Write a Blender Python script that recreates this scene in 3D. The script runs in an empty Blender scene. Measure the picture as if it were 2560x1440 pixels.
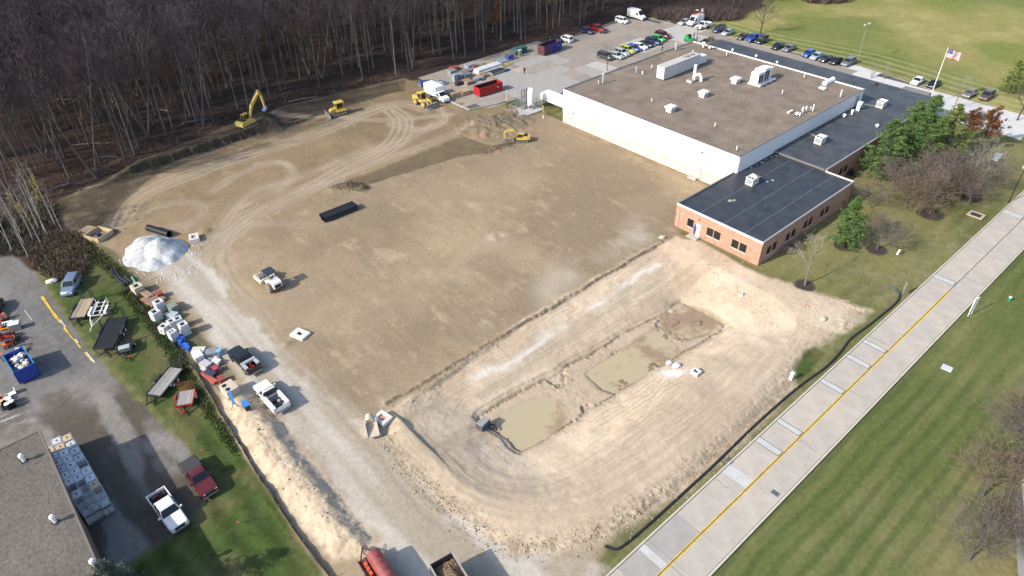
import bpy, math, random
import numpy as np
from mathutils import Vector, Matrix
random.seed(7)
S = bpy.context.scene
C = S.collection
R = math.radians
# ---------------------------------------------------------------- camera
CAMH, FOC, PITCH, ROLL = 62.0, 1726.7, 0.651623, 0.022033
_c, _s, _cr, _sr = math.cos(PITCH), math.sin(PITCH), math.cos(ROLL), math.sin(ROLL)
_R = Vector((1, 0, 0)); _F = Vector((0, _c, -_s)); _D = Vector((0, -_s, -_c))
RIGHT = _R * _cr + _D * _sr
DOWN = -_R * _sr + _D * _cr
FWD = _F
cam_d = bpy.data.cameras.new('camera'); cam = bpy.data.objects.new('camera', cam_d); C.objects.link(cam)
cam_d.sensor_width = 36; cam_d.lens = 36 * FOC / 2560
cam_d.clip_start = 0.5; cam_d.clip_end = 6000
mw = Matrix.Identity(4)
for i in range(3):
    mw[i][0] = RIGHT[i]; mw[i][1] = -DOWN[i]; mw[i][2] = -FWD[i]
mw[2][3] = CAMH
cam.matrix_world = mw
S.camera = cam
# ---------------------------------------------------------------- sky, sun, exposure
SUN_AZ, SUN_EL = 28.0, 33.0          # shadows run towards SUN_AZ (degrees from +x towards +y)
w = bpy.data.worlds.new('World'); S.world = w; w.use_nodes = True
nt = w.node_tree; nt.nodes.clear()
sky = nt.nodes.new('ShaderNodeTexSky'); sky.sky_type = 'NISHITA'; sky.sun_disc = False
sky.sun_elevation = R(SUN_EL)
sx, sy = -math.cos(R(SUN_AZ)), -math.sin(R(SUN_AZ))
sky.sun_rotation = math.atan2(sx, sy)
sky.air_density = 1.0; sky.dust_density = 1.5; sky.ozone_density = 1.0
bg = nt.nodes.new('ShaderNodeBackground'); bg.inputs['Strength'].default_value = 0.15
wo = nt.nodes.new('ShaderNodeOutputWorld')
nt.links.new(sky.outputs[0], bg.inputs[0]); nt.links.new(bg.outputs[0], wo.inputs[0])
sun_d = bpy.data.lights.new('sun', 'SUN'); sun_d.energy = 3.5; sun_d.angle = R(0.55); sun_d.color = (1, 0.925, 0.79)
sun = bpy.data.objects.new('sun', sun_d); C.objects.link(sun)
sun.rotation_euler = Vector((math.cos(R(SUN_EL)) * math.cos(R(SUN_AZ)), math.cos(R(SUN_EL)) * math.sin(R(SUN_AZ)), -math.sin(R(SUN_EL)))).to_track_quat('-Z', 'Y').to_euler()
sun.location = (-60, -40, 120)
vs = S.view_settings
vs.view_transform = 'Standard'; vs.look = 'None'; vs.gamma = 1; vs.use_curve_mapping = False
vs.exposure = 0.70
S.cycles.max_bounces = 5; S.cycles.diffuse_bounces = 2; S.cycles.glossy_bounces = 2; S.cycles.transmission_bounces = 3; S.cycles.transparent_max_bounces = 8
S.cycles.use_denoising = True
# ---------------------------------------------------------------- helpers
def spot(px, py, z=0.0):
    """World point at height z of a spot surveyed on the 2560 px photograph."""
    d = RIGHT * ((px - 1280) / FOC) + DOWN * ((py - 720) / FOC) + FWD
    t = (z - CAMH) / d.z
    return Vector((0, 0, CAMH)) + d * t
def head(a, b, z=0.0):
    p, q = spot(*a, z), spot(*b, z)
    return math.atan2(q.y - p.y, q.x - p.x)
def mid(a, b, z=0.0):
    return (spot(*a, z) + spot(*b, z)) / 2
VU = R(-49.4)                     # the site's own axes: U towards the road, V along it
UX = Vector((math.cos(VU), math.sin(VU), 0)); VX = Vector((-UX.y, UX.x, 0))
_M = {}
def mat(name, col, rough=.7, var=.12, scale=3.0, metal=0.0, bump=0.0, bscale=None, coat=0.0, spec=0.4, col2=None, detail=6, stretch=None):
    if name in _M: return _M[name]
    m = bpy.data.materials.new(name); m.use_nodes = True; _M[name] = m
    t = m.node_tree; b = t.nodes['Principled BSDF']
    b.inputs['Roughness'].default_value = rough; b.inputs['Metallic'].default_value = metal
    b.inputs['Specular IOR Level'].default_value = spec; b.inputs['Coat Weight'].default_value = coat
    b.inputs['Coat Roughness'].default_value = .08
    c = np.array(col[:3], float)
    if var <= 0 and bump <= 0:
        b.inputs['Base Color'].default_value = (*c, 1); return m
    tc = t.nodes.new('ShaderNodeTexCoord'); src = tc.outputs['Object']
    if stretch:
        mp = t.nodes.new('ShaderNodeMapping'); mp.inputs['Scale'].default_value = stretch
        t.links.new(src, mp.inputs[0]); src = mp.outputs[0]
    n = t.nodes.new('ShaderNodeTexNoise'); n.inputs['Scale'].default_value = scale; n.inputs['Detail'].default_value = detail
    n.inputs['Roughness'].default_value = .65
    t.links.new(src, n.inputs['Vector'])
    r = t.nodes.new('ShaderNodeValToRGB'); t.links.new(n.outputs['Fac'], r.inputs[0])
    e = r.color_ramp.elements
    e[0].position = .3; e[1].position = .7
    a = c * (1 - var); bb = np.array(col2[:3], float) if col2 else c * (1 + var)
    e[0].color = (*a, 1); e[1].color = (*np.clip(bb, 0, 1), 1)
    t.links.new(r.outputs[0], b.inputs['Base Color'])
    if bump > 0:
        n2 = t.nodes.new('ShaderNodeTexNoise'); n2.inputs['Scale'].default_value = bscale or scale * 3; n2.inputs['Detail'].default_value = 4
        t.links.new(src, n2.inputs['Vector'])
        bp = t.nodes.new('ShaderNodeBump'); bp.inputs['Strength'].default_value = 1; bp.inputs['Distance'].default_value = bump
        t.links.new(n2.outputs['Fac'], bp.inputs['Height']); t.links.new(bp.outputs[0], b.inputs['Normal'])
    return m
def paint(name, col, rough=.35):
    return mat(name, col, rough, .05, 2.0, coat=.5, spec=.5)
class MB:
    """Collects simple shapes; build() links them as one mesh object."""
    def __init__(s): s.v = []; s.f = []; s.mi = []; s.cur = 0
    def add(s, vs, fs):
        o = len(s.v); s.v += [tuple(p) for p in vs]; s.f += [tuple(i + o for i in f) for f in fs]; s.mi += [s.cur] * len(fs); return s
    def box(s, x0, x1, y0, y1, z0, z1, M=None, tx=0, ty=0):
        """Box; tx, ty shrink its top (a taper)."""
        p = [(x0, y0, z0), (x1, y0, z0), (x1, y1, z0), (x0, y1, z0), (x0 + tx, y0 + ty, z1), (x1 - tx, y0 + ty, z1), (x1 - tx, y1 - ty, z1), (x0 + tx, y1 - ty, z1)]
        if M: p = [M @ Vector(q) for q in p]
        return s.add(p, [(3, 2, 1, 0), (4, 5, 6, 7), (0, 1, 5, 4), (1, 2, 6, 5), (2, 3, 7, 6), (3, 0, 4, 7)])
    def cbox(s, c, d, rz=0, M=None, **k):
        T = Matrix.Translation(Vector(c)) @ Matrix.Rotation(rz, 4, 'Z')
        if M: T = T @ M
        return s.box(-d[0] / 2, d[0] / 2, -d[1] / 2, d[1] / 2, -d[2] / 2, d[2] / 2, T, **k)
    def bar(s, p, q, w, h=None):
        """Rectangular bar from p to q, w wide and h high."""
        p, q = Vector(p), Vector(q); d = (q - p); L = d.length
        if L < 1e-6: return s
        x = d / L; up = Vector((0, 0, 1)) if abs(x.z) < .95 else Vector((1, 0, 0))
        y = up.cross(x).normalized(); z = x.cross(y); h = h or w
        M = Matrix((x, y, z)).transposed().to_4x4(); M.translation = p
        return s.box(0, L, -w / 2, w / 2, -h / 2, h / 2, M)
    def cyl(s, p, q, r, r2=None, n=10, caps=True):
        p, q = Vector(p), Vector(q); r2 = r if r2 is None else r2
        x = (q - p).normalized(); up = Vector((0, 0, 1)) if abs(x.z) < .95 else Vector((1, 0, 0))
        y = up.cross(x).normalized(); z = x.cross(y)
        vs = []
        for i in range(n):
            a = 2 * math.pi * i / n; d = y * math.cos(a) + z * math.sin(a); vs += [p + d * r, q + d * r2]
        fs = [(2 * i, 2 * i + 1, (2 * i + 3) % (2 * n), (2 * i + 2) % (2 * n)) for i in range(n)]
        fs = [tuple(reversed(f)) for f in fs]
        if caps: fs += [tuple(2 * i for i in range(n)), tuple(2 * i + 1 for i in reversed(range(n)))]
        return s.add(vs, fs)
    def tube(s, pts, r, n=6):
        pts = [Vector(p) for p in pts]; rings = []
        for i, p in enumerate(pts):
            d = (pts[min(i + 1, len(pts) - 1)] - pts[max(i - 1, 0)]).normalized()
            up = Vector((0, 0, 1)) if abs(d.z) < .95 else Vector((1, 0, 0))
            y = up.cross(d).normalized(); z = d.cross(y)
            rings.append([p + (y * math.cos(2 * math.pi * k / n) + z * math.sin(2 * math.pi * k / n)) * (r[i] if isinstance(r, (list, tuple)) else r) for k in range(n)])
        return s.loft(rings)
    def loft(s, rings, caps=True):
        n = len(rings[0]); vs = [p for r in rings for p in r]; fs = []
        for i in range(len(rings) - 1):
            for k in range(n):
                a, b = i * n + k, i * n + (k + 1) % n
                fs.append((a, b, b + n, a + n))
        if caps: fs += [tuple(reversed(range(n))), tuple(range((len(rings) - 1) * n, len(rings) * n))]
        return s.add(vs, fs)
    def prism(s, prof, y0, y1, M=None):
        """Profile [(x, z)] drawn out from y0 to y1."""
        n = len(prof); p = [(x, y0, z) for x, z in prof] + [(x, y1, z) for x, z in prof]
        if M: p = [M @ Vector(q) for q in p]
        return s.add(p, [tuple(range(n)), tuple(reversed(range(n, 2 * n)))] + [(i, i + n, (i + 1) % n + n, (i + 1) % n) for i in range(n)])
    def slab(s, pts, z0, z1):
        """Polygon [(x, y)] (any winding) drawn up from z0 to z1."""
        a = sum(pts[i][0] * pts[(i + 1) % len(pts)][1] - pts[(i + 1) % len(pts)][0] * pts[i][1] for i in range(len(pts)))
        if a < 0: pts = pts[::-1]
        n = len(pts)
        return s.add([(p[0], p[1], z0) for p in pts] + [(p[0], p[1], z1) for p in pts],
                     [tuple(reversed(range(n))), tuple(range(n, 2 * n))] + [(i, (i + 1) % n, (i + 1) % n + n, i + n) for i in range(n)])
    def mesh(s, name, mats, smooth=False):
        me = bpy.data.meshes.new(name); me.from_pydata(s.v, [], s.f)
        for m in (mats if isinstance(mats, (list, tuple)) else [mats]): me.materials.append(m)
        me.polygons.foreach_set('material_index', s.mi)
        if smooth: me.polygons.foreach_set('use_smooth', [True] * len(s.f))
        me.update(); return me
    def build(s, name, mats, parent=None, loc=(0, 0, 0), rz=0, smooth=False):
        return link(name, s.mesh(name, mats, smooth), parent, loc, rz)
def link(name, me, parent=None, loc=(0, 0, 0), rz=0):
    o = bpy.data.objects.new(name, me); C.objects.link(o); o.location = loc; o.rotation_euler = (0, 0, rz)
    if parent: o.parent = parent
    return o
def tag(o, label=None, cat=None, group=None, kind=None):
    if label: o['label'] = label
    if cat: o['category'] = cat
    if group: o['group'] = group
    if kind: o['kind'] = kind
    return o
def thing(name, label, cat, loc=(0, 0, 0), rz=0, group=None):
    return tag(link(name, None, None, loc, rz), label, cat, group)
def dup(root, loc=None, rz=None, label=None, group=None):
    r = root.copy(); C.objects.link(r)
    if loc is not None: r.location = loc
    if rz is not None: r.rotation_euler = (0, 0, rz)
    for ch in list(root.children):
        c = ch.copy(); C.objects.link(c); c.parent = r
        for g in ch.children:
            d = g.copy(); C.objects.link(d); d.parent = c
    return tag(r, label, None, group)
# value noise on numpy arrays
_rng = np.random.RandomState(3); _T = _rng.rand(256, 256).astype(np.float32)
def vn(x, y, f, sd=0):
    a_ = .5 + sd * 1.37 + f * 2.1; ca, sa = math.cos(a_), math.sin(a_); x, y = (x * ca - y * sa) * f + sd * 17.3, (x * sa + y * ca) * f + sd * 9.7
    xi = np.floor(x).astype(int); yi = np.floor(y).astype(int); u = x - xi; v = y - yi
    u = u * u * (3 - 2 * u); v = v * v * (3 - 2 * v)
    a = _T[xi & 255, yi & 255]; b = _T[(xi + 1) & 255, yi & 255]; c = _T[xi & 255, (yi + 1) & 255]; d = _T[(xi + 1) & 255, (yi + 1) & 255]
    return a + (b - a) * u + (c - a) * v + (a - b - c + d) * u * v
def fbm(x, y, f, o=4, sd=0, g=.5):
    r = 0; a = 1; t = 0
    for i in range(o):
        r = r + a * vn(x, y, f, sd + i * 3); t += a; a *= g; f *= 2.03
    return r / t
def sstep(a, b, x):
    t = np.clip((x - a) / (b - a), 0, 1); return t * t * (3 - 2 * t)
def W2(pl, z=0): return np.array([[spot(*p, z).x, spot(*p, z).y] for p in pl])
def segdist(X, Y, P, closed=True):
    d = np.full(X.shape, 1e9)
    n = len(P)
    for i in range(n if closed else n - 1):
        a = P[i]; b = P[(i + 1) % n]; e = b - a; L = e @ e + 1e-9
        t = np.clip(((X - a[0]) * e[0] + (Y - a[1]) * e[1]) / L, 0, 1)
        d = np.minimum(d, (X - a[0] - t * e[0]) ** 2 + (Y - a[1] - t * e[1]) ** 2)
    return np.sqrt(d)
def inside(X, Y, P):
    c = np.zeros(X.shape, bool); n = len(P)
    for i in range(n):
        a = P[i]; b = P[i - 1]
        if a[1] == b[1]: continue
        c ^= ((a[1] > Y) != (b[1] > Y)) & (X < (b[0] - a[0]) * (Y - a[1]) / (b[1] - a[1]) + a[0])
    return c
def sd(X, Y, P):
    """Signed distance to a polygon, positive inside."""
    return np.where(inside(X, Y, P), 1, -1) * segdist(X, Y, P)
# ---------------------------------------------------------------- the ground: one sheet, finer where it is near
def make_ground():
    ys = [-1500, -300, -60, 0, 18, 26]
    y = 30.0
    while y < 246: ys.append(y); y += .16 + (y - 30) * .0026
    ys += [250, 262, 300, 420, 800, 2200]
    ys = np.array(ys); ns = 880
    ss = np.concatenate([[-30, -8, -3, -1.6, -1.2], np.linspace(-1.06, 1.06, ns), [1.2, 1.6, 3, 8, 30]])
    wy = 60 + (np.clip(ys, 0, 300) - 35) * .60
    X = ss[None, :] * wy[:, None]; Y = np.repeat(ys[:, None], len(ss), 1)
    U = X * UX.x + Y * UX.y; V = X * VX.x + Y * VX.y
    Z = np.zeros_like(X)
    # --- relief
    n1 = fbm(X, Y, .35, 4, 1) - .5; n2 = fbm(X, Y, 1.6, 3, 2) - .5; n3 = fbm(X, Y, .08, 3, 3) - .5
    Vs = V - 35; Us = U - Vs * .078
    du = np.maximum(np.maximum(-46.6 - Us, Us + 39.4), 0); dv = np.maximum(np.maximum(34.6 - V, V - 70.5), 0)
    d = np.hypot(du, dv) + n1 * 1.0
    clayP = W2([(905, 1062), (985, 1020), (1330, 790), (1640, 610), (1690, 592), (1760, 602), (1890, 662), (1960, 705), (2060, 738), (2130, 760), (2182, 776), (2112, 830), (2045, 872), (1990, 920), (1986, 962), (1905, 1058), (1700, 1237), (1560, 1322), (1440, 1376), (1330, 1392), (1255, 1382), (1170, 1330), (1000, 1170), (940, 1090)])
    dc = sd(X, Y, clayP)
    pit = -1.75 + np.clip(d, 0, 9) * .2
    pit = np.where(d <= .05, -2.05, pit - .30 * (1 - sstep(.05, .6, d)))
    lip = sstep(-54.9, -54.3, U - (V - 50) * .0 + n1 * .5) * (1 - sstep(-47, -40, U))
    pit = np.minimum(pit, 0) - .32 * lip * (V > 26) * (1 - sstep(76, 80, V))
    inclay = sstep(0, .6, dc + n1 * .8)
    Z += np.where(dc > 0, pit, 0) * inclay
    outer = W2([(2182, 776), (2112, 830), (1990, 950), (1905, 1058), (1700, 1237), (1560, 1322), (1440, 1376), (1330, 1392), (1255, 1382), (1170, 1330), (1000, 1170), (940, 1090)])
    do = segdist(X, Y, outer, False)
    far = sstep(70, 90, V)
    berm = sstep(0, 3.2, do) * (1 - .75 * sstep(6, 13, do)) * inclay
    Z += berm * (.48 - .38 * far) * (1 + n1 * .35) * (d > 1)
    rough = inclay * (.05 + (1.0 - .6 * far) * (1 - sstep(.4, 3.4, do)) * (.30 + .65 * sstep(.4, .6, fbm(X, Y, .22, 3, 26))) + .35 * (1 - sstep(.1, 1.0, np.abs(d))) + .14 * sstep(.58, .72, fbm(X, Y, .16, 3, 27)))
    n5 = fbm(X, Y, 3.0, 3, 9, .7) - .5; n6 = np.abs(fbm(X, Y, 1.3, 3, 19) - .5)
    Z += rough * (n2 * .10 + n5 * .46 + n6 * .22) * (d > 0)
    # furrows left by tracks, running round the pit
    fur = np.sin(d * 10.0 + n1 * 1.6) * inclay * (d > .8) * sstep(.40, .56, fbm(X, Y, .10, 3, 21)) * sstep(.28, .5, fbm(X, Y, .5, 2, 22))
    Z += fur * .012
    lipc = np.exp(-((U + 54.75 + n1 * .5) / .28) ** 2) * (V > 26) * (V < 79)
    Z += lipc * .22 * (.6 + n2 * 1.4)
    # pools: hollows with uneven rims
    pools = [[(1252, 1060), (1268, 1035), (1330, 1008), (1372, 1000), (1410, 1042), (1395, 1075), (1345, 1112), (1312, 1128), (1284, 1112)],
             [(1472, 936), (1545, 890), (1600, 850), (1640, 832), (1690, 868), (1690, 885), (1650, 925), (1590, 962), (1545, 982), (1505, 975)],
             [(1668, 800), (1700, 778), (1738, 765), (1765, 775), (1790, 805), (1768, 832), (1722, 847), (1690, 828)]]
    poolm = np.zeros_like(X); pk = np.zeros_like(X)
    for p in pools:
        s_ = sd(X, Y, W2(p, -1.9)) + n1 * 1.2
        k = sstep(-1.0, .9, s_); poolm = np.maximum(poolm, sstep(-1.6, .1, s_)); pk = np.maximum(pk, k)
    Z += (d < .1) * inclay * (.30 * (1 - pk) - .16 * pk + n2 * .06 + n5 * .08)
    # spoil ridge beside the drive
    moundP = W2([(548, 985), (585, 950), (628, 975), (686, 1035), (766, 1130), (836, 1212), (896, 1295), (940, 1345), (920, 1390), (830, 1408), (768, 1335), (680, 1228), (602, 1120), (562, 1045)])
    dm = sd(X, Y, moundP) + n1 * 1.0
    prof = sstep(0, 2.0, dm)
    Z += prof * 1.0 * (.85 + n3 * 1.2 + n1 * .35)
    Z += sstep(0, .6, dm) * (n2 * .14 + n5 * .2)
    # bank along the woods
    scarp = W2([(150, 512), (225, 480), (290, 452), (350, 436), (400, 415), (480, 384), (560, 352), (640, 326), (700, 318)])
    sc = segdist(X, Y, scarp, False)
    side = U + 138.9 + n1 * 1.0 + (fbm(X, Y, 1.2, 2, 47) - .5) * 1.1
    alongs = sstep(18, 26, V) * (1 - sstep(53.5, 56, V))
    Z += alongs * (1 - sstep(-.18, .22, side)) * 1.35 * (1 - sstep(4, 14, -side))
    bandP = W2([(640, 330), (690, 322), (760, 300), (850, 268), (940, 240), (1010, 222), (1000, 205), (870, 232), (760, 262), (690, 282)])
    db = sd(X, Y, bandP) + n1
    Z -= sstep(-.3, .5, db) * .45
    # heap of earth by the excavator, mound by the mini excavator, spoil heaps
    def heap(px, h, rx, ry, rot=0, sdn=0, pw=1.2):
        q = spot(*px); a = X - q.x; b = Y - q.y; c_, s_ = math.cos(rot), math.sin(rot)
        r = np.hypot((a * c_ + b * s_) / rx, (-a * s_ + b * c_) / ry) + (fbm(X, Y, .9, 3, 40 + sdn) - .5) * .55
        k = np.clip(1 - r, 0, 1); return h * k ** pw * (1 + n2 * .8), k
    hz = np.zeros_like(X); hk = np.zeros_like(X)
    for a in [((682, 322), 1.5, 3.4, 2.2, .3, 1), ((870, 466), .75, 3.4, 1.5, .2, 2), ((906, 473), .9, 1.7, 1.2, .4, 3), ((1255, 364), .5, 3.6, 1.0, .5, 4), ((720, 860), .3, 1.6, 1.0, .6, 5), ((935, 1076), .5, 1.9, 1.1, 0, 6), ((1000, 1060), .3, 1.6, 1.8, 0, 7), ((510, 580), .5, 1.5, 1.4, 0, 8)]:
        h_, k_ = heap(*a); hz += h_; hk = np.maximum(hk, sstep(0, .25, k_) * (a[5] < 5))
    h_, mk = heap((1240, 312), 1.25, 9, 6.5, .4, 11, 1.0); hz += h_ * (1 - hk)
    Z += hz
    trP = W2([(830, 462), (900, 440), (1120, 352), (1165, 338), (1262, 372), (1225, 380), (1150, 392), (1010, 435), (900, 470)])
    dtr = sd(X, Y, trP) + n1
    Z -= sstep(-.2, .5, dtr) * .22 * (1 - hk)
    Z += n3 * .12 * (U < -56) * (U > -135) + n2 * .02
    # flat under buildings, road, slabs
    flat = np.maximum.reduce([sstep(-1.2, -.2, sd(X, Y, np.array([[(UX * a + VX * b).x, (UX * a + VX * b).y] for a, b in q]))) for q in
        [[(-23, -60), (-14, -60), (-14, 260), (-23, 260)], [(-99.5, 99.5), (-55.5, 99.5), (-55.5, 84), (-40, 84), (-40, 120), (-40, 170), (-99.5, 170)]]])
    lotZ = W2([(1046, 203), (1120, 172), (1300, 122), (1440, 86), (1503, 66), (1568, 41), (1614, 44), (1704, 60), (1860, 106), (2143, 166), (2440, 258), (2600, 305), (2600, 345), (2352, 300), (2352, 249), (1800, 98), (1425, 232), (1360, 252), (1262, 254), (1174, 275), (1120, 252)])
    flat = np.maximum(flat, sstep(-.6, .1, sd(X, Y, lotZ)))
    Z = Z * (1 - flat) - .12 * flat
    # --- colours
    col = np.zeros(X.shape + (3,)); cat = np.zeros(X.shape, int)
    def put(m, c, k=None):
        m = np.clip(m, 0, 1)[..., None]; np.copyto(col, col * (1 - m) + np.array(c) * m if not isinstance(c, np.ndarray) or c.ndim == 1 else col * (1 - m) + c * m)
        if k is not None: cat[m[..., 0] > .5] = k
    def mix(a, b, t): return np.array(a) * (1 - t[..., None]) + np.array(b) * t[..., None]
    f1 = fbm(X, Y, .05, 4, 5); f2 = fbm(X, Y, .25, 4, 6); f3 = fbm(X, Y, 1.1, 3, 7); f4 = fbm(X, Y, 3, 2, 8)
    stU = fbm(U * .12, V, .5, 3, 12)   # drawn out along U
    stV = fbm(U, V * .1, .6, 3, 13)    # drawn out along V
    # grass: mown stripes along the road
    stripe = .5 + .5 * np.sin((U + (n3 * 1.5)) * 2 * math.pi / 2.6)
    g = mix((.19, .175, .07), (.125, .14, .046), sstep(.3, .7, .55 * f1 + .45 * f2))
    g = mix(g, (.24, .205, .115), sstep(.45, .75, .5 * f2 + .3 * f3 + .2 * stV) * .8)
    g *= (1 - .26 * (stripe * sstep(.3, .6, f1))[..., None])
    g *= (.8 + .4 * f4)[..., None]
    put(np.ones_like(X), g, 1)
    # lawn across the road, greener by the kerb
    rl = sstep(-15.2, -14.6, U)
    g2 = mix((.10, .122, .036), (.195, .178, .08), sstep(.25, .7, .45 * stV + .25 * f2 + .3 * sstep(-12, 8, U)))
    g2 = mix(g2, (.05, .082, .025), sstep(.45, .95, .5 + .5 * np.sin(U * 2 * math.pi / 1.9 + n3 * 5 + n1)) * (.15 + .7 * sstep(.35, .65, f1)) * .6 * (1 - sstep(-6, 14, U)))
    g2 = mix(g2, (.09, .075, .04), sstep(4, 16, U + n3 * 8) * .7)
    put(rl, g2 * (.8 + .4 * f4)[..., None])
    # meadow behind
    lotN = W2([(1702, 58), (1800, 84), (1860, 104), (2000, 133), (2143, 163), (2240, 192), (2330, 222), (2440, 255), (2560, 290), (2700, 330)])
    up = sd(X, Y, np.concatenate([lotN, W2([(2700, 40), (2560, -60), (1700, -60)])]))
    m3 = mix((.175, .195, .05), (.26, .235, .085), sstep(.35, .65, f1))
    m3 = mix(m3, (.34, .30, .13), sstep(.55, .75, .6 * f1 + .4 * f2) * sstep(20, 80, X) * .7)
    m3 = mix(m3, (.105, .145, .036), sstep(.5, .7, fbm(X, Y, .035, 3, 31)) * .6)
    m3 = mix(m3, (.40, .35, .17), sstep(.5, .9, np.sin(segdist(X, Y, lotN, False) * 1.9 + n3)) * (1 - sstep(9, 16, segdist(X, Y, lotN, False))) * .6)
    put(sstep(-.3, .3, up), m3 * (.85 + .3 * f3)[..., None])
    # left lawn
    ll = sd(X, Y, W2([(205, 600), (330, 690), (430, 830), (505, 965), (560, 1050), (640, 1180), (725, 1305), (830, 1470), (300, 1470), (330, 1420), (480, 1300), (520, 1215), (480, 1130), (400, 1030), (290, 920), (180, 800), (110, 690), (150, 600)])) + n1 * .6
    gl = mix((.058, .088, .022), (.108, .107, .042), sstep(.3, .7, f2)); gl = mix(gl, (.03, .055, .013), sstep(.55, .75, f3) * .5)
    gl *= (.78 + .2 * np.sin(V * 2.3 + n3 * 4) * (V < 9) * (U > -72) + .4 * f4)[..., None]
    put(sstep(-.5, .5, ll), gl)
    # woodland floor
    ff = sd(X, Y, W2([(-900, 640), (60, 660), (130, 600), (170, 560), (150, 505), (225, 470), (330, 425), (420, 385), (560, 325), (700, 262), (860, 225), (1000, 196), (1050, 190), (1150, 160), (1290, 120), (1450, 78), (1560, 40), (1640, 33), (1705, 40), (1830, 44), (1870, 15), (1930, -40), (2000, -200), (-900, -200)])) + n1 * 2 + n3 * 4
    lf = mix((.055, .037, .031), (.031, .023, .02), f2); lf = mix(lf, (.085, .048, .03), sstep(.5, .75, f1) * .6)
    put(sstep(-4.2, -2.2, ff), lf * (.7 + .6 * f3)[..., None], 2)
    # neighbour's lot
    lo = sd(X, Y, W2([(-700, 640), (40, 640), (95, 690), (170, 800), (250, 905), (300, 960), (375, 1035), (440, 1095), (490, 1160), (512, 1225), (505, 1265), (455, 1330), (370, 1370), (300, 1420), (250, 1500), (-700, 1500)])) + n1 * 1.2
    lc = mix((.155, .139, .122), (.235, .214, .19), sstep(.3, .7, .5 * f2 + .5 * f3)); lc = mix(lc, (.085, .072, .055), sstep(.38, .48, fbm(U * .5, V, .16, 4, 33)) * sstep(-90, -76, U) * .9); lc = mix(lc, (.26, .245, .225), sstep(.55, .7, fbm(U * .3, V, .3, 4, 36)) * .7)
    lc = mix(lc, (.12, .122, .125), sstep(.4, .6, f1) * (1 - sstep(-84, -78, U)) * .5)
    put(sstep(-.4, .4, lo), lc * (.85 + .3 * f4)[..., None], 5)
    wh = np.exp(-(((X - spot(28, 1045).x) / 2.6) ** 2 + ((Y - spot(28, 1045).y) / .8) ** 2)) * sstep(.45, .6, fbm(U * 3, V * .6, 1, 3, 35))
    put(wh * .9, (.5, .5, .5))
    # graded pad
    padP = W2([(150, 500), (225, 462), (330, 425), (480, 372), (560, 335), (700, 268), (870, 228), (1010, 196), (1060, 214), (1130, 255), (1180, 278), (1290, 262), (1408, 300), (1770, 462), (1692, 562), (1700, 588), (1745, 602), (1900, 690), (1500, 1400), (1500, 1470), (905, 1470), (830, 1470), (725, 1305), (640, 1180), (560, 1050), (505, 965), (430, 830), (330, 690), (205, 590), (165, 560)])
    pd = sd(X, Y, padP) + n1 * .8
    f5 = fbm(X, Y, .6, 4, 14, .65); stU2 = fbm(U * .22, V * 1.4, .8, 4, 15, .6)
    pc = mix((.285, .216, .138), (.36, .279, .182), sstep(.35, .7, .4 * f1 + .3 * f5 + .3 * stU2))
    pc = mix(pc, (.228, .178, .118), sstep(.44, .6, .75 * fbm(X, Y, .045, 5, 41) + .25 * stU2) * .85)
    pc = mix(pc, (.45, .355, .24), sstep(.54, .72, .4 * f2 + .15 * f5 + .45 * stU2) * .5); pc = mix(pc, (.42, .345, .25), sstep(.72, .86, f4) * sstep(.5, .65, f5) * .45)
    pc = mix(pc, (.34, .255, .18), sstep(.55, .7, fbm(X, Y, .09, 3, 43)) * .3)
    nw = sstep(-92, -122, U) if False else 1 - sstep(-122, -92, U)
    pc = mix(pc, pc * np.array([.80, .765, .70]), nw)  # pad duller towards the woods: cloud shade put into the soil colour
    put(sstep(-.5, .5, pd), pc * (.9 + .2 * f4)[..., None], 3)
    # raw dark earth by the woods
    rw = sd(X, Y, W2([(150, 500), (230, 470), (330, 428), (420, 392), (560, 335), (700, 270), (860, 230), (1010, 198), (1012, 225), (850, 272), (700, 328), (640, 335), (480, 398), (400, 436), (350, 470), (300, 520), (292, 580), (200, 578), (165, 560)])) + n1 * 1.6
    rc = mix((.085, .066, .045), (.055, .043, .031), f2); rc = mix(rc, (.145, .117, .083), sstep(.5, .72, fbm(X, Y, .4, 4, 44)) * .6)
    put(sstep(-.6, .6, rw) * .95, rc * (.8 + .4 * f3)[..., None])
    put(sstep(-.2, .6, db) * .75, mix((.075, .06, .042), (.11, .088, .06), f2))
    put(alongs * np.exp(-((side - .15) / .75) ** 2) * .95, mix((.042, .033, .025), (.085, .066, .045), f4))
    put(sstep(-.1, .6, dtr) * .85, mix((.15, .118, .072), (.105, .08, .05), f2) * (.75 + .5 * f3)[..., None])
    put(mk ** .5 * .8, mix((.2, .165, .115), (.14, .115, .08), f2))
    # pale wash and puddled silt near the ridge, red paint marks
    sp = np.exp(-((U + 58.2 + n3 * 5) / (2.2 + 2 * f2)) ** 2) * (V > 26) * (V < 82) * sstep(.4, .65, fbm(X, Y, .13, 3, 51))
    put(sp * .55, (.44, .385, .315))
    put(np.exp(-((X - spot(1240, 592).x) ** 2 / 3 + (Y - spot(1240, 592).y) ** 2 / 1.5)) * sstep(.4, .6, f3), (.5, .41, .33))
    for a_ in [(1345, 325), (1235, 378), (1188, 338)]:
        q_ = spot(*a_); put(np.exp(-(((X - q_.x) / 2.0) ** 2 + ((Y - q_.y) / .8) ** 2)) * sstep(.45, .65, f3) * .7, (.5, .2, .16))
    # pale clay round the pit
    cc = mix((.535, .415, .292), (.61, .485, .355), .5 * f1 + .5 * f2); cc = mix(cc, (.40, .32, .225), sstep(.5, .72, stV * .6 + f2 * .4) * sstep(-.2, .5, lip) * .9)
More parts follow.
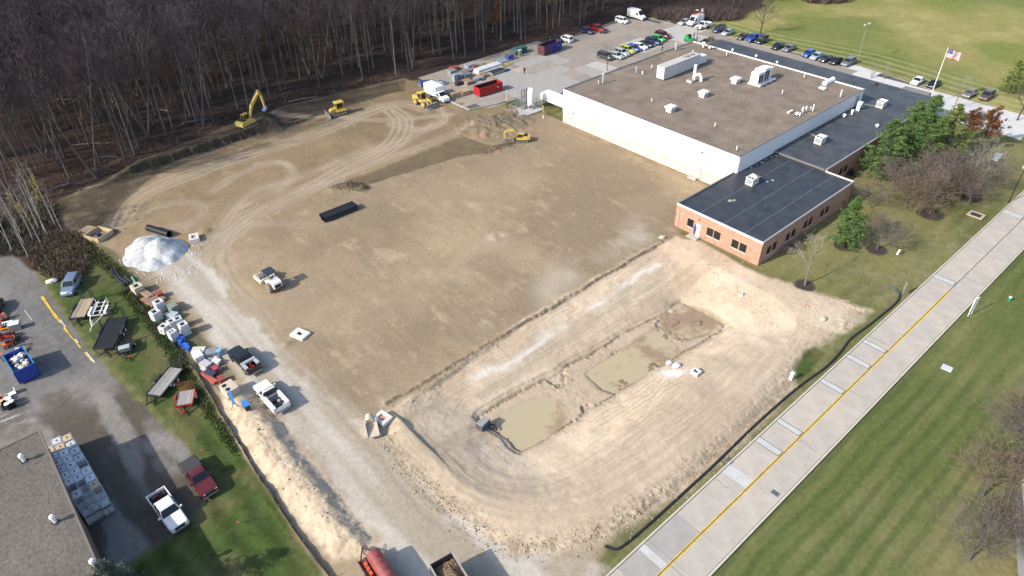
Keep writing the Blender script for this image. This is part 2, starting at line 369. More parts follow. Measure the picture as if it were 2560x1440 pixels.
    cc = mix(cc, (.36, .285, .205), sstep(.5, .75, .5 * f3 + .5 * fbm(X, Y, 2.2, 3, 23, .7)) * .6); cc = mix(cc, (.42, .30, .22), sstep(.5, .7, fbm(X, Y, .15, 3, 24)) * .35); cc = mix(cc, (.36, .295, .215), np.clip(fur * .9, 0, 1) * .75)
    tl_ = .5 + .5 * np.sin(d * 16 + n1 * 3); cc = mix(cc, (.41, .32, .22), tl_ * sstep(.4, .58, fbm(X, Y, .09, 3, 81)) * (d > .8) * .45); cc = mix(cc, (.62, .51, .385), sstep(.5, .7, fbm(X, Y, .2, 3, 82)) * .5)
    cc = mix(cc, (.36, .3, .21), (1 - sstep(.3, 3.5, do)) * .7 * sstep(.35, .6, f3 * .6 + f4 * .4))
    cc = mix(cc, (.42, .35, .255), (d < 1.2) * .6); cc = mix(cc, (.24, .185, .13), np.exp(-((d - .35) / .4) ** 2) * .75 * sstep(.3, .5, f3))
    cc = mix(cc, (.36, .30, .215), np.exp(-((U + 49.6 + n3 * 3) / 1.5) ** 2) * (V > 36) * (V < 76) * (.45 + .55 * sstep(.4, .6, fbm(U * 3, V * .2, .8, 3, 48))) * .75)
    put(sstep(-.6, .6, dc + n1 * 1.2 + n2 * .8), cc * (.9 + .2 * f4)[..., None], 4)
    # tyre tracks
    for pl, hw, a in [([(300, 560), (330, 500), (420, 455), (560, 405), (700, 365), (800, 330), (900, 285), (1000, 255), (1060, 270)], 3.2, .65),
                      ([(480, 690), (545, 610), (630, 545), (740, 495), (850, 425), (950, 385), (1000, 345), (1012, 300), (980, 275)], 3.0, .8),
                      ([(640, 800), (585, 730), (540, 650), (560, 580), (640, 525), (760, 470), (840, 450)], 2.4, .7),
                      ([(540, 470), (600, 430), (700, 400), (745, 430), (700, 480)], 1.4, .28), ([(860, 440), (950, 402), (1100, 350), (1190, 305)], 1.6, .6),
                      ([(690, 280), (900, 300), (1000, 300), (1130, 285)], 1.5, .5), ([(330, 560), (380, 520), (460, 500), (520, 520), (480, 560), (400, 570)], 1.6, .25), ([(420, 640), (520, 600), (600, 560), (700, 560), (830, 560)], 1.8, .4), ([(560, 560), (620, 480), (760, 440), (880, 390), (1000, 360), (1080, 310)], 2.0, .6), ([(600, 520), (700, 470), (740, 430), (700, 400), (640, 410)], 1.2, .6),
                      ([(620, 760), (700, 900), (850, 1020), (1000, 1200), (1150, 1330)], 2.2, .35), ([(980, 310), (1060, 330), (1120, 300), (1100, 270)], 1.6, .6), ([(1010, 1110), (1120, 1230), (1280, 1300), (1450, 1290), (1650, 1180), (1830, 1020), (1950, 880)], 4.5, .5), ([(1130, 1130), (1230, 1220), (1380, 1230), (1560, 1130), (1720, 990), (1860, 870)], 3.0, .4)]:
        P_ = W2(pl)
        # round the corners
        for _ in range(3):
            P_ = np.concatenate([P_[:1]] + [np.array([.75 * P_[i] + .25 * P_[i + 1], .25 * P_[i] + .75 * P_[i + 1]]) for i in range(len(P_) - 1)] + [P_[-1:]])
        t_ = segdist(X, Y, P_, False) + n3 * 1.5
        k = (1 - sstep(hw * .4, hw, t_)) * sstep(-.2, .6, np.sin(t_ * 4.6 + n1 * 2)) * sstep(.3, .55, f2 * .5 + f1 * .5)
        onc = dc[..., None] > 0; put(k * a, np.where(onc, np.array((.40, .32, .235)), np.array((.40, .33, .245)))); Z += -k * .025
        k2 = (1 - sstep(hw * .2, hw * 1.2, t_)) * .35; put(k2, (.33, .27, .2))
    put(np.exp(-((U + 54.45 + n1 * .6) / .30) ** 2) * (V > 26) * (V < 79) * sstep(.3, .5, f4) * .9, (.12, .094, .066))  # dark line along the ridge lip: its shadow put into the colour
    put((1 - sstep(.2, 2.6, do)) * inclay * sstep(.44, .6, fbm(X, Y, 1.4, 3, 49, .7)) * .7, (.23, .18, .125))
    put(poolm * (d < .3) * .9, (.20, .15, .098)); put((d < .1) * (1 - poolm) * inclay * .6, mix((.40, .315, .225), (.46, .36, .265), f3))
    wl = np.exp(-((U + 51.2 + (fbm(X, Y, .2, 3, 61) - .5) * 3.2) / .45) ** 2) * (V > 36) * (V < 74) * sstep(.35, .55, f2)
    put(wl * .8, (.66, .6, .54))
    q_ = spot(1685, 915); put(np.exp(-(((X - q_.x) / 1.5) ** 2 + ((Y - q_.y) / 1.1) ** 2)) * sstep(.35, .5, f3) * 1.2, (.7, .67, .64))
    # haul road of crushed stone
    n7 = fbm(X, Y, .5, 4, 46) - .5
    dr = n7 * 2.2 + sd(X, Y, W2([(410, 640), (470, 620), (505, 650), (540, 690), (600, 780), (700, 872), (765, 942), (852, 1010), (932, 1080), (1000, 1150), (1100, 1250), (1182, 1322), (1300, 1396), (1490, 1396), (1515, 1420), (1440, 1500), (930, 1500), (905, 1400), (940, 1350), (890, 1290), (832, 1206), (765, 1120), (690, 1030), (640, 975), (590, 930), (545, 880), (505, 800), (440, 740), (395, 690)])) + n1 * .9
    dl = np.abs(dr)
    dcol = mix((.375, .325, .258), (.48, .435, .372), sstep(.35, .65, stU if False else fbm(U * .13, V * .9, .55, 3, 71)))
    dcol = mix(dcol, (.33, .275, .205), sstep(.38, .62, fbm(U * .1, V, .33, 3, 72)) * .75)
    dcol = mix(dcol, (.54, .50, .45), (1 - sstep(0, 1.6, dl)) * sstep(.4, .6, f2) * .6)
    put(sstep(-1.1, .9, dr), dcol * (.88 + .24 * f4)[..., None], 6)
    # spoil ridge
    mc = mix((.47, .37, .262), (.54, .435, .32), f2); mc = mix(mc, (.34, .262, .18), sstep(.55, .75, f3) * .6)
    put(sstep(-.5, .4, dm), mc * (.85 + .3 * f4)[..., None], 4)
    put(hk * .95, mix((.145, .112, .072), (.07, .054, .037), f3))
    # strip under the fence clutter
    st = sd(X, Y, W2([(235, 600), (300, 640), (400, 730), (470, 800), (545, 880), (590, 935), (570, 985), (520, 960), (430, 830), (330, 690)])) + n1 * .8
    put(sstep(-.5, .6, st) * .85, mix((.2, .165, .115), (.085, .085, .04), sstep(.45, .6, f2)) * (.8 + .4 * f4)[..., None])
    # turf strip and mulch beside the brick offices
    sg = sd(X, Y, W2([(1735, 590), (1770, 592), (1850, 630), (1900, 660), (1960, 690), (1930, 700), (1860, 668), (1790, 622)])) + n1 * .7
    put(sstep(-.4, .4, sg) * .9, g * .95)
    gp = sd(X, Y, W2([(1985, 920), (2010, 880), (2040, 868), (2062, 885), (2030, 930), (1995, 955)])) + n1 * .5
    put(sstep(-.4, .4, gp), gl)
    for pl in [[(1262, 258), (1275, 249), (1340, 255), (1345, 272), (1300, 268), (1268, 272)], [(1360, 285), (1372, 277), (1410, 298), (1408, 303)]]:
        put(sstep(-.3, .5, sd(X, Y, W2(pl)) + n1 * .3), gl)
    for a_, r_ in [((2012, 714), 1.5), ((2110, 615), 1.6), ((2192, 624), 1.6), ((2325, 535), 2.1), ((2420, 490), 2.2), ((2412, 492), 1.5)]:
        q_ = spot(*a_); put(sstep(-.25, .25, r_ - np.hypot(X - q_.x, Y - q_.y) + n2 * .4), (.06, .048, .04))
    # --- one mesh per kind of ground, cut from the one sheet
    ny, nx = X.shape
    idx = np.arange(ny * nx).reshape(ny, nx)
    quads = np.stack([idx[:-1, :-1], idx[:-1, 1:], idx[1:, 1:], idx[1:, :-1]], -1).reshape(-1, 4)
    gy, gx = np.gradient(Z); dx_s = np.gradient(X, axis=1); dy_s = np.gradient(Y, axis=0); dxr = np.gradient(X, axis=0)
    zx = gx / dx_s; zy = (gy - zx * dxr) / dy_s
    N = np.stack([-zx, -zy, np.ones_like(Z)], -1); N /= np.linalg.norm(N, axis=-1, keepdims=True)
    P = np.stack([X, Y, Z], -1).reshape(-1, 3).astype(np.float32); N = N.reshape(-1, 3); CC = np.clip(col, .005, .9).reshape(-1, 3)
    cq = cat.reshape(-1)[quads[:, 0]]
    m = ground_mat()
    for k, nm in ((1, 'lawn'), (2, 'woodland_floor'), (3, 'graded_soil'), (4, 'clay_banks'), (5, 'gravel_lot'), (6, 'haul_road')):
        qs = quads[cq == k]
        if not len(qs): continue
        used, inv = np.unique(qs, return_inverse=True); inv = inv.reshape(-1, 4)
        me = bpy.data.meshes.new(nm)
        me.vertices.add(len(used)); me.vertices.foreach_set('co', P[used].ravel())
        me.loops.add(inv.size); me.loops.foreach_set('vertex_index', inv.ravel().astype(np.int32))
        me.polygons.add(len(inv)); me.polygons.foreach_set('loop_start', np.arange(0, inv.size, 4, dtype=np.int32))
        me.polygons.foreach_set('loop_total', np.full(len(inv), 4, np.int32))
        me.polygons.foreach_set('use_smooth', np.ones(len(inv), bool))
        me.update(calc_edges=True)
        at = me.color_attributes.new('soil', 'FLOAT_COLOR', 'POINT')
        at.data.foreach_set('color', np.concatenate([CC[used], np.ones((len(used), 1))], 1).astype(np.float32).ravel())
        me.normals_split_custom_set_from_vertices(N[used])
        me.materials.append(m)
        tag(link(nm, me), kind='structure')
    # height lookup for things that stand on the ground
    global ground_z
    def ground_z(x, y):
        j = np.searchsorted(ys, y) - 1; w_ = 60 + (min(max(y, 0), 300) - 35) * .60
        i = np.searchsorted(ss, x / w_) - 1
        j = min(max(j, 0), ny - 2); i = min(max(i, 0), nx - 2)
        return float(max(Z[j, i], Z[j + 1, i], Z[j, i + 1], Z[j + 1, i + 1]) * .5 + .5 * Z[j, i])
    return [W2(p, -1.9) for p in pools]
def ground_mat():
    m = bpy.data.materials.new('ground'); m.use_nodes = True; t = m.node_tree; b = t.nodes['Principled BSDF']
    b.inputs['Roughness'].default_value = .95; b.inputs['Specular IOR Level'].default_value = .15
    a = t.nodes.new('ShaderNodeVertexColor'); a.layer_name = 'soil'
    tc = t.nodes.new('ShaderNodeTexCoord')
    n = t.nodes.new('ShaderNodeTexNoise'); n.inputs['Scale'].default_value = 2.2; n.inputs['Detail'].default_value = 9; n.inputs['Roughness'].default_value = .75
    t.links.new(tc.outputs['Object'], n.inputs['Vector'])
    mr = t.nodes.new('ShaderNodeMapRange'); mr.inputs[1].default_value = .3; mr.inputs[2].default_value = .7; mr.inputs[3].default_value = .88; mr.inputs[4].default_value = 1.12
    t.links.new(n.outputs['Fac'], mr.inputs[0])
    mx = t.nodes.new('ShaderNodeVectorMath'); mx.operation = 'SCALE'
    t.links.new(a.outputs['Color'], mx.inputs[0]); t.links.new(mr.outputs[0], mx.inputs['Scale'])
    t.links.new(mx.outputs[0], b.inputs['Base Color'])
    n2 = t.nodes.new('ShaderNodeTexNoise'); n2.inputs['Scale'].default_value = 3.5; n2.inputs['Detail'].default_value = 6; n2.inputs['Roughness'].default_value = .7
    t.links.new(tc.outputs['Object'], n2.inputs['Vector'])
    bp = t.nodes.new('ShaderNodeBump'); bp.inputs['Distance'].default_value = .05; bp.inputs['Strength'].default_value = .8
    t.links.new(n2.outputs['Fac'], bp.inputs['Height']); t.links.new(bp.outputs[0], b.inputs['Normal'])
    return m
POOLS = make_ground()
wm = mat('murky_water', (.42, .35, .225), .07, .0, .35, spec=.35, bump=.004, bscale=.8)
wm.node_tree.nodes['Color Ramp'].color_ramp.elements[0].position = .40; wm.node_tree.nodes['Color Ramp'].color_ramp.elements[0].color = (.30, .21, .135, 1); wm.node_tree.nodes['Color Ramp'].color_ramp.elements[1].position = .49; wm.node_tree.nodes['Noise Texture'].inputs['Scale'].default_value = .13
for i, p in enumerate(POOLS):
    c = p.mean(0); q = [((x - c[0]) * 1.18 + c[0], (y - c[1]) * 1.18 + c[1]) for x, y in p]
    o = MB().slab(q, -2.1, -1.93).build('pond_water', wm); tag(o, kind='structure')
# ---------------------------------------------------------------- buildings
def Q(u, v, z=0): 
    p = UX * u + VX * v; return Vector((p.x, p.y, z))
def brick_mat():
    m = bpy.data.materials.new('brick'); m.use_nodes = True; t = m.node_tree; b = t.nodes['Principled BSDF']; b.inputs['Roughness'].default_value = .9
    tc = t.nodes.new('ShaderNodeTexCoord'); sp = t.nodes.new('ShaderNodeSeparateXYZ'); ad = t.nodes.new('ShaderNodeMath'); cb = t.nodes.new('ShaderNodeCombineXYZ')
    t.links.new(tc.outputs['Object'], sp.inputs[0]); t.links.new(sp.outputs[0], ad.inputs[0]); t.links.new(sp.outputs[1], ad.inputs[1])
    t.links.new(ad.outputs[0], cb.inputs[0]); t.links.new(sp.outputs[2], cb.inputs[1])
    br = t.nodes.new('ShaderNodeTexBrick'); br.inputs['Scale'].default_value = 1
    br.inputs['Brick Width'].default_value = .42; br.inputs['Row Height'].default_value = .15; br.inputs['Mortar Size'].default_value = .008
    br.inputs['Color1'].default_value = (.42, .235, .165, 1); br.inputs['Color2'].default_value = (.29, .155, .11, 1); br.inputs['Mortar'].default_value = (.40, .32, .26, 1); br.inputs['Bias'].default_value = -.25
    t.links.new(cb.outputs[0], br.inputs['Vector'])
    n = t.nodes.new('ShaderNodeTexNoise'); n.inputs['Scale'].default_value = 1.3; n.inputs['Detail'].default_value = 5; t.links.new(cb.outputs[0], n.inputs['Vector'])
    mr = t.nodes.new('ShaderNodeMapRange'); mr.inputs[3].default_value = .7; mr.inputs[4].default_value = 1.3; t.links.new(n.outputs['Fac'], mr.inputs[0])
    mx = t.nodes.new('ShaderNodeVectorMath'); mx.operation = 'SCALE'; t.links.new(br.outputs['Color'], mx.inputs[0]); t.links.new(mr.outputs[0], mx.inputs['Scale'])
    t.links.new(mx.outputs[0], b.inputs['Base Color'])
    return m
def gravel_mat(name, a, b_, sc=2.2, spk=9.0):
    m = bpy.data.materials.new(name); m.use_nodes = True; t = m.node_tree; b = t.nodes['Principled BSDF']; b.inputs['Roughness'].default_value = .95; b.inputs['Specular IOR Level'].default_value = .15
    tc = t.nodes.new('ShaderNodeTexCoord')
    v = t.nodes.new('ShaderNodeTexNoise'); v.inputs['Scale'].default_value = spk * .5; v.inputs['Detail'].default_value = 7; v.inputs['Roughness'].default_value = .85; t.links.new(tc.outputs['Object'], v.inputs['Vector'])
    n = t.nodes.new('ShaderNodeTexNoise'); n.inputs['Scale'].default_value = .13 * sc; n.inputs['Detail'].default_value = 6; n.inputs['Roughness'].default_value = .6; t.links.new(tc.outputs['Object'], n.inputs['Vector'])
    r = t.nodes.new('ShaderNodeValToRGB'); r.color_ramp.elements[0].position = .32; r.color_ramp.elements[1].position = .68
    r.color_ramp.elements[0].color = (*a, 1); r.color_ramp.elements[1].color = (*b_, 1); t.links.new(n.outputs['Fac'], r.inputs[0])
    mr = t.nodes.new('ShaderNodeMapRange'); mr.inputs[1].default_value = .32; mr.inputs[2].default_value = .68; mr.inputs[3].default_value = .45; mr.inputs[4].default_value = 1.6; t.links.new(v.outputs['Fac'], mr.inputs[0])
    mx = t.nodes.new('ShaderNodeVectorMath'); mx.operation = 'SCALE'; t.links.new(r.outputs[0], mx.inputs[0]); t.links.new(mr.outputs[0], mx.inputs['Scale'])
    t.links.new(mx.outputs[0], b.inputs['Base Color'])
    bp = t.nodes.new('ShaderNodeBump'); bp.inputs['Distance'].default_value = .06; t.links.new(v.outputs['Fac'], bp.inputs['Height']); t.links.new(bp.outputs[0], b.inputs['Normal'])
    return m
white = mat('white_paint', (.80, .80, .80), .55, .04, .6)
whitem = mat('white_metal', (.78, .78, .77), .4, .08, 2.5)
peach = mat('precast', (.60, .455, .37), .8, .10, .9, col2=(.74, .64, .56))
coping = mat('dark_coping', (.16, .15, .145), .5, .1)
trimw = mat('white_trim', (.66, .63, .61), .5, .06)
galv = mat('galvanised', (.52, .54, .56), .4, .15, 4, metal=.6)
greym = mat('grey_metal', (.30, .31, .32), .5, .12, 3)
darkm = mat('dark_metal', (.035, .035, .038), .5, .2, 4)
black = mat('black_plastic', (.018, .018, .02), .5, .2, 3)
rubber = mat('rubber', (.025, .024, .023), .85, .2, 6)
glassd = mat('dark_glass', (.012, .015, .02), .08, 0, spec=.6)
membrane = mat('roof_membrane', (.036, .041, .052), .5, .25, .5, col2=(.056, .063, .076), spec=.3)
membrane2 = mat('roof_membrane_weathered', (.052, .058, .067), .55, .22, .4, col2=(.088, .095, .106), spec=.3)
seamm = mat('seam_tape', (.13, .14, .155), .6, .3, 1.2)
rust = mat('rust', (.30, .12, .06), .8, .35, 4)
roofgravel = gravel_mat('roof_gravel', (.165, .132, .108), (.26, .208, .162))
roofgravel2 = gravel_mat('roof_gravel_grey', (.125, .113, .098), (.165, .148, .125), 1.2, 7)
brick = brick_mat()

WU, WV, WL, WW, WH = -98.8, 100.2, 42.84, 44.06, 7.29
wh = thing('warehouse', 'big white flat roofed warehouse with brown gravel roof', 'building', Q(WU, WV), VU)
MB().box(.15, WL - .15, .15, WW - .15, -.5, WH - .5).build('core_wall', peach, wh)
n = 17; pw = WL / n
hi = MB().box(0, pw - .012, -.10, .10, 2.2, WH - .12); 
for k in (.5,): hi.box(k * pw - .02, k * pw + .02, -.105, -.09, 2.2, WH - .14)
him = hi.mesh('wall_panel', white)
lo = MB().box(0, pw - .03, -.04, .12, -.4, 2.19)
for k in range(4): lo.box(.2 + k * .62, .5 + k * .62, -.10, -.03, -.4, 2.17, None, .05, .02)
lom = lo.mesh('base_panel', peach)
for i in range(n):
    link('wall_panel', him, wh, (i * pw, 0, 0)); link('base_panel', lom, wh, (i * pw, .06, 0))
    link('wall_panel', him, wh, (WL - i * pw, WW, 0), math.pi)
pw2 = WW / 18
him2 = MB().box(0, pw2 - .012, -.10, .10, -.3, WH - .12).mesh('side_panel', white)
for i in range(18):
    link('side_panel', him2, wh, (WL, .1 + i * (WW - .2) / 18, 0), math.pi / 2); link('side_panel', him2, wh, (0, WW - .1 - i * (WW - .2) / 18, 0), -math.pi / 2)
MB().box(.1, WL - .1, .1, WW - .1, WH - .45, WH - .22).build('roof', roofgravel, wh)
for a in ((-.11, WL + .11, -.11, .16), (-.11, WL + .11, WW - .06, WW + .11)):
    MB().box(a[0], a[1], a[2], a[3], WH - .12, WH).build('coping', coping if a[2] < 1 else trimw, wh)
for a in ((-.11, .14, .165, WW - .165), (WL - .14, WL + .11, .165, WW - .165)):
    MB().box(a[0], a[1], a[2], a[3], WH - .12, WH).build('coping', coping, wh)
d = MB().box(-.5, .5, -.06, .0, 0, 2.1).build('door', mat('door_grey', (.32, .36, .4), .5), wh, (WL + .11, 141.9 - WV, 4.5), math.pi / 2)
MB().box(.33, .41, -.11, -.06, 1.0, 1.12).build('handle', darkm, d)
MB().box(-.1, .1, 0, .22, -.12, .12).build('wall_light', darkm, wh, (3.2, -.32, 2.85))
MB().box(-.1, .1, 0, .22, -.12, .12).build('wall_light', darkm, wh, (35.5, -.32, 5.4))
MB().box(-.9, .9, -.9, 0, -.1, .25).build('door_step', mat('concrete', (.42, .40, .37), .85, .15, 1.5), wh, (34.6, -.1, 0))
concrete = _M['concrete']
MB().cyl((0, 0, 0), (0, 0, 2.4), .05, n=6).build('pipe', greym, wh, (35.9, -.2, 0))
# offices: front block, strip and rear wing
OFF = thing('brick_offices', 'low L-shaped brick office building with black flat roof', 'building', Q(0, 0), VU)
def wallb(name, pts, z0, z1, m):
    return MB().slab(pts, z0, z1).build(name, m, OFF)
BZ, RZ = 4.16, 4.44
def brickwall(x0, x1, y0, y1, z1, holes=(), axis='x'):
    """Brick wall with window openings cut through it: piers, spandrels and lintels."""
    mb = MB(); t = 0
    a0, a1 = (x0, x1) if axis == 'x' else (y0, y1)
    def seg(p, q, za, zb):
        if q - p < 1e-4 or zb - za < 1e-4: return
        if axis == 'x': mb.box(p, q, y0, y1, za, zb)
        else: mb.box(x0, x1, p, q, za, zb)
    cur = a0
    for h0, h1, za, zb in sorted(holes):
        seg(cur, h0, -.3, z1); seg(h0, h1, -.3, za); seg(h0, h1, zb, z1); cur = h1
    seg(cur, a1, -.3, z1)
    return mb.build('wall', brick, OFF)
fw = [(-54.0, -52.78, 1.0, 2.45), (-52.45, -51.45, .06, 2.2), (-50.2, -48.98, 1.0, 2.45), (-48.86, -47.64, 1.0, 2.45), (-45.54, -44.32, 1.0, 2.45), (-44.12, -42.9, 1.0, 2.45)]
brickwall(-56.4, -40.5, 84.3, 84.6, BZ - .25, fw)
ew = [(c - .62, c + .62, .95, 2.5) for c in (86.75, 88.35, 92.1, 93.75, 97.4, 98.85, 102.55, 104.1)]
brickwall(-40.8, -40.5, 84.605, 111.695, BZ - .25, ew, 'y')
brickwall(-56.4, -56.1, 84.605, 100.0, BZ - .25, (), 'y')
brickwall(-45.3, -40.5, 111.7, 112.0, BZ - .25)
sw = [(c - .62, c + .62, .95, 2.5) for c in (118.3, 120.0, 125.5, 127.2, 133, 134.7, 141, 142.7, 149, 150.7)]
brickwall(-45.9, -45.6, 112.0, 157.6, RZ - .25, sw, 'y')
nw = [(c - .7, c + .7, .95, 2.5) for c in range(-96, -48, 5)]
brickwall(-100, -45.6, 157.605, 157.9, RZ - .25, nw)
brickwall(-100, -99.7, 144.4, 157.6, RZ - .25, (), 'y')
wf = mat('window_frame', (.06, .055, .05), .5, .1)
def window(u, v, z0, z1, w_, rz, sill=True):
    f = MB(); hh = z1 - z0
    for x in (-w_ / 2, w_ / 2 - .06): f.box(x, x + .06, .08, .16, 0, hh)
    f.box(-w_ / 2 + .061, w_ / 2 - .061, .08, .16, 0, .06); f.box(-w_ / 2 + .061, w_ / 2 - .061, .08, .16, hh - .06, hh)
    o = f.build('window', wf, OFF, (u, v, z0), rz)
    MB().box(-w_ / 2 + .06, w_ / 2 - .06, .12, .14, .06, hh - .06).build('pane', glassd, o)
    MB().box(-w_ / 2 - .05, w_ / 2 + .05, -.06, .078, -.09, -.002).build('sill', trimw, o)
for h in fw[:1] + fw[2:]: window((h[0] + h[1]) / 2, 84.3, h[2], h[3], h[1] - h[0] - .004, 0)
for h in ew: window(-40.5, (h[0] + h[1]) / 2, h[2], h[3], h[1] - h[0] - .004, math.pi / 2)
for h in sw: window(-45.6, (h[0] + h[1]) / 2, h[2], h[3], h[1] - h[0] - .004, math.pi / 2)
for h in nw: window((h[0] + h[1]) / 2, 157.9, h[2], h[3], h[1] - h[0] - .004, math.pi)
d = MB().box(-52.44, -51.46, 84.38, 84.44, .06, 2.19).build('door', white, OFF)
MB().box(-51.6, -51.52, 84.33, 84.38, 1.02, 1.14).build('handle', darkm, d)
MB().box(-56.35, -40.55, 84.26, 84.298, 2.56, 2.66).build('band_course', mat('pale_brick', (.45, .30, .22), .8), OFF)
MB().cyl((0, 0, 0), (0, 0, 3.3), .045, n=6).build('downpipe', trimw, OFF, (-55.75, 84.18, 0))
MB().box(-51.9, -51.7, 84.12, 84.298, 3.0, 3.12).build('wall_light', darkm, OFF)
MB().box(-53.0, -51.1, 82.9, 84.29, -.1, .1).build('door_step', concrete, OFF)
# roofs
MB().box(-56.2, -40.7, 84.5, 111.8, BZ - .7, BZ - .18).build('roof', membrane, OFF)
MB().slab([(-55.8, 112.02), (-45.8, 112.02), (-45.8, 157.7), (-99.8, 157.7), (-99.8, 144.45), (-55.8, 144.45)], RZ - .9, RZ - .06).build('roof', membrane2, OFF)
MB().slab([(-53.7, 157.95), (-48.2, 157.95), (-48.2, 160.1), (-53.7, 160.1)], 2.9, RZ - .1).build('porch_roof', mat('porch_grey', (.2, .19, .18), .8, .25, 1.5), OFF)
for a in (-53.4, -48.5): MB().box(a - .15, a + .15, 159.6, 159.9, -.1, 2.9).build('porch_column', brick, OFF)
def trim(x0, x1, y0, y1, z, m, nm='fascia', h=.26): MB().box(x0, x1, y0, y1, z - h, z).build(nm, m, OFF)
trim(-56.46, -40.44, 84.24, 84.5, BZ, trimw)
trim(-40.7, -40.44, 84.502, 112.04, BZ - .003, mat('grey_trim', (.30, .28, .28), .5, .1))
trim(-45.58, -40.702, 111.82, 112.04, BZ - .003, trimw)
trim(-56.46, -56.2, 84.502, 100.05, BZ - .003, coping)
trim(-45.82, -45.56, 112.05, 157.96, RZ, _M['grey_trim'])
trim(-100.05, -45.822, 157.7, 157.96, RZ, coping)
trim(-100.05, -99.8, 144.35, 157.698, RZ - .003, coping)
for y in (88.4, 94.3, 100.6, 106.4): pass
for x in (-52.2, -47.8, -44.0): MB().box(x - .05, x + .05, 84.6, 111.6, BZ - .176, BZ - .17).build('seam', seamm, OFF)
for i in range(9): MB().box(-56.1, -40.8, 86.9 + i * 2.9, 86.93 + i * 2.9, BZ - .1765, BZ - .1725).build('seam', mat('seam_faint', (.05, .055, .065), .6), OFF)
for x, y0, y1 in ((-92, 144.6, 157.6), (-70, 144.6, 157.6), (-56.8, 144.6, 157.6)): MB().box(x - .04, x + .04, y0, y1, RZ - .056, RZ - .05).build('seam', _M['seam_faint'], OFF)
MB().box(-55.7, -46, 111.86, 112.0, BZ - .1, RZ - .02).build('roof_step', coping, OFF)
for i, (x, y) in enumerate([(-55.3, 105.5), (-55.2, 107), (-55.4, 108.6), (-55.2, 110.2), (-55.0, 111.2), (-55.35, 103.8), (-50.6, 101.5), (-50.3, 102.6), (-50.8, 92), (-51.2, 91.4)]):
    r_ = random.uniform(.18, .42); MB().slab([(x + r_ * math.cos(k) * random.uniform(.6, 1.2), y + r_ * math.sin(k) * random.uniform(.6, 1.2)) for k in [j * .785 for j in range(8)]], BZ - .178, BZ - .16).build('roof_patch', mat('pale_patch', (.36, .34, .28), .8, .3, 5), OFF)
# neighbour's shop
NB = thing('neighbour_shop', 'grey gravel roofed block building beside the stacked crates', 'building', Q(0, 0), VU)
MB().box(-71.5, -30, -45, -6.15, -.4, 5.3).build('wall', mat('block_wall', (.16, .11, .09), .85, .15, 1.2), NB)
MB().box(-71.45, -30.1, -44.9, -6.2, 5.3, 5.62).build('roof', roofgravel2, NB)
for a in ((-71.7, -29.9, -6.18, -5.95), (-71.7, -29.9, -45.1, -44.9)): MB().box(*a, 5.2, 5.7).build('roof_edge', mat('brown_trim', (.17, .145, .125), .6, .1), NB)
MB().box(-71.7, -71.47, -44.89, -6.185, 5.2, 5.7).build('roof_edge', _M['brown_trim'], NB)
SB = thing('white_roofed_shed', 'white metal roofed shed beyond the right-hand lawn', 'building', spot(2680, 1480), R(62))
MB().box(-9, 9, -4.3, 4.3, -.3, 2.9).build('wall', greym, SB)
MB().prism([(-4.6, 2.85), (4.6, 2.85), (4.6, 2.95), (0, 3.6), (-4.6, 2.95)], -9.3, 9.3, Matrix.Rotation(R(90), 4, 'Z')).build('roof', white, SB)
for k in range(12): MB().box(-9.2 + k * 1.6, -9.14 + k * 1.6, -4.5, 0, 0, .05, Matrix.Translation((0, 0, 3.63)) @ Matrix.Rotation(R(8.1), 4, 'X')).build('roof_rib', white, SB)
# ---------------------------------------------------------------- road of concrete slabs
road = tag(MB().box(-21.7, -14.9, -60, 260, -.3, .015).build('road', mat('joint_filler', (.09, .085, .08), .9, .2, 2), None, (0, 0, 0), VU), kind='structure')
rc = [mat('road_concrete%s' % s, c, .85, .13, .55, detail=9, spec=.2) for s, c in (('', (.425, .382, .334)), ('_warm', (.45, .402, .345)), ('_grey', (.34, .32, .298)))]
sl = {}
for k, m in enumerate(rc):
    for hw in (0, 1): sl[k, hw] = MB().box(.014, 3.05, .012, 4.488, 0, .06, None, .006, .006).mesh('slab', m)
j = 0; v = 4.0
while v < 240:
    for side in (0, 1):
        k = random.choice((0, 0, 1, 1)) if not (22 < v < 42 and side == 0) else random.choice((0, 2, 2))
        link('slab', sl[k, 0], road, (-21.4 + side * 3.13, v, -.022 + random.uniform(0, .003)))
    v += 4.5
for a, b in ((-21.68, -21.42), (-15.2, -14.92)):
    for i in range(52): MB().box(a, b, 4 + i * 4.5, 8.49 + i * 4.5, -.2, .10, None, .04, 0).build('kerb', mat('kerb_concrete', (.52, .48, .38), .85, .12, 1.2), road)
yel = mat('yellow_paint', (.62, .42, .035), .7, .25, 1.6)
for du in (-.13, .13):
    i = 0; v = 4.0
    while v < 99: MB().box(-18.28 + du - .055, -18.28 + du + .055, v, min(v + 4.46, 99), .0415, .0455).build('centre_line', yel, road); v += 4.5
newc = mat('new_concrete', (.48, .475, .465), .8, .12, 1, spec=.2); tar = mat('tar', (.02, .02, .022), .6, .1)
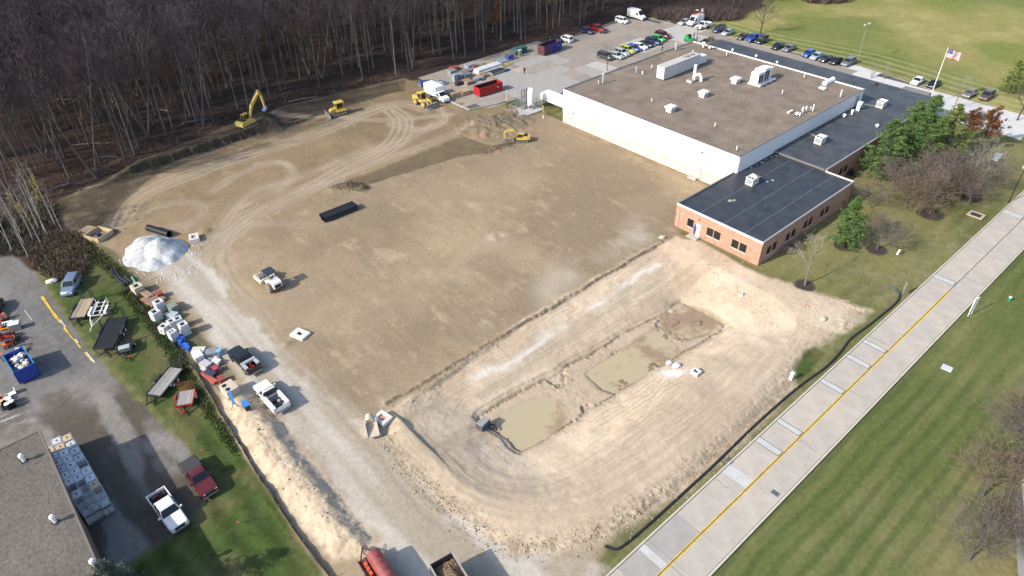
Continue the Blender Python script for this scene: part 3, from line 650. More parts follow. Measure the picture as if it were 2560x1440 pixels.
for cs in [[(2339, 686), (2331, 693), (2390, 716), (2397, 710)], [(2157, 846), (2150, 853), (2210, 882), (2216, 876)], [(2115, 883), (2109, 891), (2169, 921), (2177, 914)], [(2048, 942), (2041, 951), (2102, 983), (2109, 976)],
           [(1938, 1041), (1931, 1049), (1992, 1086), (2001, 1078)], [(1889, 1087), (1877, 1096), (1939, 1135), (1949, 1126)], [(2522, 524), (2513, 531), (2590, 566), (2600, 557)], [(1590, 1350), (1575, 1362), (1650, 1412), (1664, 1400)], [(1822, 1160), (1800, 1178), (1840, 1203), (1862, 1186)]]:
    p = [spot(*c) for c in cs]; vs_ = [q.dot(VX) for q in p]; v0 = (vs_[1] + vs_[2]) / 2; v1 = (vs_[0] + vs_[3]) / 2
    MB().box(-21.38, -18.5, v0, v1, .0415, .0455).build('patch', newc, road)
    if cs[0][0] in (1590, 1822): continue
    for a in ((-21.38, -18.42, v0 - .07, v0 - .01), (-21.38, -18.42, v1 + .01, v1 + .07), (-18.49, -18.42, v0 - .008, v1 + .008)): MB().box(*a, .0495, .0535).build('tar_line', tar, road)
rs = random.Random(12)
for k in range(9):
    side = k % 3 != 0; v_ = 12 + k * 11.5; u_ = -18.2 if side else -21.3; pts_ = [(u_ + (2.9 if side else 2.8) * t / 5, v_ + rs.uniform(-.18, .18), .043) for t in range(6)]
    MB().tube(pts_[:rs.choice((4, 5, 6))], .016, 4).build('crack', tar, road)
for px, py in ((1822, 1154), (1938, 1234)):
    q = spot(px, py); o = thing('drain_grate', 'dark drain grate at the %s kerb of the concrete road' % ('worksite-side' if px < 1900 else 'far lawn-side'), 'drain grate', (q.x, q.y, .045), VU)
    MB().box(-.45, .45, -.3, .3, 0, .02).build('frame', greym, o)
    for k in range(6): MB().box(-.38 + k * .13, -.31 + k * .13, -.26, .26, .021, .05).build('grate_bar', darkm, o)
# ---------------------------------------------------------------- rear yard of concrete slabs
lotP = W2([(1046, 203), (1120, 172), (1300, 122), (1400, 97), (1440, 86), (1503, 66), (1568, 41), (1614, 44), (1680, 60), (1704, 60), (1800, 86), (1860, 106), (2000, 135), (2143, 166), (2240, 196), (2330, 226), (2440, 258), (2600, 305), (2600, 345), (2470, 330), (2352, 300), (2352, 249), (1800, 98), (1700, 120), (1425, 232), (1360, 252), (1300, 250), (1262, 254), (1240, 262), (1174, 275), (1120, 252)])
yard = MB().slab([tuple(p) for p in lotP], -.22, -.002)
yard = tag(yard.build('rear_yard', mat('yard_joint', (.10, .095, .088), .9, .2, 2)), kind='structure')
yc = [mat('yard_concrete%d' % i, c, .9, .09, .55, detail=8, spec=.15) for i, c in enumerate([(.30, .26, .222), (.315, .278, .24), (.275, .25, .225), (.34, .325, .305), (.44, .42, .395), (.55, .54, .53)])]
ym = [MB().box(.02, 4.48, .02, 4.48, 0, .05).mesh('slab', m) for m in yc]
bright = W2([(2130, 160), (2620, 300), (2620, 380), (2340, 320), (2130, 185)]); pale = [W2(p) for p in ([(1690, 62), (1730, 72), (1790, 100), (1740, 112), (1640, 78)], [(1560, 105), (1600, 95), (1650, 112), (1600, 125)], [(1480, 152), (1540, 170), (1480, 195), (1440, 175)])]
nu = 0
rs = random.Random(4)
for iu in range(32):
    for iv in range(24):
        u0, v0 = -142 + iu * 4.5, 88 + iv * 4.5
        c = Q(u0 + 2.25, v0 + 2.25); X_, Y_ = np.array([[c.x]]), np.array([[c.y]])
        if -100.1 < u0 + 2.25 < -45.5 and v0 + 2.25 < 158 and v0 > 98: continue
        if not inside(X_, Y_, lotP)[0, 0]: continue
        k = rs.choice((0, 0, 1, 1, 2))
        if any(inside(X_, Y_, p)[0, 0] for p in pale): k = 4
        if inside(X_, Y_, bright)[0, 0]: k = 5
        elif -135 < u0 < -108 and 95 < v0 < 125 and rs.random() < .6: k = 3
        q = Q(u0, v0, 0); o = link('slab', ym[k], yard, (q.x, q.y, -.045 + rs.uniform(0, .006)), VU); nu += 1
kb = mat('yard_kerb', (.33, .31, .28), .85, .12)
def kerb(pl, h=.13, w_=.16, parent=yard, m=kb):
    P_ = [spot(*p) for p in pl]
    for a, b in zip(P_, P_[1:]):
        L = (b - a).length; k = max(1, int(L / 9))
        for i in range(k):
            p = a.lerp(b, i / k); q_ = a.lerp(b, (i + 1) / k - .004)
            MB().bar((p.x, p.y, h / 2 - .02), (q_.x, q_.y, h / 2 - .02), w_, h).build('kerb', m, parent)
kerb([(1704, 59), (1800, 85), (1860, 105), (2000, 134), (2143, 165), (2240, 195), (2330, 225), (2440, 257)])
kerb([(1440, 86), (1503, 66), (1568, 41), (1614, 44), (1680, 60)])
kerb([(1120, 252), (1174, 276), (1240, 262), (1265, 254)], .3, .3)
# ---------------------------------------------------------------- vehicles
def smoothed(me, ang=.7):
    me.polygons.foreach_set('use_smooth', [True] * len(me.polygons)); me.set_sharp_from_angle(angle=ang); return me
rimm = mat('alloy_rim', (.45, .46, .47), .35, .1, 5, metal=.7)
rimw = mat('white_rim', (.7, .7, .68), .5, .1, 5)
lampm = mat('head_lamp', (.75, .77, .78), .15, 0, coat=.6)
tailm = mat('tail_lamp', (.35, .012, .012), .25, 0, coat=.6)
undm = mat('underbody', (.015, .015, .016), .8, 0)
CARS = dict(  # length, width, height, belt, wheel radius, axle x front / rear, bonnet height, glass base and roof x
    sedan=(4.75, 1.83, 1.45, .93, .33, 1.42, -1.38, .84, (1.0, .25, -.95, -1.72), .97),
    hatch=(4.25, 1.78, 1.54, .96, .33, 1.32, -1.28, .88, (1.05, .3, -1.55, -2.0), .96),
    suv=(4.7, 1.9, 1.74, 1.08, .37, 1.42, -1.4, 1.02, (1.0, .35, -1.95, -2.24), 1.08),
    wagon=(4.9, 1.86, 1.6, 1.0, .35, 1.45, -1.45, .92, (1.1, .35, -1.9, -2.3), 1.0),
    minivan=(4.1, 1.78, 1.72, 1.02, .33, 1.3, -1.2, .98, (1.35, .85, -1.85, -2.0), 1.02),
    jeep=(4.3, 1.88, 1.85, 1.12, .4, 1.25, -1.3, 1.08, (.75, .5, -1.95, -2.08), 1.12))
_cm = {}
def ring(x, zb, zt, hw, tuck=.88):
    m = zb + (zt - zb) * .3; t = zt - min(.16, (zt - zb) * .35)
    return [(x, -hw * .9, zb), (x, -hw, m), (x, -hw * .985, t), (x, -hw * tuck, zt), (x, hw * tuck, zt), (x, hw * .985, t), (x, hw, m), (x, hw * .9, zb)]
def wheel_mesh(r, wd, kind='car'):
    k = ('wheel', r, wd)
    if k not in _cm:
        t = MB().loft([[(r_ * math.cos(a), y, r_ * math.sin(a)) for a in [i * math.pi / 8 for i in range(16)]] for y, r_ in ((-wd / 2, r * .86), (-wd / 2 + .04, r), (wd / 2 - .04, r), (wd / 2, r * .86))])
        m = MB().loft([[(r_ * math.cos(a), y, r_ * math.sin(a)) for a in [i * math.pi / 6 for i in range(12)]] for y, r_ in ((-.02, r * .62), (0, r * .62), (.015, r * .5), (.01, r * .15))])
        _cm[k] = (t.mesh('wheel', rubber), m.mesh('rim', rimm), m.mesh('rim', rimw))
    return _cm[k]
def add_wheel(p, x, y, r, wd=.23, white=False, z=None):
    t, m, mw_ = wheel_mesh(r, wd); o = link('wheel', t, p, (x, y, r if z is None else z))
    s = 1 if y > 0 else -1
    link('rim', mw_ if white else m, o, (0, s * (wd / 2 + .003), 0), 0 if s > 0 else math.pi)
    return o
def greenhouse(gl, bd, xs, hw, zb, zt, rails=True):
    a, b, c, d = xs; w0, w1 = hw * .92, hw * .72
    lowr = [(a, -w0, zb), (a, w0, zb), (d, w0, zb), (d, -w0, zb)]; top = [(b, -w1, zt - .05), (b, w1, zt - .05), (c, w1, zt - .05), (c, -w1, zt - .05)]
    gl.loft([lowr, top])
    bd.loft([[(b + .10, -w1 - .03, zt - .10), (b + .10, w1 + .03, zt - .10), (c - .08, w1 + .03, zt - .10), (c - .08, -w1 - .03, zt - .10)],
             [(b + .02, -w1, zt - .03), (b + .02, w1, zt - .03), (c, w1, zt - .03), (c, -w1, zt - .03)], [(b - .15, -w1 + .14, zt), (b - .15, w1 - .14, zt), (c + .12, w1 - .14, zt), (c + .12, -w1 + .14, zt)]])
    for s in (-1, 1):
        bd.bar((a - .02, s * w0, zb - .02), (b, s * (w1 + .02), zt - .08), .07); bd.bar((d + .04, s * w0, zb - .02), (c, s * (w1 + .02), zt - .08), .14 if d < -1.9 else .1)
        m0 = .5 * (a + b) * .2 + .5 * (c + d) * .35; bd.bar((m0, s * (w0 + .006), zb), (m0 - .02, s * (w1 + .03), zt - .08), .07)
        if c < -1.5: m1 = c + .45; bd.bar((m1, s * (w0 + .006), zb), (m1, s * (w1 + .03), zt - .08), .07)
def vehicle(name, label, cat, kind, pm, loc, rz, group=None, roofm=None, white_rims=False):
    root = thing(name, label, cat, loc, rz, group)
    L, W_, H_, belt, wr, xf, xr, bon, xs, tr = CARS[kind]; hw = W_ / 2
    key = (kind, pm.name)
    if key not in _cm:
        b = MB(); f = L / 2
        b.loft([ring(f, .32, .58, hw * .70), ring(f - .10, .22, .70, hw * .90), ring(f - .45, .19, bon - .05, hw * .97), ring(xs[0] + .1, .19, bon + .06, hw), ring(xs[0] - .3, .19, belt, hw), ring(0, .19, belt + .01, hw),
                ring(xs[3] + .3, .19, tr, hw), ring(-f + .3, .2, tr - .02, hw * .98), ring(-f + .08, .24, tr - .14, hw * .9), ring(-f, .34, tr - .3, hw * .74)])
        for s in (-1, 1): b.bar((xs[0] - .25, s * hw, belt + .08), (xs[0] - .25, s * (hw + .17), belt + .09), .12, .13)
        gl = MB(); rf = MB(); greenhouse(gl, rf, xs, hw, belt - .01, H_)
        ar = MB().cyl((0, -.1, 0), (0, .108, 0), wr + .055, n=14)
        lp = MB().box(f - .20, f - .055, -.27, .0, .62, .74); tl = MB().box(-f + .02, -f + .1, -.12, .12, tr - .28, tr - .14)
        _cm[key] = [smoothed(b.mesh('body', pm)), gl.mesh('windows', glassd), smoothed(rf.mesh('roof', roofm or pm)), ar.mesh('wheel_arch', undm), lp.mesh('headlight', lampm), tl.mesh('taillight', tailm)]
    b, gl, rf, ar, lp, tl = _cm[key]
    link('body', b, root); link('windows', gl, root); link('roof', rf, root)
    for x in (xf, xr): link('wheel_arch', ar, root, (x, hw - .1, wr)); link('wheel_arch', ar, root, (x, -hw + .1, wr), math.pi)
    link('headlight', lp, root, (0, hw * .80, 0)); link('headlight', lp, root, (0, -hw * .5, 0))
    for s in (-1, 1): link('taillight', tl, root, (0, s * hw * .68, 0))
    for x in (xf, xr):
        for s in (-1, 1): add_wheel(root, x, s * (hw - .105), wr, .22, white_rims)
    return root
def pickup(label, pm, loc, rz, bed='open', group=None, name='pickup_truck', cab='crew', bedm=None, roofm=None, lift=0):
    root = thing(name, label, 'pickup truck', loc, rz, group); hw = 1.0; f = 2.92; wr = .40; belt = 1.18; H_ = 1.92
    xs = {'crew': (1.15, .55, -.75, -.95), 'ext': (1.15, .55, -.45, -.6), 'single': (1.15, .6, .02, -.12)}[cab]
    b = MB(); xb = xs[3] - .08
    b.loft([ring(f, .5, .85, hw * .78), ring(f - .1, .38, 1.04, hw * .93), ring(f - .4, .36, 1.10, hw * .98), ring(xs[0] + .1, .36, 1.19, hw), ring(xs[0] - .3, .36, belt, hw), ring(xb, .36, belt, hw)])
    for s in (-1, 1): b.bar((xs[0] - .22, s * hw, belt + .1), (xs[0] - .22, s * (hw + .24), belt + .12), .16, .2)
    link('body', smoothed(b.mesh('body', pm)), root)
    gl = MB(); rf = MB(); greenhouse(gl, rf, xs, hw, belt - .01, H_)
    gl.build('windows', glassd, root); link('roof', smoothed(rf.mesh('roof', roofm or pm)), root)
    x0, x1 = -f + .05, xb - .03
    bd = MB()
    if bed != 'service':
        bd.box(x0, x1, -hw, -hw + .1, .5, 1.22).box(x0, x1, hw - .1, hw, .5, 1.22).box(x0, x0 + .09, -hw + .101, hw - .101, .5, 1.22).box(x1 - .08, x1, -hw + .101, hw - .101, .5, 1.22)
        bd.build('cargo_bed', bedm or pm, root)
        MB().box(x0 + .08, x1 - .08, -hw + .1, hw - .1, .5, .72).build('bed_floor', black, root)
        tg = MB().box(x0 - .03, x0 - .001, -hw + .08, hw - .08, .62, 1.2).build('tailgate', bedm or pm, root)
    MB().box(-f - .12, -f + .05, -hw * .9, hw * .9, .42, .6).build('rear_bumper', rimm if bed != 'cover' else darkm, root)
    MB().box(f - .08, f + .06, -hw * .85, hw * .85, .42, .6).build('front_bumper', rimm, root)
    MB().box(f - .14, f + .02, -hw * .52, hw * .52, .66, .98).build('grille', darkm, root)
    for s in (-1, 1):
        MB().box(f - .3, f - .02, s * hw * .62 - .14, s * hw * .62 + .14, .76, .96).build('headlight', lampm, root)
        MB().box(-f + .01, -f + .09, s * (hw - .09) - .08, s * (hw - .09) + .08, .8, 1.15).build('taillight', tailm, root)
    if 'parch' not in _cm: _cm['parch'] = MB().cyl((0, -.1, 0), (0, .112, 0), wr + .07, n=14).mesh('wheel_arch', undm)
    for x in (1.85, -1.75): link('wheel_arch', _cm['parch'], root, (x, hw - .1, wr)); link('wheel_arch', _cm['parch'], root, (x, -hw + .1, wr), math.pi)
    for x in (1.85, -1.75):
        for s in (-1, 1): add_wheel(root, x, s * (hw - .12), wr, .27)
    root['x0'] = x0; root['x1'] = x1
    return root
P = {n: paint('car_' + n, c) for n, c in dict(black=(.012, .012, .014), white=(.78, .78, .78), silver=(.40, .42, .43), grey=(.13, .14, .15), darkgrey=(.05, .053, .058), navy=(.018, .025, .075), blue=(.025, .085, .36), ltblue=(.30, .42, .50), maroon=(.10, .012, .016), red=(.2, .015, .015), green=(.05, .42, .06), lime=(.42, .46, .06), brown=(.09, .07, .06), slate=(.13, .19, .27)).items()}
VUa, VVa = VU, VU + math.pi / 2
GA = 'cars in the slanting row beside the warehouse'
def yardcar(px, kind, col, label, rz, group, **k):
    p = spot(*px); n_ = {'suv': 'parked_suv', 'jeep': 'parked_suv', 'minivan': 'parked_minivan'}.get(kind, 'parked_car')
    return vehicle(n_, label, {'parked_suv': 'SUV', 'parked_minivan': 'minivan'}.get(n_, 'car'), kind, P[col], (p.x, p.y, .012), rz, group, **k)
for px, kind, col, lab in [((1513, 147), 'suv', 'darkgrey', 'dark grey SUV at the bare-tree end of the yard row'), ((1541, 145), 'hatch', 'silver', 'silver hatchback next to the dark grey SUV under the bare tree'), ((1554, 138), 'suv', 'silver', 'silver SUV next to the lime green car'),
        ((1569, 131), 'suv', 'lime', 'lime yellow-green car in the yard row'), ((1583, 126), 'hatch', 'blue', 'bright blue hatchback between lime and white cars'), ((1599, 121), 'sedan', 'white', 'white saloon between the blue and black cars'), ((1614, 115), 'sedan', 'black', 'black saloon next to the white one in the yard row'),
        ((1633, 109), 'wagon', 'navy', 'dark navy wagon between black saloon and green car'), ((1645, 102), 'hatch', 'green', 'vivid green hatchback beside the maroon SUV'), ((1656, 94), 'suv', 'maroon', 'maroon SUV at the far end of the yard row')]:
    yardcar(px, kind, col, lab, VUa, GA)
GB = 'vehicles along the wooded side of the yard'
yardcar((1390, 103), 'sedan', 'black', 'black car hidden behind the blue and rust dumpster', VUa, GB)
yardcar((1414, 103), 'suv', 'white', 'white SUV with its tail to the building beside the blue dumpster', VUa + math.pi, GB)
yardcar((1468, 83), 'hatch', 'navy', 'dark navy hatchback beside the maroon pickup', VUa, GB)
p = spot(1493, 78); pickup('maroon pickup parked by the woods beside the navy hatchback', P['red'], (p.x, p.y, .012), VUa, group=GB)
yardcar((1554, 57), 'minivan', 'white', 'small white boxy minivan next to the tall white van', VUa, GB)
GC = 'vehicles along the meadow kerb'
rC = VVa + math.pi
yardcar((1711, 60), 'sedan', 'silver', 'pale silver saloon beside the white van with red ladder rack', rC, GC)
p = spot(1758, 70); o = pickup('small white pickup with its side door standing open', P['white'], (p.x, p.y, .012), rC, group=GC, cab='ext')
MB().box(-.55, .5, 0, .07, .5, 1.15).box(-.5, .3, .01, .06, 1.15, 1.75, None, .1).build('open_door', P['white'], o, (.75, 1.25, 0), R(35))
for px, kind, col, lab in [((1796, 79), 'suv', 'navy', 'navy blue SUV behind the bare shrubs at the roof corner'), ((1819, 86), 'sedan', 'silver', 'silver saloon at the end of the black roof'), ((1857, 97), 'sedan', 'brown', 'dark brown saloon beside the blue pickup'),
        ((1902, 107), 'jeep', 'black', 'black boxy jeep-style SUV beside the blue pickup'), ((1944, 121), 'sedan', 'black', 'black saloon in a pair with a grey one'), ((1972, 126), 'sedan', 'grey', 'mid grey saloon in a pair with a black one'), ((2020, 140), 'hatch', 'blue', 'deep blue hatchback first of a row of five'),
        ((2041, 146), 'sedan', 'ltblue', 'pale blue saloon beside the deep blue hatchback'), ((2063, 152), 'sedan', 'darkgrey', 'dark grey saloon between pale blue and black saloons'), ((2089, 158), 'sedan', 'black', 'black saloon between dark grey and silver-grey cars'), ((2119, 162), 'suv', 'grey', 'silver-grey SUV next to the lamp post with pale base'),
        ((2293, 208), 'sedan', 'white', 'white saloon beside the flagpole driveway'), ((2332, 216), 'sedan', 'black', 'black saloon behind the flagpole'), ((2422, 240), 'sedan', 'grey', 'grey saloon half hidden behind bare branches'), ((2464, 246), 'suv', 'brown', 'dark brown SUV with raised tailgate behind the brown shrubs')]:
    yardcar(px, kind, col, lab, rC, GC)
p = spot(1882, 102); pickup('bright blue pickup with covered bed between dark saloon and black jeep', P['blue'], (p.x, p.y, .012), rC, group=GC)
# vans
def van(label, loc, rz, rack=False):
    root = thing('cargo_van', label, 'van', loc, rz); hw = 1.0
    b = MB(); pr = lambda x, zb, zt, w_, tk=.86: ring(x, zb, zt, w_, tk)
    b.loft([pr(3.0, .4, .85, .8), pr(2.85, .3, 1.05, .94), pr(2.1, .28, 1.35, 1.0), pr(1.75, .28, 1.45, 1.0), pr(1.0, .28, 2.5, 1.0), pr(.6, .28, 2.72, 1.0), pr(-2.8, .28, 2.75, 1.0), pr(-2.98, .3, 2.6, .97)])
    link('body', smoothed(b.mesh('body', P['white'])), root)
    MB().add([(1.80, -.82, 1.46), (1.80, .82, 1.46), (1.0, .74, 2.42), (1.0, -.74, 2.42), (1.83, -.82, 1.50), (1.83, .82, 1.50), (1.03, .74, 2.46), (1.03, -.74, 2.46)], [(4, 5, 6, 7), (0, 4, 7, 3), (1, 2, 6, 5), (3, 7, 6, 2), (0, 1, 5, 4)]).build('windscreen', glassd, root)
    for s in (-1, 1):
        MB().prism([(1.55, 1.42), (.55, 1.42), (.5, 2.05), (1.1, 2.05)], s * 1.0 - .015, s * 1.0 + .015).build('side_window', glassd, root)
        MB().box(2.72, 2.93, s * .68 - .15, s * .68 + .15, .9, 1.12).build('headlight', lampm, root)
        MB().box(-2.97, 2.2, s * 1.0 - .02, s * 1.0 + .02, .34, .58).build('sill', darkm, root)
        for x in (1.95, -1.75): add_wheel(root, x, s * .9, .36, .25)
    MB().box(2.86, 3.05, -.8, .8, .42, .72).build('bumper', darkm, root)
    if rack:
        rr = MB()
        for x in (-2.4, -.8, .4): rr.bar((x, -.85, 2.95), (x, .85, 2.95), .06)
        for s in (-.85, .85): rr.bar((-2.7, s, 2.98), (.7, s, 2.98), .06); [rr.bar((x, s, 2.7), (x, s, 2.95), .05) for x in (-2.4, .4)]
        rr.build('roof_rack', mat('red_steel', (.35, .03, .03), .5), root)
        ld = MB()
        for s in (-.1, .3): ld.bar((-2.7, s, 3.06), (1.2, s, 3.06), .05, .09)
        for k in range(10): ld.bar((-2.5 + k * .4, -.1, 3.06), (-2.5 + k * .4, .3, 3.06), .04)
        ld.build('ladder', mat('orange_fibreglass', (.55, .12, .05), .5), root)
    return root
p = spot(1591, 47); van('tall white cargo van parked against the woods', (p.x, p.y, .012), VUa)
p = spot(1736, 62); van('white van with a red ladder rack on its roof', (p.x, p.y, .012), rC, True)
# box truck with white body
p = mid((1072, 236), (1117, 258)); rz = head((1072, 236), (1117, 258))
bt = thing('box_truck', 'white box truck parked behind the yellow wheel loader', 'truck', (p.x, p.y, 0), rz)
b = MB(); b.loft([ring(3.7, .45, .8, .8), ring(3.55, .4, 1.15, .98), ring(2.8, .4, 1.35, 1.0), ring(2.4, .4, 1.45, 1.0), ring(1.75, .4, 2.15, .98), ring(1.2, .4, 2.2, .98), ring(1.05, .4, 2.2, .98)])
link('cab', smoothed(b.mesh('cab', P['white'])), bt)
MB().add([(2.44, -.8, 1.47), (2.44, .8, 1.47), (1.8, .76, 2.1), (1.8, -.76, 2.1), (2.47, -.8, 1.5), (2.47, .8, 1.5), (1.83, .76, 2.14), (1.83, -.76, 2.14)], [(4, 5, 6, 7), (0, 4, 7, 3), (1, 2, 6, 5), (3, 7, 6, 2), (0, 1, 5, 4)]).build('windscreen', glassd, bt)
for s in (-1, 1):
    MB().prism([(2.15, 1.42), (1.2, 1.42), (1.2, 1.98), (1.75, 1.98)], s * .99 - .015, s * .99 + .015).build('side_window', glassd, bt)
    MB().box(3.5, 3.66, s * .66 - .14, s * .66 + .14, .86, 1.06).build('headlight', lampm, bt)
    for x in (2.7, -1.9): add_wheel(bt, x, s * .9, .4, .26)
    MB().bar((2.2, s * 1.0, 1.5), (2.15, s * 1.3, 1.6), .1, .3).build('mirror', darkm, bt)
bx = MB().box(-3.7, 1.02, -1.15, 1.15, .95, 3.15).build('cargo_box', P['white'], bt)
for z in (.93, 3.12):
    for s in (-1, 1): MB().box(-3.72, 1.04, s * 1.15 - .03, s * 1.15 + .03, z, z + .06).build('box_rail', galv, bx)
MB().cyl((.3, -1.155, 2.2), (.3, -1.17, 2.2), .22, n=14).build('door_emblem', darkm, bx)
MB().box(-3.5, 2.0, -.45, .45, .5, .9).build('chassis', darkm, bt)
MB().box(3.6, 3.8, -.95, .95, .45, .7).build('bumper', rimm, bt)
# semi trailer backed to the warehouse
tr = thing('semi_trailer', 'white semi trailer backed up to the warehouse wall', 'trailer', Q(-103.2, 104.6), VU)
MB().box(-6.0, 6.0, -1.25, 1.25, 1.15, 2.65).build('cargo_body', P['white'], tr)
for k in range(11): MB().box(-5.7 + k * 1.1, -5.62 + k * 1.1, -1.285, -1.25, 1.2, 2.6).build('side_post', whitem, tr)
for z in (1.12, 1.6, 2.62): MB().box(-6.02, 6.02, -1.29, -1.251, z, z + .06).build('side_rail', galv, tr)
for s in (-1, 1):
    MB().bar((-3.4, s * .8, 1.15), (-3.4, s * .8, .1), .14).box(-3.55, -3.25, s * .8 - .15, s * .8 + .15, 0, .1).build('landing_leg', darkm, tr)
    for x in (3.6, 4.8): add_wheel(tr, x, s * 1.0, .5, .45, True)
MB().box(2.5, 5.6, -.5, .5, .7, 1.13).build('bogie', darkm, tr)
# pickups and SUV near the camera
def near(a, b): p = mid(a, b); return (p.x, p.y, max(ground_z(p.x, p.y), -.02) + .01), head(a, b)
loc, rz = near((640, 935), (588, 885))
o = pickup('black pickup with silver tool boxes and red gear in its bed', P['black'], loc, rz)
tb = mat('tool_box_silver', (.62, .63, .64), .35, .1, 4, metal=.5)
x0, x1 = o['x0'], o['x1']
for s in (-1, 1): MB().box(x0 + .3, x1 - .5, s * .78 - .2, s * .78 + .2, 1.15, 1.42).build('tool_box', tb, o)
MB().box(x1 - .48, x1 - .06, -.95, .95, 1.1, 1.48).build('tool_box', tb, o)
for i in range(3): MB().box(0, .35, 0, .28, 0, .42, None, .05, .05).build('fuel_can', mat('red_plastic', (.45, .03, .02), .5), o, (x0 + .35 + .4 * i, -.25 + .2 * (i % 2), .72))
MB().box(x0 + .15, x0 + .65, .15, .5, .72, 1.0).build('orange_case', mat('orange_plastic', (.6, .16, .02), .5), o)
loc, rz = near((707, 1030), (655, 972))
o = pickup('white utility pickup with side lockers and black gear in its open back', P['white'], loc, rz, 'service', cab='single', name='service_truck')
x0, x1 = -2.95, -.25
for s in (-1, 1):
    L_ = MB().box(x0, x1, s * .88 - .2, s * .88 + .2, .62, 1.42, None, 0, .02).build('side_locker', P['white'], o)
    for k in range(3): MB().box(x0 + .12 + k * .86, x0 + .86 + k * .86, s * 1.085 - .01, s * 1.085 + .01, .7, 1.32).build('locker_door', whitem, L_)
MB().box(x0, x1, -.68, .68, .55, .75).build('deck', mat('deck_grey', (.22, .22, .21), .7, .25, 3), o)
MB().box(x0 - .05, x0, -.66, .66, .7, 1.25).build('tailgate', P['white'], o)
for i in range(14):
    a = (x0 + .4 + random.random() * 2.0, random.uniform(-.5, .5)); s_ = random.uniform(.12, .3)
    MB().cbox((a[0], a[1], .76 + s_ / 2), (s_ * 1.6, s_, s_), random.random() * 3).build('gear', random.choice((darkm, black, greym)), o)
for i in range(2):
    ra = [(x0 + .95 + .33 * math.cos(t * .52) , -.05 + .33 * math.sin(t * .52), .9 + i * .09) for t in range(13)]
    MB().tube(ra, .045, 5).build('hose_coil', black, o)
MB().box(x1 - .05, x1 + .03, -.9, .9, 1.2, 1.85).build('headache_rack', darkm, o)
MB().box(1.18, 1.3, -.6, .6, 1.94, 2.0).build('light_bar', mat('amber', (.7, .5, .2), .4), o, (-1.0, 0, 0))
loc, rz = near((478, 1172), (527, 1236))
o = pickup('dark maroon pickup with a black cover over its bed', P['maroon'], loc, rz, 'cover', cab='ext')
MB().box(o['x0'] + .04, o['x1'] - .02, -.94, .94, 1.22, 1.29, None, .03, .05).build('bed_cover', mat('vinyl_cover', (.05, .05, .053), .7, .15, 2), o)
loc, rz = near((404, 1256), (449, 1318))
o = pickup('white crew-cab pickup standing in the shop shadow', P['white'], loc, rz)
MB().box(o['x0'] + .15, o['x0'] + .6, -.6, .1, .72, .95).build('crate', P['maroon'], o); MB().box(o['x0'] + .2, o['x0'] + .7, .25, .75, .72, .9).build('crate', darkm, o)
MB().box(o['x1'] - .4, o['x1'] - .1, -.9, .9, .72, 1.0).build('tool_box', greym, o)
p, rz = near((192, 702), (172, 741))
vehicle('parked_suv', 'blue-grey SUV parked on the grass by the trailers', 'SUV', 'suv', P['slate'], p, rz)
p = spot(-10, 781); vehicle('parked_car', 'black car at the picture edge behind the orange barrels', 'car', 'sedan', P['black'], (p.x, p.y, .02), R(-70))
p = spot(-12, 588); vehicle('parked_suv', 'black SUV under the birch trees at the lot edge', 'SUV', 'suv', P['black'], (p.x, p.y, .02), R(-55))
# ---------------------------------------------------------------- machines
cat_y = mat('machine_yellow', (.56, .37, .06), .55, .2, 1.8, col2=(.63, .45, .12))
cat_y2 = mat('faded_yellow', (.62, .48, .16), .55, .12, 1.5)
steel = mat('worn_steel', (.30, .29, .27), .45, .3, 3, metal=.4)
trackm = mat('track_steel', (.10, .085, .07), .8, .35, 6)
muddy = mat('muddy_tyre', (.20, .17, .135), .9, .3, 3)
def gz(px, py, d=0):
    p = spot(px, py); z = ground_z(p.x, p.y); p = spot(px, py, z); return Vector((p.x, p.y, z + d))
def track(root, y, L, h, w_, m=trackm):
    r = h / 2; pr = []
    for i in range(7): a = -math.pi / 2 + math.pi * i / 6; pr.append((L / 2 - r + r * math.cos(a), r + r * math.sin(a)))
    for i in range(7): a = math.pi / 2 + math.pi * i / 6; pr.append((-L / 2 + r + r * math.cos(a), r + r * math.sin(a)))
    b = MB().prism(pr, y - w_ / 2, y + w_ / 2)
    n = int(L / .28)
    for k in range(n): b.box(-L / 2 + r + k * (L - 2 * r) / n, -L / 2 + r + k * (L - 2 * r) / n + .1, y - w_ / 2 - .01, y + w_ / 2 + .01, h, h + .035)
    o = b.build('track', m, root)
    for k in range(5):
        x = -L / 2 + r + (L - 2 * r) * k / 4; s = 1 if y > 0 else -1
        MB().cyl((x, y + s * (w_ / 2 - .05), r), (x, y + s * (w_ / 2 + .04), r), r * .62, n=10).build('roller_wheel', steel, o)
    return o
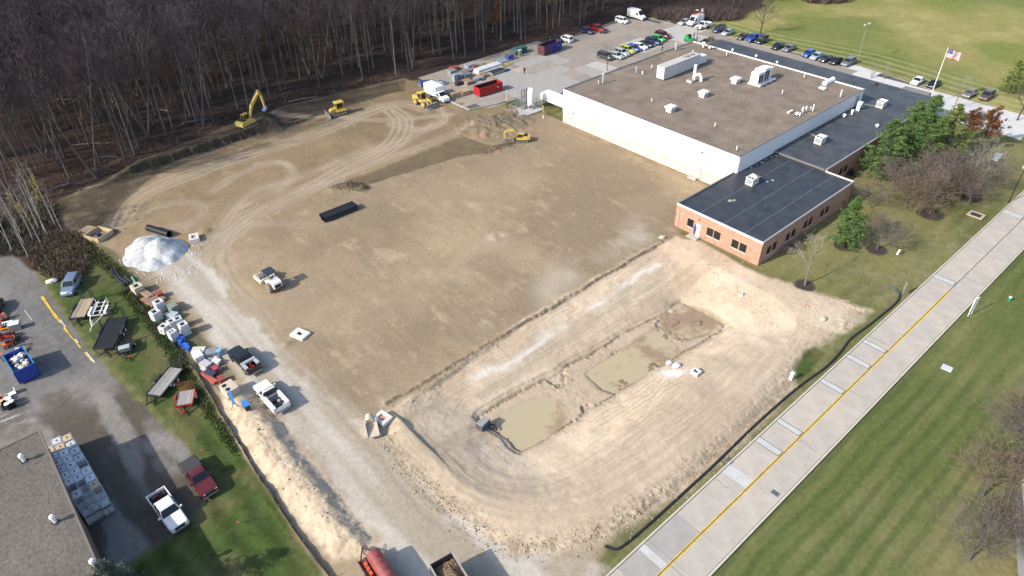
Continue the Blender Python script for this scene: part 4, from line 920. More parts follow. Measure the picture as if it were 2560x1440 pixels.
def excavator(label, loc, rz, s, boom, house_rz=0, bucketm=None, mini=False, name='excavator'):
    """boom: list of (x, z) from its foot to its tip, then the stick's end."""
    root = thing(name, label, 'excavator', loc, rz); root.scale = (s, s, s)
    for y in (-1.15, 1.15): track(root, y, 4.2, .85, .6)
    MB().box(-1.3, 1.3, -.9, .9, .4, .85).build('undercarriage', trackm, root)
    if mini:
        bl = MB().prism([(2.5, .05), (2.62, .05), (2.5, .5), (2.6, .95), (2.5, .95), (2.4, .5)], -1.5, 1.5)
        for y in (-.6, .6): bl.bar((1.2, y, .5), (2.5, y, .4), .16)
        bl.build('dozer_blade', steel, root)
    hs = MB(); hs.loft([[(x, -1.3, z0), (x, 1.3, z0), (x, 1.3, z1), (x, 1.1, z1 + .08), (x, -1.1, z1 + .08), (x, -1.3, z1)] for x, z0, z1 in ((-2.6, 1.2, 1.75), (-2.35, 1.0, 2.0), (-.9, 1.0, 2.05), (-.2, 1.0, 1.75), (1.4, 1.0, 1.6))])
    hs.box(-.9, .4, -1.28, -.55, 1.6, 1.95)
    h = hs.build('upper_body', cat_y, root, (0, 0, 0), house_rz)
    MB().loft([[(-2.75 - .1 * math.sin(t), -1.3 + 2.6 * k / 6, z) for k, t in [(j, math.pi * j / 6) for j in range(7)]] + [(-2.1, 1.3, z), (-2.1, -1.3, z)] for z in (1.0, 1.95)]).build('counterweight', cat_y2, root, (0, 0, 0), house_rz)
    MB().box(-2.05, -1.0, -1.0, .9, 2.1, 2.2).build('engine_cover', darkm, h)
    MB().cyl((-1.6, -.8, 2.1), (-1.6, -.8, 2.75), .07, n=6).build('exhaust', darkm, h)
    cb = MB(); cp = [(-.55, 1.55), (1.2, 1.55), (1.35, 2.15), (.95, 2.98), (-.5, 2.98)]
    cb.prism([(x * .97, z) for x, z in cp], .36, 1.22).build('cab_glass', glassd, h)
    fr = MB()
    for y in (.34, 1.24):
        for a, b in zip(cp, cp[1:] + cp[:1]): fr.bar((a[0], y, a[1]), (b[0], y, b[1]), .09)
        fr.bar((.35, y, 1.55), (.3, y, 2.98), .07)
    fr.box(-.6, 1.0, .3, 1.28, 2.96, 3.07); fr.box(-.6, 1.28, .33, 1.25, 1.3, 1.75)
    fr.build('cab_frame', cat_y, h)
    def beam(pts, th, w_, nm, m=cat_y):
        n = len(pts); up = []; dn = []
        for i, (x, z) in enumerate(pts):
            a = pts[max(i - 1, 0)]; b = pts[min(i + 1, n - 1)]; dx, dz = b[0] - a[0], b[1] - a[1]; L = math.hypot(dx, dz)
            t = th * (1.15 if 0 < i < n - 1 else .62); up.append((x - dz / L * t / 2, z + dx / L * t / 2)); dn.append((x + dz / L * t / 2, z - dx / L * t / 2))
        return MB().prism(up + dn[::-1], -w_ / 2, w_ / 2).build(nm, m, h)
    bp, sp = boom['boom'], boom['stick']
    beam(bp, .62, .5, 'boom'); beam(sp, .5, .36, 'stick')
    cy = MB()
    for y in (-.36, .36): cy.cyl((.9, y, 1.35), (bp[1][0] - .1, y, bp[1][1] - .25), .08, n=7)
    cy.cyl((bp[1][0] - .2, 0, bp[1][1] + .5), (sp[0][0], 0, sp[0][1] + .35), .09, n=7); cy.cyl((sp[0][0] + .3, 0, sp[0][1] + .1), (sp[-1][0] + .35, 0, sp[-1][1] + .45), .07, n=7)
    cy.build('hydraulic_ram', steel, h)
    ex, ez = sp[-1]; sg = -1
    bk = [(ex + .15, ez + .1), (ex + .45, ez - .25), (ex + .3, ez - .95), (ex - .3, ez - 1.25), (ex - .85, ez - 1.05), (ex - .5, ez - .85), (ex - .1, ez - .6)]
    B = MB().prism(bk, -.55, .55)
    for k in range(4): B.box(ex - 1.0, ex - .75, -.5 + k * .3, -.38 + k * .3, ez - 1.1, ez - 1.0)
    B.build('bucket', bucketm or steel, h)
    return root
bluebucket = mat('blue_bucket', (.035, .07, .26), .5, .25, 2, col2=(.2, .24, .32))
excavator('large yellow excavator with blue bucket digging at the edge of the woods', gz(622, 316), head((605, 322), (650, 306)), .86,
          dict(boom=[(.9, 1.7), (2.3, 4.4), (5.6, 7.0)], stick=[(5.2, 7.3), (6.0, 5.6), (6.2, 3.0)]), R(14), bluebucket)
excavator('compact yellow excavator trenching near the warehouse corner', gz(1303, 353), head((1318, 355), (1285, 357)), .64,
          dict(boom=[(.9, 1.7), (2.6, 3.9), (4.9, 3.5)], stick=[(4.6, 4.0), (5.4, 2.7), (5.2, .9)]), R(-8), mini=True, name='mini_excavator')
# bulldozer
p = gz(846, 286); rz = head((866, 281), (826, 291))
bz = thing('bulldozer', 'yellow bulldozer on the dark strip below the woods', 'bulldozer', p, rz); bz.scale = (1.0,) * 3
for y in (-.95, .95): track(bz, y, 3.6, .95, .5)
MB().loft([[(x, -w_, .6), (x, w_, .6), (x, w_, z), (x, -w_, z)] for x, w_, z in ((-1.7, .7, 1.5), (-.6, .7, 1.6), (.2, .6, 1.75), (1.7, .5, 1.5), (1.85, .45, 1.3))]).build('hull', cat_y, bz)
for y in (-.95, .95): MB().box(-1.6, .6, y - .32, y + .32, 1.0, 1.2).build('fender', cat_y, bz)
MB().box(-1.2, .35, -.68, .68, 1.55, 2.75, None, .08, .05).build('cab_glass', glassd, bz)
f_ = MB()
for x in (-1.22, .38):
    for y in (-.7, .7): f_.bar((x, y, 1.5), (x * .93, y * .93, 2.8), .1)
f_.build('cab_frame', cat_y, bz)
MB().loft([[(-1.5, -.8, 2.78), (-1.5, .8, 2.78), (.6, .8, 2.78), (.6, -.8, 2.78)], [(-1.4, -.7, 2.92), (-1.4, .7, 2.92), (.5, .7, 2.92), (.5, -.7, 2.92)]]).build('cab_roof', cat_y, bz)
MB().prism([(2.35, .1), (2.5, .1), (2.38, .6), (2.55, 1.15), (2.42, 1.15), (2.22, .6)], -1.75, 1.75).build('blade', steel, bz)
f_ = MB()
for y in (-.62, .62): f_.bar((.6, y, .5), (2.35, y, .4), .18)
f_.cyl((1.2, .4, 1.4), (2.3, .4, .9), .07, n=6).cyl((1.2, -.4, 1.4), (2.3, -.4, .9), .07, n=6).build('push_arm', steel, bz)
MB().cyl((1.1, .2, 1.5), (1.1, .2, 2.3), .06, n=6).build('exhaust', darkm, bz)
# wheel loader
p = gz(1058, 262); rz = head((1040, 253), (1082, 271))
wl = thing('wheel_loader', 'yellow wheel loader with lowered bucket in front of the box truck', 'loader', p, rz); wl.scale = (.95,) * 3
for x in (-1.5, 1.5):
    for s in (-1, 1):
        t = MB().loft([[(r_ * math.cos(a), y, r_ * math.sin(a)) for a in [i * math.pi / 9 for i in range(18)]] for y, r_ in ((-.28, .68), (-.2, .8), (.2, .8), (.28, .68))])
        o = t.build('wheel', muddy, wl, (x, s * 1.05, .8)); MB().cyl((0, s * .2, 0), (0, s * .3, 0), .42, n=12).build('rim', cat_y, o)
MB().loft([[(x, -w_, z0), (x, w_, z0), (x, w_, z1), (x, -w_, z1)] for x, w_, z0, z1 in ((-3.0, .8, .95, 1.75), (-2.8, .95, .8, 2.0), (-1.0, .95, .8, 2.15), (-.3, .6, .7, 1.6), (.2, .5, .7, 1.5), (2.1, .5, .6, 1.4))]).build('hull', cat_y, wl)
for s in (-1, 1): MB().box(-2.3, -.7, s * 1.05 - .3, s * 1.05 + .3, 1.66, 1.74).build('fender', cat_y, wl)
MB().box(-1.0, .35, -.72, .72, 1.6, 3.0, None, .1, .06).build('cab_glass', glassd, wl)
f_ = MB()
for x in (-1.02, .37):
    for y in (-.74, .74): f_.bar((x, y, 1.6), (x * .88 - .02, y * .92, 3.0), .1)
f_.build('cab_frame', cat_y, wl); MB().box(-1.1, .45, -.82, .82, 3.0, 3.14, None, .08, .08).build('cab_roof', cat_y, wl)
f_ = MB()
for y in (-.5, .5): f_.bar((.9, y, 1.7), (2.3, y, 1.35), .2, .34).bar((2.3, y, 1.35), (3.2, y, .5), .2, .3)
f_.build('lift_arm', cat_y, wl)
MB().prism([(3.0, .1), (4.1, .05), (4.1, .12), (3.3, .2), (3.12, .55), (3.3, 1.1), (3.75, 1.2), (3.7, 1.3), (3.2, 1.22), (2.95, .6)], -1.45, 1.45).build('bucket', steel, wl)
# soil roller
p = gz(678, 712); rz = head((692, 722), (655, 692))
rl = thing('soil_roller', 'white soil roller with steel drum and dark canopy on the open pad', 'roller', p, rz)
dr = MB().cyl((1.75, -1.0, .75), (1.75, 1.0, .75), .75, n=22).build('drum', steel, rl)
f_ = MB()
for s in (-1, 1): f_.box(.6, 2.75, s * 1.14 - .1, s * 1.14 + .1, .5, .95)
f_.box(2.62, 2.85, -1.04, 1.04, .5, .95).box(.55, .8, -1.04, 1.04, .5, 1.05); f_.build('drum_frame', mat('cream_paint', (.70, .66, .55), .55, .12, 2), rl)
MB().box(.0, .7, -.35, .35, .5, .9).build('hitch', darkm, rl)
MB().loft([[(x, -w_, z0), (x, w_, z0), (x, w_, z1), (x, -w_, z1)] for x, w_, z0, z1 in ((.25, .7, .7, 1.15), (-.6, .75, .6, 1.3), (-.75, .75, .6, 1.75), (-2.3, .72, .65, 1.65), (-2.5, .66, .75, 1.45))]).build('hull', mat('white_machine', (.72, .72, .69), .45, .1, 1.5, coat=.3), rl)
MB().box(-2.56, -2.47, -.45, .45, .85, 1.4).build('grille', darkm, rl)
for s in (-1, 1):
    t = MB().loft([[(r_ * math.cos(a), y, r_ * math.sin(a)) for a in [i * math.pi / 10 for i in range(20)]] for y, r_ in ((-.3, .6), (-.2, .76), (.2, .76), (.3, .6))])
    o = t.build('wheel', muddy, rl, (-1.5, s * 1.03, .76)); MB().cyl((0, s * .2, 0), (0, s * .3, 0), .4, n=12).build('rim', _M['white_machine'], o)
f_ = MB()
for x in (.1, -1.0):
    for y in (-.6, .6): f_.bar((x, y, 1.1), (x * .95, y, 2.75), .08)
f_.build('canopy_post', darkm, rl)
MB().box(-1.25, .45, -.82, .82, 2.75, 2.86, None, .06, .06).build('canopy', mat('navy_canopy', (.035, .042, .06), .55, .1), rl)
sset = MB().box(-.85, -.35, -.3, .3, 1.2, 1.4).box(-.95, -.8, -.3, .3, 1.4, 1.9).build('seat', black, rl)
MB().cyl((-.1, 0, 1.2), (.0, 0, 1.75), .05, n=6).cyl((0, -.0, 1.75), (.02, 0, 1.78), .2, n=10).build('steering_wheel', darkm, rl)
MB().cyl((-1.3, .25, 1.7), (-1.3, .25, 2.1), .05, n=6).build('exhaust', darkm, rl)
# dumpsters
def dumpster(label, loc, rz, L, W_, H_, m, inm, name='dumpster', logo=True, endm=None):
    o = thing(name, label, 'dumpster', loc, rz); t = .09
    for nm, a in (('side_wall', (-L / 2, L / 2, -W_ / 2, -W_ / 2 + t)), ('side_wall', (-L / 2, L / 2, W_ / 2 - t, W_ / 2)), ('end_wall', (-L / 2, -L / 2 + t, -W_ / 2 + t + .002, W_ / 2 - t - .002)), ('end_wall', (L / 2 - t, L / 2, -W_ / 2 + t + .002, W_ / 2 - t - .002))):
        b = MB().box(a[0], a[1], a[2], a[3], .2, H_)
        s = MB()
        if nm == 'side_wall':
            y = a[2] if a[2] < 0 else a[3]; sg = -1 if a[2] < 0 else 1
            for k in range(int(L / .75) + 1): x = -L / 2 + .1 + k * (L - .2) / int(L / .75); b.box(x - .05, x + .05, min(y, y + sg * .08), max(y, y + sg * .08), .25, H_ - .1)
        b.box(a[0] - .04, a[1] + .04, a[2] - .04, a[3] + .04, H_, H_ + .1)
        b.build(nm, (endm if endm and nm == 'end_wall' else m), o)
    MB().box(-L / 2 + t, L / 2 - t, -W_ / 2 + t, W_ / 2 - t, .2, .34).build('floor', inm, o)
    MB().box(-L / 2 + t, L / 2 - t, -W_ / 2 + t, -W_ / 2 + t + .02, .34, H_ - .02).box(-L / 2 + t, L / 2 - t, W_ / 2 - t - .02, W_ / 2 - t, .34, H_ - .02).build('lining', inm, o)
    for y in (-.5, .5): MB().box(-L / 2, L / 2, y - .06, y + .06, 0, .19).build('skid_rail', darkm, o)
    if logo: MB().cyl((L * .28, -W_ / 2 - .085, H_ * .65), (L * .28, -W_ / 2 - .1, H_ * .65), .16, n=10).build('emblem', white, o)
    return o
redp = mat('red_dumpster', (.36, .014, .016), .45, .15, 1.2, coat=.2); darkr = mat('rusty_lining', (.05, .035, .035), .8, .35, 2)
dumpster('bright red open dumpster near the gas tank', (mid((1192, 240), (1249, 223)).x, mid((1192, 240), (1249, 223)).y, .01), head((1192, 241), (1248, 224)), 6.7, 2.4, 2.0, redp, darkr)
bluep = mat('blue_dumpster', (.025, .04, .22), .5, .25, 1.0); rustd = mat('rusty_red', (.10, .035, .035), .7, .3, 1.2)
q = mid((1352, 138), (1396, 122)); o = dumpster('blue and rust coloured dumpster in front of the black car', (q.x, q.y, .01), head((1352, 141), (1397, 124)), 7.0, 2.4, 2.4, bluep, rustd, endm=rustd)
MB().box(-3.54, -1.1, -1.30, -1.285, .25, 2.35).build('rusted_panel', rustd, o)
royal = mat('royal_blue', (.018, .055, .33), .45, .15, 1.2, coat=.2); teal = mat('teal_rim', (.03, .25, .38), .5, .15)
q = mid((45, 905), (84, 955)); q = Vector((q.x, q.y, .01))
D3 = dumpster('royal blue dumpster heaped with white rubbish bags', (q.x, q.y, .01), head((40, 898), (82, 962)), 4.6, 2.35, 2.1, royal, mat('dumpster_inside', (.03, .035, .06), .8))
for y in (-1.2, 1.2): MB().box(-2.35, 2.35, y - .05, y + .05, 2.2, 2.27).build('top_rim', teal, D3)
bag_m = [mat('bag_' + n_, c, .4, .12, 4) for n_, c in (('white', (.72, .72, .74)), ('grey', (.4, .41, .44)), ('tan', (.5, .37, .22)), ('blue', (.06, .1, .32)), ('cream', (.62, .55, .42)), ('dark', (.06, .05, .05)), ('yellow', (.6, .5, .1)))]
def blob(r, m, loc, name='rubbish_bag', sq=(1, 1, .7), seed=0, parent=None):
    rs_ = random.Random(seed); b = MB(); rings = []
    for i in range(1, 6):
        a = math.pi * i / 6; rings.append([(r * sq[0] * math.sin(a) * math.cos(t) * rs_.uniform(.75, 1.15), r * sq[1] * math.sin(a) * math.sin(t) * rs_.uniform(.75, 1.15), r * sq[2] * math.cos(math.pi - a) * rs_.uniform(.85, 1.1)) for t in [j * math.pi / 4 for j in range(8)]])
    b.loft(rings); o = b.build(name, m, parent, loc, rs_.random() * 6, smooth=False); return o
rs = random.Random(5); n_bag = 0
Rm = Matrix.Rotation(D3.rotation_euler.z, 3, 'Z')
fill = MB().box(-2.2, 2.2, -1.05, 1.05, .35, 1.35).build('rubbish', mat('rubbish', (.2, .2, .24), .8, .6, 3), D3)
sizes = ['big', 'small', 'crumpled', 'flat', 'bulging', 'torn']
for i in range(30):
    x, y = rs.uniform(-1.9, 1.9), rs.uniform(-.85, .85); r = rs.uniform(.22, .5)
    k = rs.choice((0, 0, 0, 1, 1, 2, 3, 4, 5)) if i != 7 else 6
    w = Vector((q.x, q.y, 0)) + Rm @ Vector((x, y, 1.55 + .35 * rs.random()))
    cn = ('white', 'grey', 'tan', 'blue', 'cream', 'dark', 'yellow')[k]
    if rs.random() < .3:
        nm_b = 1; o = MB().cbox((0, 0, 0), (r * 2, r * 1.3, r * .8)).build('cardboard_box' if k in (2, 4) else 'rubbish_piece', bag_m[k], None, w); o.rotation_euler = (rs.uniform(-.5, .5), rs.uniform(-.5, .5), rs.random() * 6)
    else: nm_b = 0; o = blob(r, bag_m[k], w, seed=i)
    tag(o, '%s %s in the blue dumpster, %s, %s' % (cn, ('crumpled box' if nm_b else 'rubbish bag'), ('end by the tools' if x < -1.0 else 'end facing shop' if x > 1.0 else 'midway'), 'near its wall' if y < -.3 else 'near its lane side' if y > .3 else 'on the centre line'), 'rubbish', 'rubbish heaped in the blue dumpster')
# ---------------------------------------------------------------- trailers
wood_deck = [mat('deck_plank%d' % i, c, .85, .25, 2.0, stretch=(1, 6, 6)) for i, c in enumerate([(.33, .27, .19), (.27, .22, .16), (.38, .31, .21)])]
grey_deck = [mat('grey_plank%d' % i, c, .85, .25, 2.0, stretch=(1, 6, 6)) for i, c in enumerate([(.30, .285, .26), (.36, .345, .32), (.26, .24, .22)])]
def flat_trailer(label, loc, rz, L, W_, decks, fm, h=.62, ramps=True, planks=8, fend=True, tand=True, tongue=1.3, mesh_gate=False, rails=0.0, rm=None):
    """Nose towards +x."""
    o = thing('flatbed_trailer' if not mesh_gate else 'utility_trailer', label, 'trailer', loc, rz)
    f = MB()
    for s in (-1, 1): f.box(-L / 2, L / 2, s * (W_ / 2 + .05) - .05, s * (W_ / 2 + .05) + .05, h - .16, h + .08)
    f.box(L / 2 - .08, L / 2 + .04, -W_ / 2 - .1, W_ / 2 + .1, h - .16, h + .08).box(-L / 2 - .04, -L / 2 + .04, -W_ / 2 - .1, W_ / 2 + .1, h - .16, h + .02)
    f.bar((L / 2, -W_ / 2, h - .08), (L / 2 + tongue, 0, h - .12), .1, .14).bar((L / 2, W_ / 2, h - .08), (L / 2 + tongue, 0, h - .12), .1, .14).bar((L / 2 + tongue - .1, 0, h - .12), (L / 2 + tongue + .3, 0, h - .12), .12)
    if rails:
        for s in (-1, 1):
            f.bar((-L / 2, s * W_ / 2, h + rails), (L / 2, s * W_ / 2, h + rails), .06)
            for k in range(4): f.bar((-L / 2 + L * k / 3, s * W_ / 2, h), (-L / 2 + L * k / 3, s * W_ / 2, h + rails), .05)
        f.bar((L / 2, -W_ / 2, h + rails), (L / 2, W_ / 2, h + rails), .06)
    f.build('frame', fm, o)
    n = planks
    for k in range(n):
        y = -W_ / 2 + W_ * k / n; m = random.choice(decks)
        MB().box(-L / 2 + .05, L / 2 - .09, y + .008, y + W_ / n - .008, h - .06, h + random.uniform(-.005, .01)).build('plank' if n > 2 else 'deck', m, o)
    MB().bar((L / 2 + tongue * .6, .12, .05), (L / 2 + tongue * .6, .12, h + .3), .08).build('jack', steel, o)
    for x in ((-.45, .45) if tand else (0,)):
        for s in (-1, 1): add_wheel(o, x - L * .06, s * (W_ / 2 + .24), .34, .2, True)
    if fend:
        for s in (-1, 1):
            xs_ = (.95 if tand else .5); MB().prism([(-xs_ - L * .06, h - .05), (-xs_ * .8 - L * .06, h + .18), (xs_ * .8 - L * .06, h + .18), (xs_ - L * .06, h - .05), (xs_ - .06 - L * .06, h - .05), (xs_ * .78 - L * .06, h + .13), (-xs_ * .78 - L * .06, h + .13), (-xs_ + .06 - L * .06, h - .05)], s * (W_ / 2 + .24) - .14, s * (W_ / 2 + .24) + .14).build('fender', fm, o)
    if ramps:
        for s in (-.62, .62):
            r_ = MB()
            for t in (-.2, .2): r_.bar((-L / 2 - .08, s * W_ / 2 * 1.1 + t, h), (-L / 2 - .35, s * W_ / 2 * 1.1 + t, h + 1.35), .07)
            for k in range(7): r_.bar((-L / 2 - .08 - .27 * k / 6, s * W_ / 2 * 1.1 - .2, h + 1.35 * k / 6), (-L / 2 - .08 - .27 * k / 6, s * W_ / 2 * 1.1 + .2, h + 1.35 * k / 6), .12, .06)
            r_.build('ramp', rm or fm, o)
    if mesh_gate:
        g = MB(); x = -L / 2 - .06
        for k in range(7): g.bar((x, -W_ / 2 + W_ * k / 6, h), (x - .25, -W_ / 2 + W_ * k / 6, h + 1.2), .03)
        for k in range(6): g.bar((x - .05 * k, -W_ / 2, h + .24 * k), (x - .05 * k, W_ / 2, h + .24 * k), .03)
        g.build('mesh_gate', rm or fm, o)
    return o
def tl(a, b): p = mid(a, b); return (p.x, p.y, max(ground_z(p.x, p.y), -.01) + .01), head(a, b)
flat_trailer('trailer with weathered brown plank deck beside the SUV', *tl((222, 755), (197, 803)), 4.6, 2.0, wood_deck, darkm)
flat_trailer('long black-decked flatbed trailer with raised ramps', *tl((299, 806), (264, 880)), 6.4, 2.5, [black], darkm, planks=2, h=.85)
flat_trailer('grey-decked tandem trailer near the red one', *tl((438, 936), (394, 990)), 5.0, 1.9, grey_deck, mat('black_frame', (.025, .027, .03), .6, .2, 3))
flat_trailer('small red trailer with mesh gate and plank deck', *tl((470, 985), (463, 1020)), 2.6, 1.9, [grey_deck[0], grey_deck[1]], mat('red_frame', (.28, .035, .02), .6, .2, 3), tand=False, ramps=False, mesh_gate=True, h=.55, rm=mat('rusty_mesh', (.25, .09, .04), .7))
o = flat_trailer('little black mesh-sided trailer carrying a glass-lidded box', *tl((316, 855), (317, 893)), 2.6, 1.7, [black], _M['black_frame'], tand=False, ramps=False, mesh_gate=True, planks=2, h=.55, rails=.45)
bt_ = thing('display_box', 'pale glass-topped box riding on the little mesh trailer', 'box', o.matrix_basis @ Vector((.75, 0, .58)) if False else (o.location.x + .75 * math.cos(o.rotation_euler.z), o.location.y + .75 * math.sin(o.rotation_euler.z), o.location.z + .56), o.rotation_euler.z)
MB().box(-.45, .45, -.7, .7, 0, .5).build('case', greym, bt_); MB().box(-.4, .4, -.65, .65, .501, .53).build('lid', mat('pale_glass', (.35, .42, .42), .15, 0), bt_)
# boat trailer: an open white frame
loc, rz = tl((258, 768), (238, 815))
bo = thing('boat_trailer', 'empty white tubular boat trailer between the flatbeds', 'trailer', loc, rz)
wt = mat('white_tube', (.75, .75, .73), .45, .08, 3); f = MB()
for s in (-1, 1): f.tube([(-2.6, s * .85, .6), (.3, s * .85, .6), (1.5, s * .6, .62), (2.9, 0, .6)], .07, 6)
f.tube([(2.8, 0, .6), (4.0, 0, .58)], .07)
for x in (-2.5, -1.6, -.5, .5): f.bar((x, -.85, .6), (x, .85, .6), .09)
f.build('frame', wt, bo); f = MB()
for s in (-1, 1):
    f.bar((-2.7, s * .45, .8), (.4, s * .45, .8), .12); f.bar((-2.5, s * .7, .6), (-2.5, s * .8, 1.35), .06)
f.build('bunk', wt, bo)
for s in (-1, 1):
    MB().prism([(-1.6, .55), (-1.4, .85), (.2, .85), (.4, .55), (.3, .55), (.14, .78), (-1.34, .78), (-1.5, .55)], s * 1.05 - .16, s * 1.05 + .16).build('fender', wt, bo)
    for x in (-1.05, -.15): add_wheel(bo, x, s * 1.05, .33, .2, True)
f = MB().bar((2.4, 0, .6), (2.4, 0, 1.2), .1).cyl((2.4, -.12, 1.1), (2.4, .12, 1.1), .1, n=8).build('winch', galv, bo)
# tanker wagon with red tank, cut off by the lower edge; and a tipper bed heaped with earth
redt = mat('red_tank', (.23, .045, .045), .5, .2, 1.6, col2=(.30, .085, .08))
loc = spot(951, 1436, 1.2); rz = head((975, 1470), (925, 1390))
tk = thing('tank_wagon', 'red cylindrical tank on a wagon with hoses and pipes', 'trailer', (loc.x, loc.y, 0), rz)
MB().box(-2.6, 2.7, -1.1, 1.1, .62, .8).build('chassis', mat('rusty_chassis', (.12, .05, .035), .7, .3), tk)
R_ = .74; MB().loft([[(x, -.38 + R_ * k * math.cos(a), 1.62 + R_ * k * math.sin(a)) for a in [i * math.pi / 12 for i in range(24)]] for x, k in ((-2.15, .75), (-2.05, .97), (-2.0, 1), (2.0, 1), (2.06, .97), (2.15, .75))]).build('tank', redt, tk, smooth=False)
for x in (-1.2, 1.2): MB().box(x - .12, x + .12, -1.05, .3, .8, 1.15).build('saddle', _M['rusty_chassis'], tk)
for k in range(4): MB().cyl((-1.2 + k * .8, -.38, 2.34), (-1.2 + k * .8, -.38, 2.42), .12, n=10).build('tank_hatch', redt, tk)
for s in (-1, 1):
    for x in (-1.6, 1.6): add_wheel(tk, x, s * 1.0, .42, .26)
for s in (-1.12, 1.12, .42): MB().box(-2.6, 2.7, s - .04, s + .04, .8, 1.02).build('side_board', redt, tk)
for k in range(6): MB().tube([(-2.5, .55 + k * .11, .95 + .03 * (k % 2)), (2.2 - .2 * k, .55 + k * .11, .95)], .05, 6).build('pipe', black, tk)
for k in range(3): MB().box(.3 + k * .55, .75 + k * .55, .55, .8, 1.06, 1.5).build('fuel_can', mat('orange_red', (.6, .10, .04), .45), tk)
MB().tube([(2.6, .1, .95), (3.0, .3, 1.2), (3.5, .2, 1.4), (3.6, -.2, 1.3), (3.2, -.35, 1.1), (2.7, -.2, .9)], .035, 5).build('hose', black, tk)
MB().bar((2.7, -.8, .7), (4.0, 0, .55), .12).bar((2.7, .8, .7), (4.0, 0, .55), .12).build('tongue', _M['rusty_chassis'], tk)
loc = spot(1142, 1476, 1.4); rz = head((1160, 1500), (1106, 1410))
dt = thing('dump_truck_bed', 'dark dump truck bed full of brown earth at the drive entrance', 'truck', (loc.x, loc.y, 0), rz)
bedm = mat('dark_bed', (.05, .045, .045), .6, .25, 2)
for a in ((-3, 3, -1.25, -1.15), (-3, 3, 1.15, 1.25)):
    MB().box(a[0], a[1], a[2], a[3], 1.0, 2.5).build('side_wall', bedm, dt)
    MB().box(a[0], a[1], a[2] - .03, a[3] + .03, 2.5, 2.58).build('side_rail', mat('rail_grey', (.33, .31, .29), .6, .2), dt)
for x in (-3.0, 2.95): MB().box(x, x + .08, -1.14, 1.14, 1.0, 2.5).build('end_wall', bedm, dt)
MB().box(-2.9, 2.9, -1.14, 1.14, 1.0, 1.12).build('floor', bedm, dt)
e = MB(); nx_, ny_ = 30, 14; rs = random.Random(8)
e.add([(-2.9 + 5.8 * i / nx_, -1.13 + 2.26 * j / ny_, 1.7 + .75 * math.sin(math.pi * i / nx_) * math.sin(math.pi * j / ny_) + rs.uniform(-.07, .07)) for i in range(nx_ + 1) for j in range(ny_ + 1)], [(i * (ny_ + 1) + j, (i + 1) * (ny_ + 1) + j, (i + 1) * (ny_ + 1) + j + 1, i * (ny_ + 1) + j + 1) for i in range(nx_) for j in range(ny_)])
e.build('earth_load', mat('earth', (.20, .14, .085), .95, .35, 3), dt)
for s in (-1, 1):
    for x in (-1.9, -.7): add_wheel(dt, x, s * .95, .5, .4)
MB().box(-3, 3, -.5, .5, .5, .99).build('chassis', darkm, dt)
# ---------------------------------------------------------------- trees and shrubs
bark = mat('bark_grey', (.102, .090, .088), .95, .3, 1.5, stretch=(3, 3, .6))  # cloud shade over the woods is put into these darker bark and twig tones
bark2 = mat('bark_dark', (.075, .062, .057), .95, .3, 1.5, stretch=(3, 3, .6))
bark3 = mat('bark_pale', (.17, .153, .14), .95, .25, 1.5, stretch=(3, 3, .6))
birchb = mat('bark_birch', (.36, .34, .31), .85, .25, 1.2, stretch=(1, 1, 4))
twig = mat('twigs_grey', (.072, .060, .064), .95, .35, .5)
twig2 = mat('twigs_purple', (.062, .047, .053), .95, .35, .5)
twig3 = mat('twigs_pale', (.27, .245, .215), .95, .3, .5)
twig4 = mat('twigs_russet', (.15, .108, .084), .95, .35, .5)
def leafm(n, c, c2=None, rough=.75): return mat(n, c, rough, .4, .9, col2=c2, spec=.25)
pine_g = leafm('needles_green', (.07, .145, .045), (.15, .245, .07)); pine_y = leafm('needles_yellow_green', (.11, .165, .04), (.22, .275, .07)); spruce_b = leafm('needles_blue', (.08, .12, .095), (.155, .195, .15))
rusty_l = leafm('leaves_russet', (.13, .055, .025), (.22, .10, .045)); yellow_l = leafm('leaves_yellow', (.38, .29, .03), (.45, .36, .06)); orange_l = leafm('leaves_orange', (.20, .075, .025), (.30, .12, .04)); weed_l = leafm('weeds', (.10, .085, .045), (.14, .15, .05)); weed_b = leafm('dead_weeds', (.11, .075, .055), (.2, .15, .11))
def rv(rs):
    while True:
        v = Vector((rs.uniform(-1, 1), rs.uniform(-1, 1), rs.uniform(-1, 1)))
        if .05 < v.length < 1: return v.normalized()
def blade(b, p, q, w, rs):
    d = q - p; s = d.cross(rv(rs))
    if s.length < 1e-5: return
    s = s.normalized() * w; b.add([p - s, p + s, q], [(0, 1, 2)])
def limb(b, p, d, L, r, lev, rs, cfg):
    n = 3 if lev < 2 else 2; pts = [p]; dd = d.copy()
    for i in range(n):
        dd = (dd + rv(rs) * cfg['wig'] + Vector((0, 0, cfg['up']))).normalized(); pts.append(pts[-1] + dd * L / n)
    if r > .022: b.tube(pts, [r * (1 - .75 * i / n) for i in range(n + 1)], 4 if r > .06 else 3)
    else:
        for a, c in zip(pts, pts[1:]): blade(b, a, c + (c - a) * .1, max(r, cfg['tw']), rs)
    if lev >= cfg['lev']: return
    k = cfg['kids'][lev]
    for j in range(k):
        t = rs.uniform(.25, 1) ** .8; i = min(int(t * n), n - 1); q = pts[i].lerp(pts[i + 1], t * n - i)
        ax = (pts[i + 1] - pts[i]).normalized(); s = ax.cross(rv(rs)).normalized()
        nd = (ax * cfg['fwd'] + s * rs.uniform(.5, 1.0)).normalized()
        limb(b, q, nd, L * rs.uniform(*cfg['len']), r * .55, lev + 1, rs, cfg)
